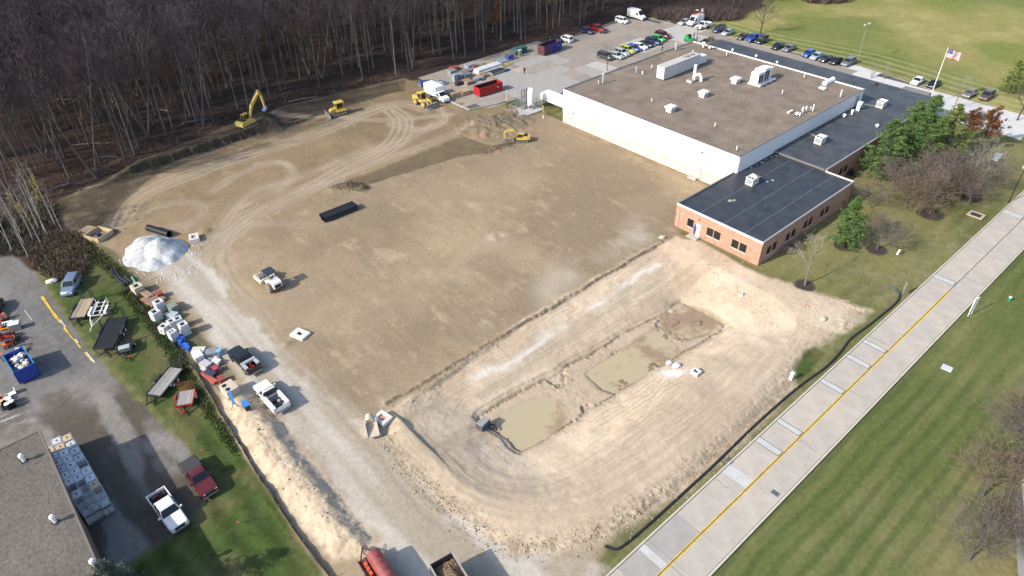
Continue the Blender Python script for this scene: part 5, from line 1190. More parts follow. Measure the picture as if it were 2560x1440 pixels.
def bare_tree(seed, h, tr, start, spread, limbs, lev=3, kids=(4, 4, 4), up=.12, wig=.22, tw=.014, fork=1, lean=.03, fwd=.9, ln=(.4, .65), ang=.6):
    rs = random.Random(seed); cfg = dict(wig=wig, up=up, tw=tw, lev=lev, kids=kids, fwd=fwd, len=ln)
    T, B = MB(), MB()
    for fk in range(fork):
        pts = []; o = Vector((0, 0, -.15)); dd = Vector((rs.uniform(-lean, lean), rs.uniform(-lean, lean), 1)).normalized()
        if fork > 1: a = 6.28 * fk / fork + rs.random(); dd = Vector((math.cos(a) * .28, math.sin(a) * .28, 1)).normalized()
        n = 7; pts = [o]
        for i in range(n): dd = (dd + Vector((rs.uniform(-.05, .05), rs.uniform(-.05, .05), .03))).normalized(); pts.append(pts[-1] + dd * h / n)
        rr = [tr * (1.25 if i == 0 else 1 - .82 * i / n) for i in range(n + 1)]
        T.tube(pts, rr, 6)
        for j in range(limbs // fork):
            t = start + (1 - start) * ((j + rs.random()) / (limbs // fork)); i = min(int(t * n), n - 1); q = pts[i].lerp(pts[i + 1], t * n - i)
            a = rs.random() * 6.283; L = spread * (1.15 - .75 * ((t - start) / (1 - start)) ** 1.2) * rs.uniform(.7, 1.2)
            d = Vector((math.cos(a) * ang, math.sin(a) * ang, rs.uniform(.35, .8))).normalized()
            limb(B, q, d, L, max(tr * .42 * (1.1 - t), .02), 1, rs, cfg)
    return T, B
def tuft(b, c, r, n, rs, flat=.5, up=.3):
    for _ in range(n):
        v = rv(rs); v.z = v.z * flat + up; p = c + v * r * rs.uniform(.1, .5); q = c + v * r * rs.uniform(.8, 1.25)
        blade(b, p, q, r * rs.uniform(.09, .17), rs)
def pine(seed, h, rad, start=.08, lv=20, br=9, tf=8, tr=.16, needles=18, droop=.06, irregular=.4, size=.5):
    rs = random.Random(seed); T, B = MB(), MB(); T.tube([(0, 0, -.15), (0, 0, h * .5), (0, 0, h)], [tr, tr * .6, .03], 7)
    for i in range(lv):
        t = i / (lv - 1); z = h * (start + (1 - start) * t); R_ = rad * (1 - t) ** .72 * (1 if t > .12 else .75 + 2 * t) + .25
        for j in range(max(3, int(br * (1 - .5 * t)))):
            a = rs.random() * 6.283; L = R_ * rs.uniform(1 - irregular, 1.12); d = Vector((math.cos(a), math.sin(a), rs.uniform(-.05, .32) + t * .35))
            p0 = Vector((0, 0, z)); T.bar(p0, p0 + d * L * .9, .03)
            for k in range(tf):
                u = (k + .6) / tf
                if u < .22: continue
                c = p0 + d * L * u + Vector((0, 0, -droop * L * u * u)) + rv(rs) * .22 * (1 + L * .12)
                tuft(B, c, size * rs.uniform(.7, 1.15), needles, rs)
    for _ in range(10): tuft(B, Vector((0, 0, h - rs.random() * .9)), .4, needles, rs, 1, .5)
    return T, B
def plant(name, label, cat, loc, tm, cm, rz=0, group=None, s=1.0, cname='crown', tname='trunk'):
    o = thing(name, label, cat, loc, rz, group); o.scale = (s, s, s)
    link(tname, tm, o); link(cname, cm, o); return o
# the woods
FV = []
for i in range(7):
    T, B = bare_tree(100 + i, random.uniform(20, 25), random.uniform(.17, .26), (.5, .55, .6, .42, .62, .5, .36)[i], random.uniform(3.8, 5.6), 26, 3, (0, 6, 6), up=.19, wig=.21, tw=.026, fork=(1, 1, 1, 2, 1, 1, 2)[i], fwd=1.2, ln=(.42, .7), ang=.55)
    FV.append((T.mesh('trunk', (bark, bark2, bark, bark, bark3, bark2, bark)[i]), B.mesh('crown', (twig, twig2, twig, twig2, twig, twig2, twig)[i])))
WOOD = W2([(-420, 560), (0, 540), (110, 500), (225, 455), (330, 415), (420, 375), (560, 312), (700, 248), (860, 212), (1000, 185), (1050, 178), (1150, 150), (1290, 108), (1440, 70), (1545, 30), (1640, 14), (1840, 24), (1885, 0), (2000, -60), (1900, -170), (-100, -170), (-420, 100)])
pts = []; rs = random.Random(11)
gx0, gx1 = WOOD[:, 0].min(), WOOD[:, 0].max(); gy0, gy1 = WOOD[:, 1].min(), WOOD[:, 1].max()
y = gy0
while y < min(gy1, 275):
    x = gx0
    while x < gx1:
        a, b = x + rs.uniform(-2.7, 2.7), y + rs.uniform(-2.7, 2.7)
        if inside(np.array([[a]]), np.array([[b]]), WOOD)[0, 0] and abs(a) < 66 + (b - 35) * .62 + 8: pts.append((a, b))
        x += 5.0
    y += 5.0
pts.sort(key=lambda p: p[0] ** 2 + p[1] ** 2 - 2000 * 0)
def vis(p):
    w_ = Vector((p[0], p[1], 8)) - Vector((0, 0, CAMH)); f_ = w_.dot(FWD); X_ = 1280 + FOC * w_.dot(RIGHT) / f_; Y_ = 720 + FOC * w_.dot(DOWN) / f_
    return -60 < X_ < 2620 and Y_ > -40
near_, rest_ = [], []
for p in pts: (near_ if len(near_) < 285 and vis(p) else rest_).append(p)
for i, (a, b) in enumerate(near_):
    k = rs.choice((0, 0, 1, 2, 2, 3, 4, 4, 5, 6)); s_ = rs.uniform(.72, 1.12)
    plant('bare_tree', ('tall leafless grey-trunked tree standing in the dense woods above the site', 'tall leafless dark-trunked tree standing in the dense woods above the site', 'leafless grey tree of the woods with a trunk forked from the ground', 'leafless pale-trunked tree standing in the dense woods above the site')[{0: 0, 1: 1, 2: 0, 3: 2, 4: 3, 5: 1, 6: 2}[k]], 'tree', (a, b, ground_z(a, b)), FV[k][0], FV[k][1], rs.random() * 6.28, 'leafless trees of the woods', s_)
# the far part of the woods: too many to tell apart
def join(items, name, m):
    vs_, fs_, mi_ = [], [], []; off = 0
    for co, tri, k, M in items:
        vs_.append(co @ M[:3, :3].T + M[:3, 3]); fs_.append(tri + off); mi_.append(np.full(len(tri), k)); off += len(co)
    V = np.concatenate(vs_).astype(np.float32); F = np.concatenate(fs_).astype(np.int32); K = np.concatenate(mi_).astype(np.int32)
    me = bpy.data.meshes.new(name); me.vertices.add(len(V)); me.vertices.foreach_set('co', V.ravel()); me.loops.add(F.size); me.loops.foreach_set('vertex_index', F.ravel())
    me.polygons.add(len(F)); me.polygons.foreach_set('loop_start', np.arange(0, F.size, 3, dtype=np.int32)); me.polygons.foreach_set('loop_total', np.full(len(F), 3, np.int32))
    for x in m: me.materials.append(x)
    me.polygons.foreach_set('material_index', K); me.update(calc_edges=True); return me
def tri_of(mb):
    co = np.array([tuple(v) for v in mb.v]); t = []
    for f in mb.f:
        for i in range(1, len(f) - 1): t.append((f[0], f[i], f[i + 1]))
    return co, np.array(t)
LV = [[tri_of(x) for x in bare_tree(300 + i, 20 + i, (.17), .42, 4.4, 18, 3, (0, 6, 6), up=.16, wig=.24, tw=.03, fwd=1.2, ln=(.42, .7), ang=.55)] for i in range(3)]
items = []
for a, b in rest_:
    k = rs.randrange(3); M = np.array(Matrix.Translation((a, b, ground_z(a, b))) @ Matrix.Rotation(rs.random() * 6.28, 4, 'Z') @ Matrix.Scale(rs.uniform(.75, 1.1), 4))
    items.append((*LV[k][0], 0, M)); items.append((*LV[k][1], 1, M))
if items: tag(link('distant_woods', join(items, 'distant_woods', [bark, twig2])), kind='stuff', label='mass of leafless trees deeper in the woods')
# edge scrub of the woods, brambles and weeds
def scrub(poly, n, hh, m, name, seed, kinds, w_=.03, lens=(.5, 1.4)):
    rs = random.Random(seed); P_ = W2(poly); b = MB(); c = 0; lo, hi = P_.min(0), P_.max(0)
    while c < n:
        x, y = rs.uniform(lo[0], hi[0]), rs.uniform(lo[1], hi[1])
        if not inside(np.array([[x]]), np.array([[y]]), P_)[0, 0]: continue
        z = ground_z(x, y); b.cur = rs.randrange(len(m)); c += 1
        for _ in range(kinds):
            p = Vector((x + rs.uniform(-.5, .5), y + rs.uniform(-.5, .5), z)); q = p + Vector((rs.uniform(-.6, .6), rs.uniform(-.6, .6), rs.uniform(.5, 1))) * hh * rs.uniform(*lens)
            blade(b, p, q, w_ * rs.uniform(.6, 1.6), rs)
            if rs.random() < .5: blade(b, p.lerp(q, .5), p.lerp(q, .5) + rv(rs) * hh * .5, w_, rs)
    o = b.build(name, m); return tag(o, kind='stuff')
scrub([(75, 640), (130, 585), (205, 590), (225, 640), (215, 690), (165, 700), (120, 690), (90, 670)], 900, 1.0, [weed_b, weed_b, weed_l, twig4], 'brambles', 1, 9, .06)
scrub([(215, 600), (330, 690), (420, 830), (400, 830), (300, 700), (210, 640)], 500, .5, [weed_l, pine_y, weed_l], 'rough_weeds', 2, 8, .05)
scrub([(330, 720), (430, 850), (505, 985), (600, 1130), (585, 1135), (480, 985), (395, 850), (300, 730)], 900, .28, [weed_l, pine_g, leafm('grass_rough', (.05, .085, .02), (.10, .12, .04))], 'rough_grass', 12, 10, .05)
scrub([(0, 540), (110, 505), (160, 520), (130, 580), (60, 640), (-60, 640)], 700, 1.0, [weed_b, twig2, weed_l], 'wood_edge_weeds', 3, 8, .05)
scrub([(1640, 30), (1840, 30), (1830, 52), (1700, 62), (1640, 48)], 420, 2.4, [twig2, twig2, twig4], 'wood_edge_shrubs', 4, 12, .05)
scrub([(1995, -12), (2140, -12), (2120, 6), (2060, 12), (2010, 6)], 260, 2.0, [twig4, twig2], 'meadow_thicket', 5, 14, .06)
scrub([(225, 470), (420, 385), (700, 262), (1000, 196), (1000, 180), (700, 235), (400, 350), (150, 440), (140, 500)], 900, .8, [twig2, twig4, weed_b], 'wood_edge_brush', 6, 5, .035)
# leafy late trees in the woods
def leafy(seed, h, spread, leaf, n, s=.16):
    T, B = bare_tree(seed, h, .12, .25, spread, 12, 2, (0, 4), up=.15, wig=.2, tw=.018); rs = random.Random(seed + 1); L_ = MB()
    ends = [Vector(v) for v in B.v[::3]]
    for _ in range(n):
        c = rs.choice(ends) + rv(rs) * rs.uniform(0, .5); blade(L_, c, c + rv(rs) * s * 1.6, s * .55, rs)
    return T.mesh('trunk', bark), B.mesh('crown', twig), L_.mesh('leaves', leaf)
LO = leafy(41, 9, 2.6, orange_l, 1500); LY = leafy(42, 8, 2.0, yellow_l, 260, .14); LR = leafy(43, 8, 3.0, rusty_l, 3600, .17)
for (px, md, s_, lab) in [((430, 225), LO, .8, 'young tree still holding orange leaves deep in the dark woods'), ((225, 330), LO, .6, 'small orange-leaved sapling low in the left woods'), ((1243, 100), LO, 1.15, 'reddish-leaved tree at the edge of the woods above the material piles'), ((1380, 32), LY, 1.0, 'yellow-leaved tree at the edge of the woods above the yard')]:
    p = gz(*px); o = plant('leafy_tree', lab, 'tree', p, md[0], md[1], 0, None, s_); link('leaves', md[2], o)
# birches by the neighbour's lot
BV = []
for i in range(3):
    T, B = bare_tree(60 + i, 12 + i, .10, .3, 2.2, 15, 3, (0, 4, 3), up=.25, wig=.15, tw=.014, lean=.06); BV.append((T.mesh('trunk', birchb), B.mesh('crown', twig3)))
for i, px in enumerate([(156, 577), (73, 646), (105, 615), (84, 602), (122, 592), (113, 580), (55, 585), (38, 560), (18, 600), (97, 570), (138, 562), (30, 628), (6, 560), (66, 618)]):
    p = gz(*px); o = plant('birch_tree', 'slender pale-barked birch in the grove at the corner of the lot', 'tree', p, *BV[i % 3], i * 1.3, 'pale birches by the lot', .7 + .05 * (i % 6))
    if i in (3, 10): link('leaves', LY[2], o, (0, 0, 2.5))
# fallen logs
rs = random.Random(21)
for px, L, a, lab in [((232, 362), 8, .1, 'long pale fallen log beside the track below the woods'), ((275, 395), 5, 0, 'short fallen log on the bank edge'), ((170, 252), 6, -.2, 'fallen log deep in the left woods'), ((490, 305), 6, .5, 'fallen branch tangle near the large excavator'), ((415, 280), 5, -.5, 'leaning dead log under the orange tree'), ((155, 468), 4, .8, 'pale stump log at the foot of a big tree'), ((760, 250), 7, .4, 'fallen branch behind the bulldozer')]:
    p = gz(*px); b = MB(); b.tube([(-L / 2, 0, .2), (0, .2, .25), (L / 2, 0, .15)], [.16, .13, .07], 6)
    for k in range(5): x = rs.uniform(-L / 2, L / 2); b.tube([(x, 0, .2), (x + rs.uniform(.2, .8), rs.uniform(-.9, .9), rs.uniform(.3, 1.0))], [.05, .015], 4)
    tag(b.build('fallen_log', bark3, None, p, a), lab, 'log')
# conifers by the offices
PV = []
for i, (m_, a) in enumerate([(pine_g, dict(h=10.5, rad=5.0)), (pine_y, dict(h=11.5, rad=5.2)), (pine_g, dict(h=12, rad=5.0)), (spruce_b, dict(h=11, rad=3.6, br=11, size=.38, droop=.1)), (pine_g, dict(h=10, rad=3.6, lv=20, size=.5))]):
    T, B = pine(70 + i, **a); PV.append((T.mesh('trunk', bark2), B.mesh('crown', m_)))
GP = 'tall pines beside the offices'
for px, k, s_, rz, lab in [((2196, 440), 0, 1.0, 0, 'dense dark green pine nearest the brick wing corner'), ((2250, 412), 2, 1.0, 1, 'tall green pine overlapping the edge of the black roof'), ((2302, 372), 0, 1.0, 2, 'green pine at the far end of the pine clump by the roof corner'), ((2345, 408), 1, .98, 3, 'yellow-green pine on the outer side of the clump'), ((2300, 432), 2, .85, 4, 'shorter green pine in front of the clump'), ((2372, 442), 1, .55, 5, 'small yellow-green pine at the foot of the clump')]:
    p = gz(*px); plant('pine_tree', lab, 'tree', p, *PV[k], rz, GP, s_)
p = gz(2110, 612); plant('pine_tree', 'single young green pine on the lawn beside the brick offices', 'tree', p, *PV[4], 1.0, None, .82)
p = gz(2520, 232); plant('pine_tree', 'green pine at the right-hand edge of the meadow', 'tree', p, *PV[1], 0.4, None, .62)
p = gz(2575, 215); plant('pine_tree', 'tall pine cut by the picture edge beside the meadow', 'tree', p, *PV[2], 0.4, None, .8)
p = spot(338, 1545); plant('spruce_tree', 'blue-green spruce rising at the corner of the shop roof', 'tree', (p.x, p.y, 0), *PV[3], .3, None, .8)
# bare ornamental trees
OV = []
for i, (m_, t_, a) in enumerate([(bark3, twig3, dict(h=7.5, tr=.14, start=.3, spread=3.0, limbs=14, lev=3, kids=(0, 5, 5), up=.1, tw=.013)), (bark, mat('twigs_mauve', (.125, .104, .096), .95, .3, .5), dict(h=4.6, tr=.15, start=.32, spread=3.6, limbs=34, lev=3, kids=(0, 7, 7), up=.02, wig=.3, tw=.018, ang=.95)),
        (bark, twig4, dict(h=4.4, tr=.14, start=.25, spread=3.6, limbs=34, lev=3, kids=(0, 7, 7), up=.03, wig=.3, tw=.019, ang=.95)), (bark3, twig3, dict(h=6.5, tr=.09, start=.15, spread=2.6, limbs=20, lev=3, kids=(0, 4, 4), up=.2, tw=.013, fork=4)),
        (bark2, twig2, dict(h=9, tr=.2, start=.25, spread=4.8, limbs=22, lev=3, kids=(0, 6, 6), up=.1, tw=.016)), (bark2, twig, dict(h=6, tr=.11, start=.3, spread=2.8, limbs=16, lev=3, kids=(0, 5, 4), up=.12, tw=.013))]):
    T, B = bare_tree(80 + i, **a); OV.append((T.mesh('trunk', m_), B.mesh('crown', t_)))
for px, k, s_, rz, lab in [((2012, 712), 0, 1.0, 0, 'small pale bare tree in a mulch ring nearest the worksite'), ((2192, 622), 1, 1.0, 1, 'low spreading bare crabapple in a mulch ring beside the young pine'), ((2325, 534), 2, 1.15, 2, 'wide bare brown-twigged tree above the largest mulch bed'), ((2265, 520), 2, 1.0, 3, 'bare brown-twigged tree close behind the young pine'), ((2230, 480), 1, 1.0, 4, 'bare spreading tree in front of the pine clump'),
        ((2300, 470), 2, 1.05, 5, 'russet bare tree under the pine clump'), ((2380, 470), 1, 1.1, .5, 'purple-grey bare tree between pines and road lamp'), ((2420, 488), 3, 1.15, 1.5, 'vase-shaped many-stemmed bare tree with pale twigs'), ((2442, 418), 3, .9, 2.5, 'slender bare tree leaning beside the grey sign board'), ((2462, 432), 0, .75, 3.5, 'little pale bare tree right by the grey sign board'),
        ((2270, 500), 1, 1.1, 2.2, 'mauve-grey bare tree filling the middle of the thicket'), ((2340, 478), 1, 1.15, 4.1, 'mauve-grey bare tree at the lawn side of the thicket'), ((2330, 505), 3, 1.0, 3.3, 'pale upright bare tree rising from the thicket centre'), ((2395, 500), 2, 1.0, 1.9, 'tan bare tree beside the vase-shaped one'), ((2420, 512), 1, .85, 3.9, 'mauve bare tree lowest on the slope above the square basin'), ((2360, 448), 2, .95, 2.6, 'tan bare tree hidden between the pines and the vase-shaped tree'), ((2462, 470), 1, .9, .9, 'low mauve bare tree nearest the road lamp'), ((2490, 442), 3, .8, 2.9, 'pale wispy bare tree just above the road lamp'), ((2175, 520), 1, .8, 5.1, 'small mauve bare tree between young pine and brick wall'), ((1518, 178), 5, 1.0, 0, 'small bare tree standing in front of the dark grey SUV'), ((1901, 84), 4, 1.0, 0, 'broad bare tree alone at the meadow edge'), ((2542, 302), 4, .85, 1, 'dark forked bare tree near the entrance drive'), ((2384, 274), 0, .85, 2, 'bare tree beyond the corner of the black roof'),
        ((1778, 108), 3, .7, 1, 'bare multi-stemmed shrub tree behind the roof corner'), ((2178, 196), 3, .62, 2, 'bare ornamental tree on the rear side of the black roof'), ((2210, 198), 3, .6, 0, 'second bare ornamental tree along the rear of the black roof, nearer the flagpole'),
        ((2455, 1240), 2, 1.1, 0, 'bare russet-twigged tree on the roadside lawn near the white shed'), ((2530, 1160), 1, 1.2, 1, 'purple-grey bare tree on the lawn at the picture edge'), ((2540, 1080), 2, .95, 2, 'bare tree farthest up the roadside lawn at the picture edge'), ((2420, 1400), 1, 1.1, 3, 'bare tree lowest on the roadside lawn'), ((2500, 1330), 2, 1.0, 4, 'bare tree just above the white shed roof')]:
    p = gz(*px); plant('bare_tree', lab, 'tree', p, *OV[k], rz, None, s_)
# oak with brown leaves, shrubs
for px, s_, lab in [((2450, 372), 1.0, 'russet-leaved oak beyond the pine clump'), ((2410, 352), .8, 'brown-leaved tree behind the yellow-green pine')]:
    p = gz(*px); o = plant('russet_tree', lab, 'tree', p, LR[0], LR[1], 1, None, s_); link('leaves', LR[2], o)
def shrub(seed, h, r, m, n):
    rs = random.Random(seed); b = MB()
    for _ in range(n):
        a = rs.random() * 6.28; k = rs.random() ** .5; q = Vector((math.cos(a) * r * k, math.sin(a) * r * k, h * (1 - .5 * k) * rs.uniform(.6, 1.1))); p = Vector((rs.uniform(-.2, .2), rs.uniform(-.2, .2), 0))
        blade(b, p.lerp(q, .2), q, .02, rs)
        for _ in range(3): blade(b, p.lerp(q, rs.uniform(.4, .9)), q + rv(rs) * .35, .016, rs)
    return b.mesh('stems', m)
SH = [shrub(1, 1.5, 1.2, twig4, 130), shrub(2, 1.2, 1.1, twig3, 130), shrub(3, 1.8, 1.5, twig2, 150)]
for i, (px, k, s_, wh_) in enumerate([((1968, 632), 1, 1.0, 'first along the brick wall from the front corner'), ((1990, 622), 0, 1.1, 'second along the brick wall from the front corner'), ((2015, 598), 1, .9, 'third along the brick wall from the front corner'), ((2090, 512), 0, 1.5, 'tallest, at the back corner of the front brick block'), ((2106, 492), 0, 1.4, 'where the brick wing steps back'), ((2128, 440), 2, 1.0, 'beside the brick wing windows'),
        ((2404, 300), 2, 1.2, 'beside the pale entrance paving'), ((2428, 312), 0, 1.3, 'next to the russet oak'), ((2450, 300), 2, 1.3, 'in front of the dark brown SUV'), ((2476, 318), 0, 1.2, 'between the oak and the forked bare tree'), ((1762, 104), 2, .7, 'behind the far corner of the gravel roof'), ((1776, 99), 2, .6, 'under the multi-stemmed shrub tree')]):
    p = gz(*px); o = link('bare_shrub', SH[k], None, p, i); o.scale = (s_,) * 3
    tag(o, '%s bare shrub %s' % (('russet', 'pale', 'purplish')[k], wh_), 'shrub')
ORD = ['first', 'second', 'third', 'fourth', 'fifth', 'sixth', 'seventh', 'eighth', 'ninth', 'tenth', 'eleventh']
# ---------------------------------------------------------------- on the warehouse roof
RT = WH - .22
def rt(px, py, z=RT): return spot(px, py, z)
p = Q(-88.6, 119.0, RT); ah = thing('roof_air_handler', 'long pale grey air handling box with rust stained lid on the gravel roof', 'roof unit', p, VU)
panelg = mat('panel_grey', (.52, .51, .52), .55, .12, 1.2)
MB().box(-1.0, 1.0, 0, 12.4, .15, 2.7).build('casing', panelg, ah)
for k in range(8): MB().box(1.0, 1.03, .1 + k * 1.55, 1.5 + k * 1.55, .25, 2.6).build('panel', panelg, ah)
MB().box(-1.08, 1.08, -.06, 12.46, 2.7, 2.8).build('lid', mat('lid_pale', (.6, .58, .56), .6, .2, 1.0, col2=(.5, .46, .42)), ah)
for k, m_ in enumerate((rust, darkm, rust, darkm, greym)): MB().box(-.7 + .3 * (k % 2), .3 + .3 * (k % 2), 8.0 + k * .85, 8.5 + k * .85, 2.8, 2.83).build('lid_patch', m_, ah)
MB().box(-.9, .7, 12.4, 15.6, .2, 1.8).build('duct_box', mat('duct_pale', (.60, .64, .65), .45, .08, 1.5), ah)
MB().box(-1.0, 1.0, 0, 12.4, 0, .15).build('curb', darkm, ah)
p = rt(1736, 203); es = thing('exhaust_stack', 'white exhaust stack with a curved gooseneck duct on the gravel roof', 'exhaust stack', p, VU)
MB().tube([(0, -.3, .5), (0, -.3, 3.6)], .32, 10).build('stack', white, es)
MB().tube([(0, -.3, 1.2), (.35, .1, 1.55), (.75, .5, 1.5), (1.0, .8, 1.0), (1.05, .9, .1)], .36, 10).build('gooseneck', white, es)
MB().cbox((-.2, -1.0, .3), (1.3, 1.4, .5)).build('fan_box', mat('fan_box', (.5, .44, .42), .6, .2), es)
for k in range(3): MB().cbox((-.55 + .35 * k, -1.0, .57), (.12, 1.1, .06)).build('louvre', darkm, es)
def curb_vent(px, label):
    o = thing('roof_vent', label, 'roof vent', rt(*px), VU)
    MB().box(-.6, .6, -.7, .7, 0, .75).build('curb', white, o); MB().box(-.85, .85, -.95, .95, .75, 1.12, None, .06, .06).build('hood', mat('hood_white', (.76, .71, .66), .5, .06), o)
    MB().box(.6, .62, -.5, .5, .12, .68).build('louvre', mat('louvre_grey', (.3, .28, .28), .6, .1), o)
for px, l in (((1676, 278), 'cream hooded roof vent nearest the white front wall'), ((1758, 241), 'cream hooded roof vent, middle one of three in line'), ((1838, 207), 'cream hooded roof vent beside the big louvred unit')): curb_vent(px, l)
p = rt(1898, 206); ch = thing('roof_chiller', 'big white rooftop unit with two louvred towers and pipes', 'roof unit', p, VU)
MB().box(-1.3, 1.6, -2.3, 3.6, 0, .25).build('base_frame', whitem, ch)
for i, (y0, y1, zt) in enumerate(((-2.1, -.2, 2.6), (.1, 2.0, 3.0))):
    MB().box(-1.1, .9, y0, y1, .25, zt, None, .12, .0).build('tower', white, ch)
    for k in range(2): MB().box(.9, .94, y0 + .15 + k * .9, y0 + .75 + k * .9, .5, zt - .5).build('louvre', mat('louvre_dark', (.03, .03, .06), .5, .1), ch)
MB().box(-.9, .5, 2.2, 3.3, .25, 2.2).build('filter_box', white, ch); MB().box(-1.2, .8, 2.0, 3.6, 2.2, 2.6, None, .08, .08).build('hood', _M['hood_white'], ch)
MB().tube([(-.6, -1.6, 2.5), (-.6, -1.6, 3.1), (-.6, -1.0, 3.3), (-.6, -.8, 2.6)], .1, 6).build('loop_pipe', whitem, ch)
for k in range(3): MB().tube([(1.3 + .28 * k, -2.0, .45), (1.3 + .28 * k, 3.2, .45), (1.0, 3.6, .45)], .09, 6).build('pipe', galv, ch)
for y in (-1.5, .5, 2.5): MB().box(1.1, 2.1, y - .08, y + .08, 0, .36).build('pipe_rack', darkm, ch)
p = rt(2070, 208); o = thing('roof_duct', 'long white rounded duct near the rear edge of the gravel roof', 'roof unit', p, VU)
MB().loft([[(-.45, y, 0), (-.5, y, .45), (-.3, y, .75), (.3, y, .75), (.5, y, .45), (.45, y, 0)] for y in (-1.7, 1.2)]).build('duct', white, o)
MB().loft([[(r * math.cos(a), 1.8 + r * math.sin(a), z) for a in [i * .628 for i in range(10)]] for r, z in ((.45, 0), (.5, .5), (.35, .8), (.1, .9))]).build('fan_cap', white, o)
p = rt(2056, 223); o = thing('roof_hatch', 'small flat white hatch on the gravel roof', 'roof hatch', p, VU); MB().box(-.7, .7, -.5, .5, .25, .36).build('lid', white, o); MB().box(-.6, .6, -.42, .42, 0, .249).build('curb', greym, o)
def stub(px, h, r, label, cap=None, z=RT, m=None, nm='vent_pipe', cat_='vent pipe'):
    o = thing(nm, label, cat_, rt(*px, z)); m = m or _M['fan_box'] if False else (m or mat('pipe_cream', (.68, .6, .56), .5, .08))
    MB().cyl((0, 0, 0), (0, 0, h), r, n=8).build('pipe', m, o)
    MB().cyl((0, 0, 0), (0, 0, .06), r * 2.2, n=8).build('flashing', darkm, o)
    if cap == 'cap': MB().cyl((0, 0, h), (0, 0, h + .3), r * 1.9, n=10).build('cap', m, o)
    if cap == 'mush': MB().loft([[(q * math.cos(a), q * math.sin(a), h + z_) for a in [i * .628 for i in range(10)]] for q, z_ in ((r * 1.1, -.05), (r * 1.7, .05), (r * 1.6, .25), (r * .9, .4))]).build('cap', m, o)
bluep_ = mat('pipe_blue_grey', (.42, .5, .55), .4, .1)
for px, h, r, cap, m_, lab in [((1507, 209), 1.9, .16, 'cap', bluep_, 'tall capped flue near the left roof edge'), ((1496, 211), .9, .1, None, None, 'short stub beside the tall capped flue'), ((1590, 184), 1.2, .1, 'cap', bluep_, 'slim capped flue between left roof edge and long grey box'), ((1606, 188), .5, .14, 'mush', None, 'tiny capped vent beside the slim flue'),
        ((1629, 172), .9, .13, None, None, 'short cream pipe behind the long grey box corner'), ((1689, 126), 1.4, .2, 'cap', bluep_, 'capped pale flue near the far left roof edge'), ((1731, 137), 1.2, .11, None, None, 'pipe standing in a worn ring of gravel'), ((1758, 119), .9, .3, 'mush', None, 'mushroom vent near the far roof corner'), ((1774, 122), .3, .25, 'mush', None, 'low dome vent second from the far roof corner'), ((1789, 121), .2, .3, None, rust, 'rusty flat vent ring near the far roof corner'),
        ((1816, 140), 1.1, .13, None, None, 'pipe near the rear parapet'), ((1629, 255), .8, .11, None, None, 'cream pipe behind the nearest hooded vent'), ((1787, 318), .9, .11, None, None, 'cream pipe midway along the front wall side'), ((1841, 377), .9, .12, None, None, 'cream pipe at the front corner of the gravel roof'), ((2010, 195), .9, .12, None, None, 'pipe between louvred unit and white duct'),
        ((1955, 236), .9, .12, None, None, 'pipe in front of the louvred unit'), ((2100, 243), 1.6, .1, None, white, 'taller of twin white pipes by the side parapet'), ((2103, 242), 1.2, .08, None, white, 'shorter of twin white pipes by the side parapet'), ((2031, 279), 1.5, .11, None, white, 'tall straight white pipe in the vent cluster'), ((2025, 278), .9, .1, None, white, 'short straight white pipe in the vent cluster'),
        ((1992, 288), .2, .26, 'mush', white, 'white dome in the vent cluster'), ((1999, 291), .8, .1, None, white, 'thin white pipe beside the dome in the cluster'), ((1831, 128), .2, .16, 'mush', white, 'white cap on the rear parapet, nearest the far corner'), ((1890, 143), .2, .18, 'mush', white, 'white cap midway on the rear parapet'), ((1942, 159), .2, .16, 'mush', white, 'white cap on the rear parapet beside the louvred unit')]:
    stub(px, h, r, lab, cap, RT, m_)
for px, lab in (((2006, 282), 'curved white gooseneck vent, first in the cluster'), ((2015, 280), 'curved white gooseneck vent, second in the cluster')):
    o = thing('gooseneck_vent', lab, 'roof vent', rt(*px), VU); MB().tube([(0, 0, 0), (0, 0, .9), (.05, -.2, 1.2), (.1, -.5, 1.15), (.1, -.6, .8)], .13, 8).build('pipe', white, o); MB().cyl((0, 0, 0), (0, 0, .08), .35, n=8).build('flashing', darkm, o)
p = rt(1975, 282); o = thing('roof_duct', 'low flat duct end in the vent cluster', 'roof unit', p, VU); MB().box(-.25, .25, -.8, .8, .1, .4).build('duct', _M['pipe_cream'], o); MB().box(-.2, .2, -.6, .6, 0, .1).build('curb', darkm, o)
# on the black roofs
def rtu(px, z, label, rusty=False):
    o = thing('rooftop_unit', label, 'roof unit', rt(*px, z), VU); o.scale = (.78, .78, .86)
    MB().box(-.85, .85, -1.2, 1.2, .15, 1.45).build('casing', mat('unit_beige', (.60, .61, .58), .5, .1, 2), o)
    MB().box(-.95, .95, -1.3, 1.3, 1.45, 1.55).build('top', whitem, o)
    for x in (-.4, .4): MB().cyl((x, -.8, 1.55), (x, -.8, 1.58), .33, n=14).build('fan', darkm, o)
    MB().box(-.7, .7, -1.23, -1.2, .35, 1.3).build('coil', greym, o)
    for x in (-.86, .76): MB().box(x, x + .1, -1.24, -1.19, .15, 1.45).build('corner_post', whitem, o)
    MB().box(-.95, .95, -1.3, 1.3, 0, .15).build('curb', _M['pale_patch'], o)
    if rusty: MB().slab([(-.2, 1.25), (.9, 1.25), (.9, .3)], 1.55, 1.57).build('rust_patch', rust, o)
    return o
rtu((1879, 459), BZ - .18, 'beige rooftop unit with rusty corner on the front black roof', True)
rtu((2049, 357), RZ - .06, 'beige rooftop unit in the middle of the black strip roof')
rtu((2202, 267), RZ - .06, 'beige rooftop unit at the far end of the black strip roof')
ZS = RZ - .06
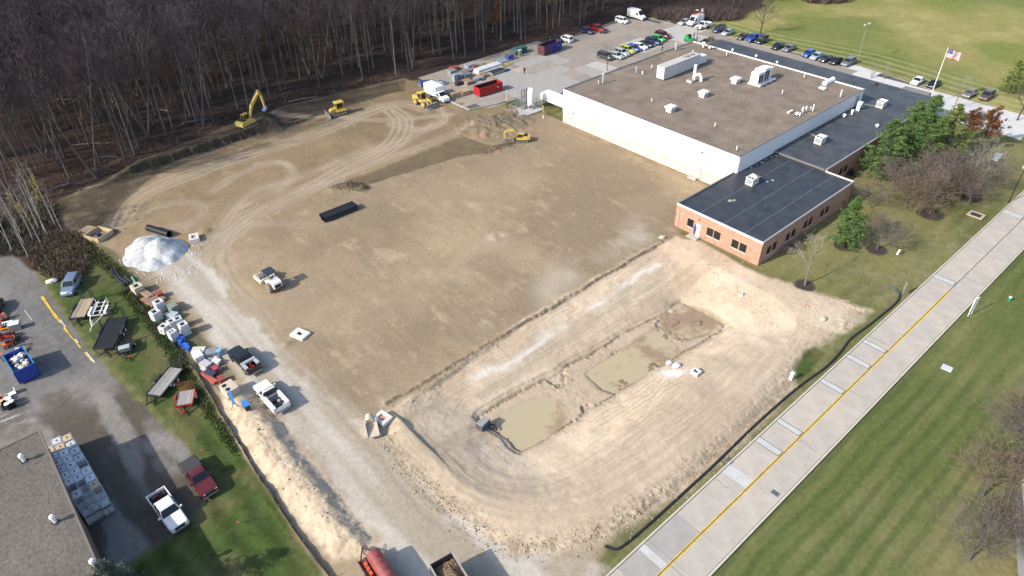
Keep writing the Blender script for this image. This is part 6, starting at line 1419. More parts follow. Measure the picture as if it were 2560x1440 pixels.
stub((2110, 293), .3, .2, 'white dome vent on the black roof below the parapet', 'mush', ZS, white); stub((2129, 287), .7, .19, 'white double mushroom vent on the black roof', 'mush', ZS, white); stub((2192, 318), .25, .2, 'white ball vent alone on the black strip roof', 'mush', ZS, white); stub((2190, 213), .3, .2, 'small dark vent by the rear roof edge', 'mush', ZS, darkm)
o = thing('vent_hood', 'tall white louvred vent hood against the parapet end', 'roof vent', rt(2146, 275, ZS), VU); MB().box(-.35, .35, -.5, .5, 0, 1.3).build('casing', white, o); MB().loft([[(-.4, -.55, 1.3), (.4, -.55, 1.3), (.4, .55, 1.3), (-.4, .55, 1.3)], [(-.4, -.1, 1.7), (.4, -.1, 1.7), (.4, .5, 1.7), (-.4, .5, 1.7)]]).build('hood', white, o); MB().box(.35, .37, -.4, .4, .15, .6).build('louvre', darkm, o)
for a, b, lab in (((2020, 331), (2040, 341), 'thin conduit from the parapet to the middle rooftop unit'), ((2152, 258), (2190, 266), 'thin conduit from the parapet to the far rooftop unit')):
    p, q = rt(*a, ZS + .1), rt(*b, ZS + .1); tag(MB().tube([p, q], .05, 5).build('conduit', _M['pale_patch']), lab, 'conduit')
for px, lab in (((61, 1153), 'white capped vent nearest the upper corner of the shop roof'), ((139, 1306), 'white capped vent midway on the shop roof'), ((239, 1416), 'white capped vent near the spruce on the shop roof')): stub(px, .7, .16, lab, 'mush', 5.62, white)
# ---------------------------------------------------------------- gas tank compound
cp = [spot(*c) for c in ((1271, 284), (1303, 296), (1358, 275), (1327, 258))]
pad = tag(MB().slab([(c.x, c.y) for c in cp], -.1, .16).build('tank_pad', mat('pad_concrete', (.48, .48, .47), .85, .08, 1)), 'pale concrete pad under the gas tank', 'pad')
p = spot(1327, 272); gt = thing('gas_tank', 'tall white vertical gas tank on short legs', 'tank', (p.x, p.y, .16))
MB().loft([[(r * math.cos(a), r * math.sin(a), z) for a in [i * math.pi / 10 for i in range(20)]] for r, z in ((.3, .55), (.65, .62), (.82, .85), (.82, 4.2), (.7, 4.45), (.4, 4.6), (.05, 4.65))]).build('shell', white, gt, smooth=True)
for k in range(4): a = .78 + 1.57 * k; MB().cyl((.6 * math.cos(a), .6 * math.sin(a), 0), (.6 * math.cos(a), .6 * math.sin(a), .9), .06, n=6).build('leg', galv, gt)
MB().tube([(.2, -.5, .6), (.2, -.9, .4), (-.6, -1.0, .4), (-.8, -.8, 1.2)], .05, 6).build('pipework', galv, gt); MB().box(-.25, .1, -1.0, -.8, .5, 1.0).build('control_box', darkm, gt)
p = spot(1311, 274); vp = thing('vaporizer', 'bank of tall finned vaporiser tubes beside the gas tank', 'vaporiser', (p.x, p.y, .16), VU)
for k in range(4):
    f = MB().cyl((0, 0, .3), (0, 0, 4.7), .05, n=6)
    for j in range(4): a = j * .785; f.cbox((0, 0, 2.5), (.34, .02, 4.3), a)
    f.build('finned_tube', galv, vp, (-.3 + .4 * (k % 2) , -.55 + .4 * k, 0))
for z in (.3, 4.65): MB().box(-.4, .3, -.75, .85, z, z + .06).build('header', galv, vp)
fn = thing('chain_link_fence', 'chain-link fence round the gas tank pad', 'fence', (0, 0, 0)); wire = mat('wire', (.36, .37, .38), .5, .05, metal=.5)
fc = [c.lerp(sum(cp, Vector()) / 4, .04) for c in cp]
for a, b in zip(fc, fc[1:] + fc[:1]):
    n_ = max(2, int((b - a).length / 2.2))
    for k in range(n_): q = a.lerp(b, k / n_); MB().cyl((q.x, q.y, .1), (q.x, q.y, 2.1), .035, n=5).build('post', galv, fn)
    MB().cyl((a.x, a.y, 2.08), (b.x, b.y, 2.08), .04, n=5).build('top_rail', galv, fn)
    m_ = MB(); L = (b - a).length; k = int(L / .28)
    for j in range(-7, k + 1):
        for sg in (1, -1):
            t0, t1 = (j, j + 7) if sg > 0 else (j + 7, j); z0, z1 = .18, 2.06
            ta, tb = max(0, min(k, t0)), max(0, min(k, t1))
            if ta == tb: continue
            za = z0 + (z1 - z0) * (ta - t0) / (t1 - t0); zb = z0 + (z1 - z0) * (tb - t0) / (t1 - t0)
            q0, q1 = a.lerp(b, ta / k), a.lerp(b, tb / k); m_.bar((q0.x, q0.y, za), (q1.x, q1.y, zb), .011)
    tag(m_.build('mesh', wire, fn), kind='stuff')
for px, h, m_, lab in [((1358, 281), 1.5, mat('bollard_yellow', (.6, .48, .04), .5), 'yellow bollard at the corner of the tank pad'), ((1358, 296), .7, white, 'short white marker post in front of the yellow bollard'), ((1348, 262), 1.3, _M['bollard_yellow'], 'yellow bollard behind the gas tank fence')]:
    q = gz(*px); o = thing('bollard', lab, 'bollard', q); MB().cyl((0, 0, -.1), (0, 0, h), .1, n=8).build('post', m_, o); MB().cyl((0, 0, h), (0, 0, h + .06), .1, .03, n=8).build('cap', m_, o)
def hgt(base, top, z0=0):
    """Height of an upright thing from the ground spot of its foot and the level of its tip."""
    p = spot(*base, z0); lo, hi = 0, 30
    for _ in range(40):
        m = (lo + hi) / 2; w_ = Vector((p.x, p.y, z0 + m)) - Vector((0, 0, CAMH)); Y = 720 + FOC * w_.dot(DOWN) / w_.dot(FWD)
        if Y > top[1]: lo = m
        else: hi = m
    return lo
p = spot(1267, 251); h = hgt((1267, 251), (1266, 214)); o = thing('yard_sign', 'dark board on a pale post at the yard corner', 'sign', (p.x, p.y, 0), VU)
MB().cyl((0, 0, 0), (0, 0, h), .09, n=8).build('post', mat('post_pale', (.55, .5, .45), .6), o); MB().box(-.4, .4, -.16, -.1, h - .9, h).build('board', darkm, o); MB().cyl((0, 0, -.05), (0, 0, .15), .4, n=10).build('footing', concrete, o)
# lamps, flag
def lamp(base, top, label, heads, m_, basem=None):
    p = spot(*base); h = hgt(base, top); o = thing('lamp_post', label, 'lamp post', (p.x, p.y, 0), R(20))
    MB().cyl((0, 0, .6 if basem else 0), (0, 0, h), .10, .06, n=8).build('pole', m_, o)
    if basem: MB().cyl((0, 0, -.1), (0, 0, .9), .38, n=12).build('base', basem, o)
    for a in heads:
        d = Vector((math.cos(a), math.sin(a), 0)); MB().bar((0, 0, h - .05), d * .6 + Vector((0, 0, h)), .06).build('arm', m_, o)
        MB().cbox(d * .95 + Vector((0, 0, h + .05)), (.75, .45, .22), a).build('lamp_head', mat('lamp_grey', (.45, .46, .47), .4), o)
lamp((1741, 103), (1748, 26), 'yard lamp post with three heads at the roof corner', (2.6, 0.5, 4.6), mat('pole_dark', (.05, .04, .04), .5))
lamp((2142, 155), (2167, 61), 'grey twin-headed lamp post on a pale drum base', (.3, 3.4), mat('pole_grey', (.25, .25, .23), .5), concrete)
lamp((2522, 505), (2563, 425), 'black road lamp post cut off by the picture edge', (.7,), black)
fb = (2319, 262); p = spot(*fb); h = hgt(fb, (2375, 118)); fl = thing('flagpole', 'white flagpole flying the stars and stripes', 'flagpole', (p.x, p.y, 0))
MB().cyl((0, 0, 0), (0, 0, h), .11, .05, n=8).build('pole', white, fl); MB().loft([[(r * math.cos(a), r * math.sin(a), h + z) for a in [i * .785 for i in range(8)]] for r, z in ((.03, 0), (.13, .08), (.13, .16), (.02, .24))]).build('finial', mat('gold', (.6, .45, .15), .3, metal=.8), fl)
fg = MB(); NX, NY = 26, 13; LF, HF = 3.0, 1.8
def fpt(i, j):
    u_, v_ = i / NX, j / NY; a = R(-14); y = math.sin(u_ * 9 + v_ * 1.2) * .22 * (u_ ** .6); x = u_ * LF * .93
    return (x * math.cos(a) - y * math.sin(a), x * math.sin(a) + y * math.cos(a), h - .35 - HF * v_ - .62 * u_ ** 1.3)
for i in range(NX):
    for j in range(NY):
        fg.cur = 2 if (i < NX * .4 and j < 7) else (j % 2)
        fg.add([fpt(i, j), fpt(i + 1, j), fpt(i + 1, j + 1), fpt(i, j + 1)], [(0, 1, 2, 3)])
fm = [mat('flag_red', (.50, .03, .05), .7, 0), mat('flag_white', (.78, .78, .78), .7, 0), mat('flag_blue', (.03, .07, .25), .7, 0)]
F_ = fg.build('flag', fm, fl); st = MB()
for r_ in range(9):
    for c_ in range(6 if r_ % 2 == 0 else 5):
        i = (c_ + (.5 if r_ % 2 == 0 else 1.0)) / 6 * NX * .4; j = (r_ + .7) * 7 / 9.4; q = Vector(fpt(i, j))
        for sg in (-.012, .012): st.add([(q.x + .07 * math.sin(k * 1.2566 * 2) , q.y + sg, q.z + .07 * math.cos(k * 1.2566 * 2)) for k in range(5)], [(0, 3, 1), (0, 2, 4), (0, 2, 3)])
st.build('stars', fm[1], F_)
# ---------------------------------------------------------------- people
def person(label, px, rz, top, legs, skin=(.35, .22, .16), hair=(.03, .02, .015), pose='stand', z0=0.0, hat=None):
    p = spot(*px, z0); o = thing('person', label, 'person', (p.x, p.y, z0), rz)
    J = [(0, 0, .93), (0, 0, 1.12), (0, 0, 1.38), (0, 0, 1.50), (0, 0, 1.60), (.015, 0, 1.72)]; E = [(0, 1), (1, 2), (2, 3), (3, 4), (4, 5)]; Rr = [.15, .14, .165, .06, .085, .075]
    for s in (-1, 1):
        b = len(J); st_ = .12 * s if pose == 'walk' else .03 * s
        J += [(0, s * .10, .88), (st_ * .6, s * .105, .48), (st_, s * .11, .08), (st_ + .14, s * .115, .04)]; E += [(0, b), (b, b + 1), (b + 1, b + 2), (b + 2, b + 3)]; Rr += [.105, .075, .05, .045]
        b = len(J)
        el = (.06, s * .27, 1.12) if pose != 'fold' else (.16, s * .24, 1.18); ha = (.12, s * .25, .88) if pose != 'fold' else (.30, s * .06, 1.24)
        J += [(0, s * .19, 1.40), el, ha, (ha[0] + .05, ha[1] - s * .01, ha[2] - .09)]; E += [(2, b), (b, b + 1), (b + 1, b + 2), (b + 2, b + 3)]; Rr += [.062, .05, .036, .038]
    me = bpy.data.meshes.new('body'); me.from_pydata(J, E, []); ob = link('body', me, o)
    md = ob.modifiers.new('skin', 'SKIN'); md.use_smooth_shade = True
    for i, v in enumerate(me.skin_vertices[0].data): v.radius = (Rr[i], Rr[i]); v.use_root = (i == 0)
    ob.modifiers.new('sub', 'SUBSURF').levels = 1; ob.modifiers['sub'].render_levels = 1
    dg = bpy.context.evaluated_depsgraph_get(); nm_ = bpy.data.meshes.new_from_object(ob.evaluated_get(dg)); ob.modifiers.clear(); ob.data = nm_; nm_.name = 'body'
    nm_.materials.clear()
    for n_, c in (('skin', skin), ('top', top), ('legs', legs), ('shoes', (.02, .02, .02))): nm_.materials.append(mat('cloth_%s_%s' % (n_, '_'.join('%03d' % int(x * 999) for x in c)), c, .8, .1, 8))
    for f in nm_.polygons:
        c = f.center; f.material_index = 0 if c.z > 1.52 or (c.z < .93 and abs(c.y) > .2) else (3 if c.z < .1 else (2 if c.z < .93 else 1))
    MB().loft([[(-.012 + .10 * k * math.cos(a), .088 * k * math.sin(a), z) for a in [i * .785 for i in range(8)]] for k, z in ((.9, 1.66), (1.05, 1.72), (.9, 1.79), (.4, 1.83))]).build('hard_hat' if hat else 'hair', mat('hat_white', hat, .4) if hat else mat('hair', hair, .8), o)
    f = MB()
    for s in (-1, 1): f.cbox((.085, s * .03, 1.67), (.02, .02, .012))
    f.cbox((.10, 0, 1.635), (.03, .022, .04)); f.cbox((.088, 0, 1.595), (.02, .05, .012)); f.build('face', mat('face_dark', (.12, .06, .045), .7), o)
    return o
person('person in dark clothes standing on the yard near the plywood', (1311, 185), R(-60), (.02, .02, .022), (.025, .025, .03))
person('person in blue work clothes standing at the white office door', (1735, 585), VU - math.pi / 2, (.03, .08, .32), (.04, .07, .22), pose='fold', z0=.1)
person('person in black walking beside the row of parked cars', (1655, 128), R(-30), (.015, .015, .02), (.02, .02, .022), pose='walk')
person('person in black standing by the green machine behind the roof corner', (1734, 97), R(200), (.015, .015, .02), (.02, .02, .025))
# ---------------------------------------------------------------- stored materials in the yard
woods = [mat('lumber_%d' % i, c, .8, .2, 2.5) for i, c in enumerate([(.38, .28, .17), (.30, .21, .13), (.46, .36, .23), (.24, .19, .15)])]
greysteel = mat('grey_steel', (.24, .25, .27), .5, .25, 2); bluesteel = mat('blue_grey_wrap', (.25, .31, .37), .5, .25, 2); redsteel = mat('red_oxide', (.27, .07, .05), .6, .25, 2); whitewrap = mat('white_wrap', (.66, .66, .67), .45, .12, 2); bluewrap = mat('blue_wrap', (.04, .07, .28), .5, .25, 2)
def A(px, rz): q = gz(*px); return (q.x, q.y, q.z + .005), rz
def planks(px, rz, L, W_, n, lay, m, label, nm='lumber_stack', cat_='lumber stack', th=.16, gap=.03, part='plank'):
    loc, rz = A(px, rz); o = thing(nm, label, cat_, loc, rz); me = {}
    for z in range(lay):
        for k in range(n):
            m_ = m[(k * 7 + z * 3) % len(m)]; key = m_.name
            if key not in me: me[key] = MB().box(-L / 2, L / 2, gap / 2 - W_ / n / 2, W_ / n / 2 - gap / 2, 0, th).mesh(part, m_)
            link(part, me[key], o, (random.uniform(-.12, .12), -W_ / 2 + W_ * (k + .5) / n, z * (th + .012) + .08))
    for x in (-L * .35, L * .35): MB().box(x - .06, x + .06, -W_ / 2, W_ / 2, 0, .08).build('bearer', woods[1], o)
    return o
def pallet(px, rz, lay, label, s=1.1, m=None):
    loc, rz = A(px, rz); o = thing('pallet_stack' if lay > 1 else 'wood_pallet', label, 'pallets', loc, rz); t = MB().box(-s / 2, s / 2, -.05, .05, 0, .025).mesh('slat', m or woods[0]); b_ = MB().box(-.05, .05, -s / 2, s / 2, 0, .1).mesh('bearer', woods[1])
    for z in range(lay):
        for k in range(3): link('bearer', b_, o, (-s / 2 + .05 + k * (s - .1) / 2, 0, z * .15))
        for k in range(7): link('slat', t, o, (0, -s / 2 + .06 + k * (s - .12) / 6, z * .15 + .1))
    return o
def bundle(px, rz, L, r, cols, lay, m, label, nm='pipe_bundle', cat_='pipe bundle', hollow=False, part='pipe', z=0):
    loc, rz = A(px, rz); o = thing(nm, label, cat_, loc, rz)
    b = MB().cyl((-L / 2, 0, 0), (L / 2, 0, 0), r, n=12, caps=not hollow)
    if hollow: b.cyl((L / 2, 0, 0), (-L / 2, 0, 0), r * .86, n=12, caps=False)
    me = smoothed(b.mesh(part, m), .6)
    for k in range(lay):
        for j in range(cols - (k if lay > 1 and not hollow else 0)): link(part, me, o, (random.uniform(-.08, .08), (j - (cols - 1) / 2 + (0 if hollow else k * .5)) * r * 2.04, r + k * r * 1.8))
    return o
def crate(px, rz, d, m, label, nm='crate', cat_='crate', lid=None, slats=True):
    loc, rz = A(px, rz); o = thing(nm, label, cat_, loc, rz); MB().box(-d[0] / 2, d[0] / 2, -d[1] / 2, d[1] / 2, .1, d[2]).build('body', m, o)
    MB().box(-d[0] / 2 - .03, d[0] / 2 + .03, -d[1] / 2 - .03, d[1] / 2 + .03, d[2], d[2] + .06).build('lid', lid or m, o)
    for y in (-d[1] / 2 + .1, d[1] / 2 - .1): MB().box(-d[0] / 2, d[0] / 2, y - .06, y + .06, 0, .1).build('skid', woods[1], o)
    return o
ru, rv_ = VU, VU + math.pi / 2
planks((1136, 243), rv_, 3.0, 1.9, 7, 7, woods[:3], 'tall stack of tan timber at the yard edge behind the box truck'); planks((1160, 237), rv_, 2.6, 1.8, 6, 6, [woods[0], woods[2]], 'squarer stack of tan timber next to the tall one')
pallet((1150, 261), rv_, 2, 'pair of loose pallets in front of the timber stacks', 1.3); pallet((1163, 255), rv_ + .2, 1, 'single loose pallet by the yard kerb', 1.2)
planks((1169, 210), ru, 2.4, 2.0, 6, 5, [woods[1], woods[3]], 'brown timber block between blue wrap and red dumpster'); pallet((1206, 193), rv_, 6, 'stack of brown pallets behind the red dumpster', 2.2); pallet((1225, 196), rv_ + .1, 2, 'low pair of pale pallets beside the brown pallet stack', 2.4, woods[2])
planks((1194, 171), rv_, 6.5, 2.0, 5, 3, [greysteel, bluesteel], 'long stack of pale grey boards near the woods', 'board_stack', 'board stack'); planks((1212, 166), rv_, 6.0, 1.6, 5, 3, [woods[0], woods[2]], 'long stack of tan boards beside the grey ones')
bundle((1220, 176), rv_, 7.5, .33, 4, 2, whitewrap, 'bundle of long white rolls in front of the tan boards', 'roll_bundle', 'rolls', part='roll')
planks((1246, 156), rv_, 7.0, 3.2, 9, 2, [bluesteel, greysteel], 'wide flat stack of blue-grey sheets', 'sheet_stack', 'sheet stack'); bundle((1262, 168), rv_ + .25, 6, .1, 6, 2, mat('yellow_bar', (.45, .36, .12), .6, .2), 'loose yellow bars lying across dark sheets', 'bar_bundle', 'bars', part='bar')
planks((1279, 166), ru, 3.4, 2.0, 4, 1, [woods[3], greysteel], 'dark plates beside the yellow bars', 'plate_stack', 'plates'); planks((1293, 176), ru + .2, 2.4, 2.6, 1, 1, [woods[2]], 'pale plywood sheet flat on the yard near the person', 'plywood_sheet', 'plywood', th=.06, part='sheet')
crate((1242, 184), rv_, (4.0, 1.6, .8), greysteel, 'grey steel bin in front of the white rolls', 'steel_bin', 'bin', darkm); crate((1267, 178), rv_, (1.6, .8, .4), bluewrap, 'small bright blue case by the yellow bars')
crate((1131, 188), rv_, (2.0, 1.5, 1.3), greysteel, 'grey tub nearest the woods at the end of the store'); crate((1131, 178), ru, (1.6, .9, 1.0), redsteel, 'red machine part by the grey tub'); crate((1142, 175), ru, (1.4, .8, .9), redsteel, 'second red machine part closer to the woods'); crate((1138, 203), ru, (1.2, 1.2, 1.7), bluesteel, 'tall blue-grey wrapped pallet load'); crate((1151, 196), ru, (2.0, 1.6, 1.2), greysteel, 'grey block beside the tall wrapped load'); crate((1167, 194), rv_, (2.2, 1.6, 1.0), mat('slate_crate', (.16, .18, .19), .6, .2), 'dark slate crate amid the stored steel')
planks((1153, 187), rv_, 5.0, 1.4, 4, 4, [redsteel, greysteel], 'rack of red-brown steel behind the grey block', 'steel_rack', 'steel'); planks((1160, 203), rv_, 4.6, .9, 3, 2, [redsteel], 'bright orange-red steel sections in front', 'steel_sections', 'steel'); crate((1149, 213), rv_, (2.2, 1.0, .8), darkm, 'black box at the near end of the red steel')
crate((1175, 172), rv_, (2.4, 1.8, 1.2), bluesteel, 'blue-grey case at the end of the grey boards'); crate((1186, 176), rv_, (.9, .8, 1.1), mat('red_case', (.4, .05, .05), .5), 'little red case by the white rolls')
for i, (px, r_) in enumerate((((1190, 203), .4), ((1199, 200), .35), ((1206, 199), .45))): bundle(px, rv_ + .3 * i, 2.4, r_, 1, 1, galv, '%s silver duct piece beside the brown timber' % ('first', 'second', 'largest')[i], 'duct_piece', 'duct', True, 'tube')
crate((1273, 150), rv_, (1.8, 1.4, 1.3), bluewrap, 'dark blue box behind the standing plywood'); loc, rz = A((1283, 150), rv_); o = thing('plywood_sheet', 'tan plywood sheet leaning upright near the green bin', 'plywood', loc, rz); MB().box(-1.2, 1.2, -.03, .03, 0, 1.9, Matrix.Rotation(R(-18), 4, 'X')).build('sheet', woods[2], o); MB().bar((0, .1, 0), (0, .75, 1.2), .08).build('prop', woods[1], o)
crate((1300, 134), rv_, (3.4, 2.0, 1.7), mat('green_bin', (.03, .11, .10), .6, .25), 'dark green bin at the woods end of the yard', 'steel_bin', 'bin'); crate((1288, 137), rv_, (2.6, 1.6, 1.0), mat('green_cage', (.07, .17, .16), .6, .3), 'teal cage beside the green bin', 'steel_cage', 'cage')
loc, rz = A((1300, 142), rv_); o = thing('tyre_rack', 'black rack with white stacked bottles in front of the green bin', 'rack', loc, rz)
for x in (-.7, .7): MB().bar((x, 0, 0), (x, 0, 1.8), .12).build('upright', black, o)
for k in range(4): MB().box(-.64, .64, -.3, .3, .1 + k * .5, .16 + k * .5).build('shelf', black, o); MB().box(-.5, .5, -.25, .25, .161 + k * .5, .36 + k * .5).build('row_of_bottles', whitewrap, o)
loc, rz = A((1267, 141), rv_); o = thing('yellow_rail', 'yellow guard rail lying by the woods', 'rail', loc, rz)
for z in (.5, 1.0): MB().bar((-1.8, 0, z), (1.8, 0, z), .08).build('rail', _M['bollard_yellow'], o)
for x in (-1.7, 0, 1.7): MB().bar((x, 0, 0), (x, 0, 1.05), .08).build('post', _M['bollard_yellow'], o)
loc, rz = A((1063, 213), rv_); o = thing('tarp_cart', 'cart under a blue tarpaulin behind the box truck', 'cart', loc, rz); MB().loft([[(-1.6, -.8, .5), (-1.6, .8, .5), (1.6, .8, .5), (1.6, -.8, .5)], [(-1.4, -.5, 1.1), (-1.2, .4, 1.3), (1.3, .5, .9), (1.4, -.5, 1.2)]]).build('tarpaulin', bluewrap, o); MB().box(-1.7, 1.7, -.7, .7, .25, .499).build('deck', greysteel, o)
for x in (-1, 1):
    for s in (-1, 1): add_wheel(o, x, s * .75, .3, .2)
loc, rz = A((1079, 212), rv_); o = thing('fork_frame', 'yellow lifting fork frame beside the blue tarpaulin', 'frame', loc, rz)
for s in (-.5, .5): MB().bar((-.7, s, 0), (0, s, 1.7), .12).bar((.7, s, 0), (0, s, 1.7), .12).build('leg', cat_y, o)
for z in (.5, 1.65): MB().bar((0, -.5, z), (0, .5, z), .1).build('cross_bar', cat_y, o)
loc, rz = A((1104, 212), 0); o = thing('hose_heap', 'round heap of grey-blue coiled hose', 'hose', loc, rz)
for k in range(9): r_ = 1.5 - .1 * k; MB().tube([(r_ * math.cos(a), r_ * .75 * math.sin(a), .12 + .11 * k + .05 * math.sin(3 * a)) for a in [j * .4488 for j in range(15)]], .09, 5).build('coil', bluesteel, o)
# green machine behind the roof corner
q = spot(1722, 104); o = thing('green_machine', 'bright green utility machine just behind the far roof corner', 'machine', (q.x, q.y, 0), ru); gm = mat('bright_green', (.02, .30, .08), .45, .1); MB().box(-1.2, .3, -.8, .8, .4, 1.5, None, .1, .1).build('body', gm, o); MB().box(.3, 1.5, -.7, .7, .4, .95).build('deck', gm, o); MB().box(-.4, .3, -.5, .5, 1.5, 1.9).build('seat', black, o)
for x in (-.8, 1.0):
    for s in (-1, 1): add_wheel(o, x, s * .8, .4, .3)
q = spot(1598, 60); o = thing('traffic_cone', 'small orange cone in front of the tall white van', 'cone', (q.x, q.y, .01)); MB().cyl((0, 0, .04), (0, 0, .75), .17, .03, n=10).build('cone', mat('cone_orange', (.65, .14, .05), .6), o); MB().box(-.2, .2, -.2, .2, 0, .04).build('foot', _M['cone_orange'], o)
# ---------------------------------------------------------------- pipes and stone heap on the pad
o = bundle((849, 536), head((812, 553), (890, 522)), 6.4, .31, 3, 2, mat('pipe_black', (.028, .029, .036), .28, .2, 2), 'stack of six long black drain pipes lying on the pad', hollow=True)
for x in (-2.3, 2.3): MB().box(x - .08, x + .08, -1.05, 1.05, -.01, .10).build('bearer', woods[1], o)
o = bundle((399, 584), head((380, 575), (422, 588)), 5.0, .55, 1, 1, _M['pipe_black'], 'single large black culvert pipe behind the white heap', 'culvert_pipe', 'pipe', True)
rb = MB()
for k in range(16): rb.cyl((-2.4 + k * .31, 0, .55), (-2.3 + k * .31, 0, .55), .59, n=14, caps=False)
rb.build('rib', _M['pipe_black'], o)
q = spot(392, 634); nh = 90; hx, hy = np.meshgrid(np.linspace(-8, 8, nh), np.linspace(-8, 8, nh))
def lobe(cx, cy, r, h, pw=1.0, ax=1.0):
    a = np.arctan2(hy - cy, hx - cx); k = np.hypot((hx - cx) / ax, hy - cy) / (r * .86) + (fbm(hx + cx, hy, .35, 3, 73) - .5) * .42
    return h * np.clip(1 - k, 0, 1) ** pw 
hh = np.maximum.reduce([lobe(.9, .2, 4.6, 2.7, .95), lobe(-2.4, 2.2, 4.0, 1.5, .8), lobe(.6, -2.6, 3.0, 1.0, .8), lobe(-1.6, -.6, 4.2, 1.5, .9)]) + .16 * (fbm(hx, hy, .9, 4, 71) - .5) + .5 * np.abs(fbm(hx, hy, .33, 3, 72) - .5)
hh -= .22; keep = hh > -.14
ix = np.arange(nh * nh).reshape(nh, nh); fs_ = [(ix[i, j], ix[i, j + 1], ix[i + 1, j + 1], ix[i + 1, j]) for i in range(nh - 1) for j in range(nh - 1) if keep[i:i + 2, j:j + 2].any()]
wp = MB(); us = sorted({k for f in fs_ for k in f}); mp = {k: n for n, k in enumerate(us)}
wp.add([(hx.flat[k], hy.flat[k], hh.flat[k]) for k in us], [tuple(mp[k] for k in f) for f in fs_])
tag(wp.build('stone_heap', mat('white_stone', (.34, .35, .36), .9, .15, .6, bump=.12, bscale=5, col2=(.60, .61, .62)), None, (q.x, q.y, 0), 0, True), 'big white heap of crushed stone at the top of the haul road', 'stone heap')
def inlet(px, rz, label, nm='concrete_inlet', s=(1.6, 1.2, .35), hole=(.35, .3), z=0, m=None, grate=None):
    loc, rz = A(px, rz); o = thing(nm, label, 'concrete box', (loc[0], loc[1], loc[2] + z), rz); m = m or mat('precast_pale', (.60, .585, .55), .8, .1, 2); a, b = s[0] / 2, s[1] / 2; c, d = hole
    MB().box(-a, -c, -b, b, 0, s[2]).box(c, a, -b, b, 0, s[2]).box(-c, c, -b, -d, 0, s[2]).box(-c, c, d, b, 0, s[2]).build('frame', m, o)
    MB().box(-c, c, -d, d, .0, s[2] - (.2 if s[2] > .3 else .06)).build('opening', grate or black, o); return o
inlet((751, 838), VU + .35, 'flat white concrete lid with square hole on the pad', s=(2.3, 1.7, .35), hole=(.38, .3))
inlet((957, 1050), VU + .2, 'white concrete box with reddish lid at the corner of the pit ridge', s=(1.9, 1.6, .5), grate=mat('lid_red', (.5, .25, .2), .7), hole=(.5, .4))
inlet((487, 600), VU - .3, 'white concrete box with red lid beside the white heap', s=(2.0, 1.5, .7), grate=_M['lid_red'], hole=(.5, .35)); inlet((1739, 934), VU, 'small white concrete box beside the pools', s=(1.1, 1.0, .5), hole=(.28, .25))
inlet((2440, 538), VU, 'square catch basin with dark grate in the lawn by the road', s=(2.4, 2.0, .12), hole=(.8, .65), grate=darkm, m=mat('basin_tan', (.42, .36, .27), .8))
inlet((2367, 921), VU + .1, 'pale flat utility box lid in the far lawn', s=(1.2, 1.0, .12), hole=(.02, .02), m=mat('lid_blue_grey', (.5, .53, .55), .6))
loc, rz = A((930, 1076), VU - .4); o = thing('pipe_end_section', 'pale flared concrete pipe end half buried at the drive edge', 'concrete pipe end', loc, rz)
MB().prism([(-1.2, 0), (1.1, 0), (1.1, .2), (-.3, .75), (-1.2, .75)], -.75, -.6).prism([(-1.2, 0), (1.1, 0), (1.1, .2), (-.3, .75), (-1.2, .75)], .6, .75).build('wing_wall', mat('precast_tan', (.52, .44, .35), .85, .12, 2), o); MB().box(-1.2, 1.1, -.6, .6, 0, .12).build('apron', _M['precast_tan'], o); MB().cyl((-2.0, 0, .4), (-1.1, 0, .4), .45, n=14).build('pipe', _M['precast_tan'], o)
p = spot(1208, 1064, -1.3); o = thing('pump_box', 'dark grey pump box at the corner of the first pool', 'pump', (p.x, p.y, ground_z(p.x, p.y)), VU + .2); MB().box(-.5, .5, -.8, .8, 0, 1.0).build('casing', mat('slate', (.08, .085, .11), .6, .2, 3), o)
for k in range(4): MB().box(-.46, .46, -.7 + k * .38, -.42 + k * .38, 1.0, 1.08).build('fin', greym, o)
MB().tube([(.3, .6, .3), (.9, .9, .2), (1.6, .6, .05)], .1, 6).build('hose', black, o)
for i, (px, s_, c_, lab) in enumerate([((1655, 595), .5, 'precast_tan', 'lumpy debris bundle on the pad corner near the offices'), ((2058, 799), .45, 'precast_tan', 'tan block lying on the bare clay near the road'), ((1690, 915), .5, 'white_wrap', 'crumpled white sheet beside the middle pool'), ((1672, 908), .4, 'white_wrap', 'smaller white scrap by the middle pool'), ((130, 706), .7, 'precast_pale', 'pale boulder at the edge of the brambles')]):
    q = gz(*px); tag(blob(s_, _M[c_], (q.x, q.y, q.z + s_ * .3), 'boulder' if i == 4 else 'debris_lump', (1.3, .9, .6), 50 + i), lab, 'rock' if i == 4 else 'debris')
q = gz(1852, 738); o = thing('cleanout_pipe', 'short white cleanout pipe standing in the clay', 'pipe', q); MB().cyl((0, 0, -.1), (0, 0, .4), .3, n=14, caps=False).cyl((0, 0, .4), (0, 0, -.1), .24, n=14, caps=False).build('pipe', white, o); MB().cyl((0, 0, 0), (0, 0, .2), .24, n=12).build('inside', black, o)
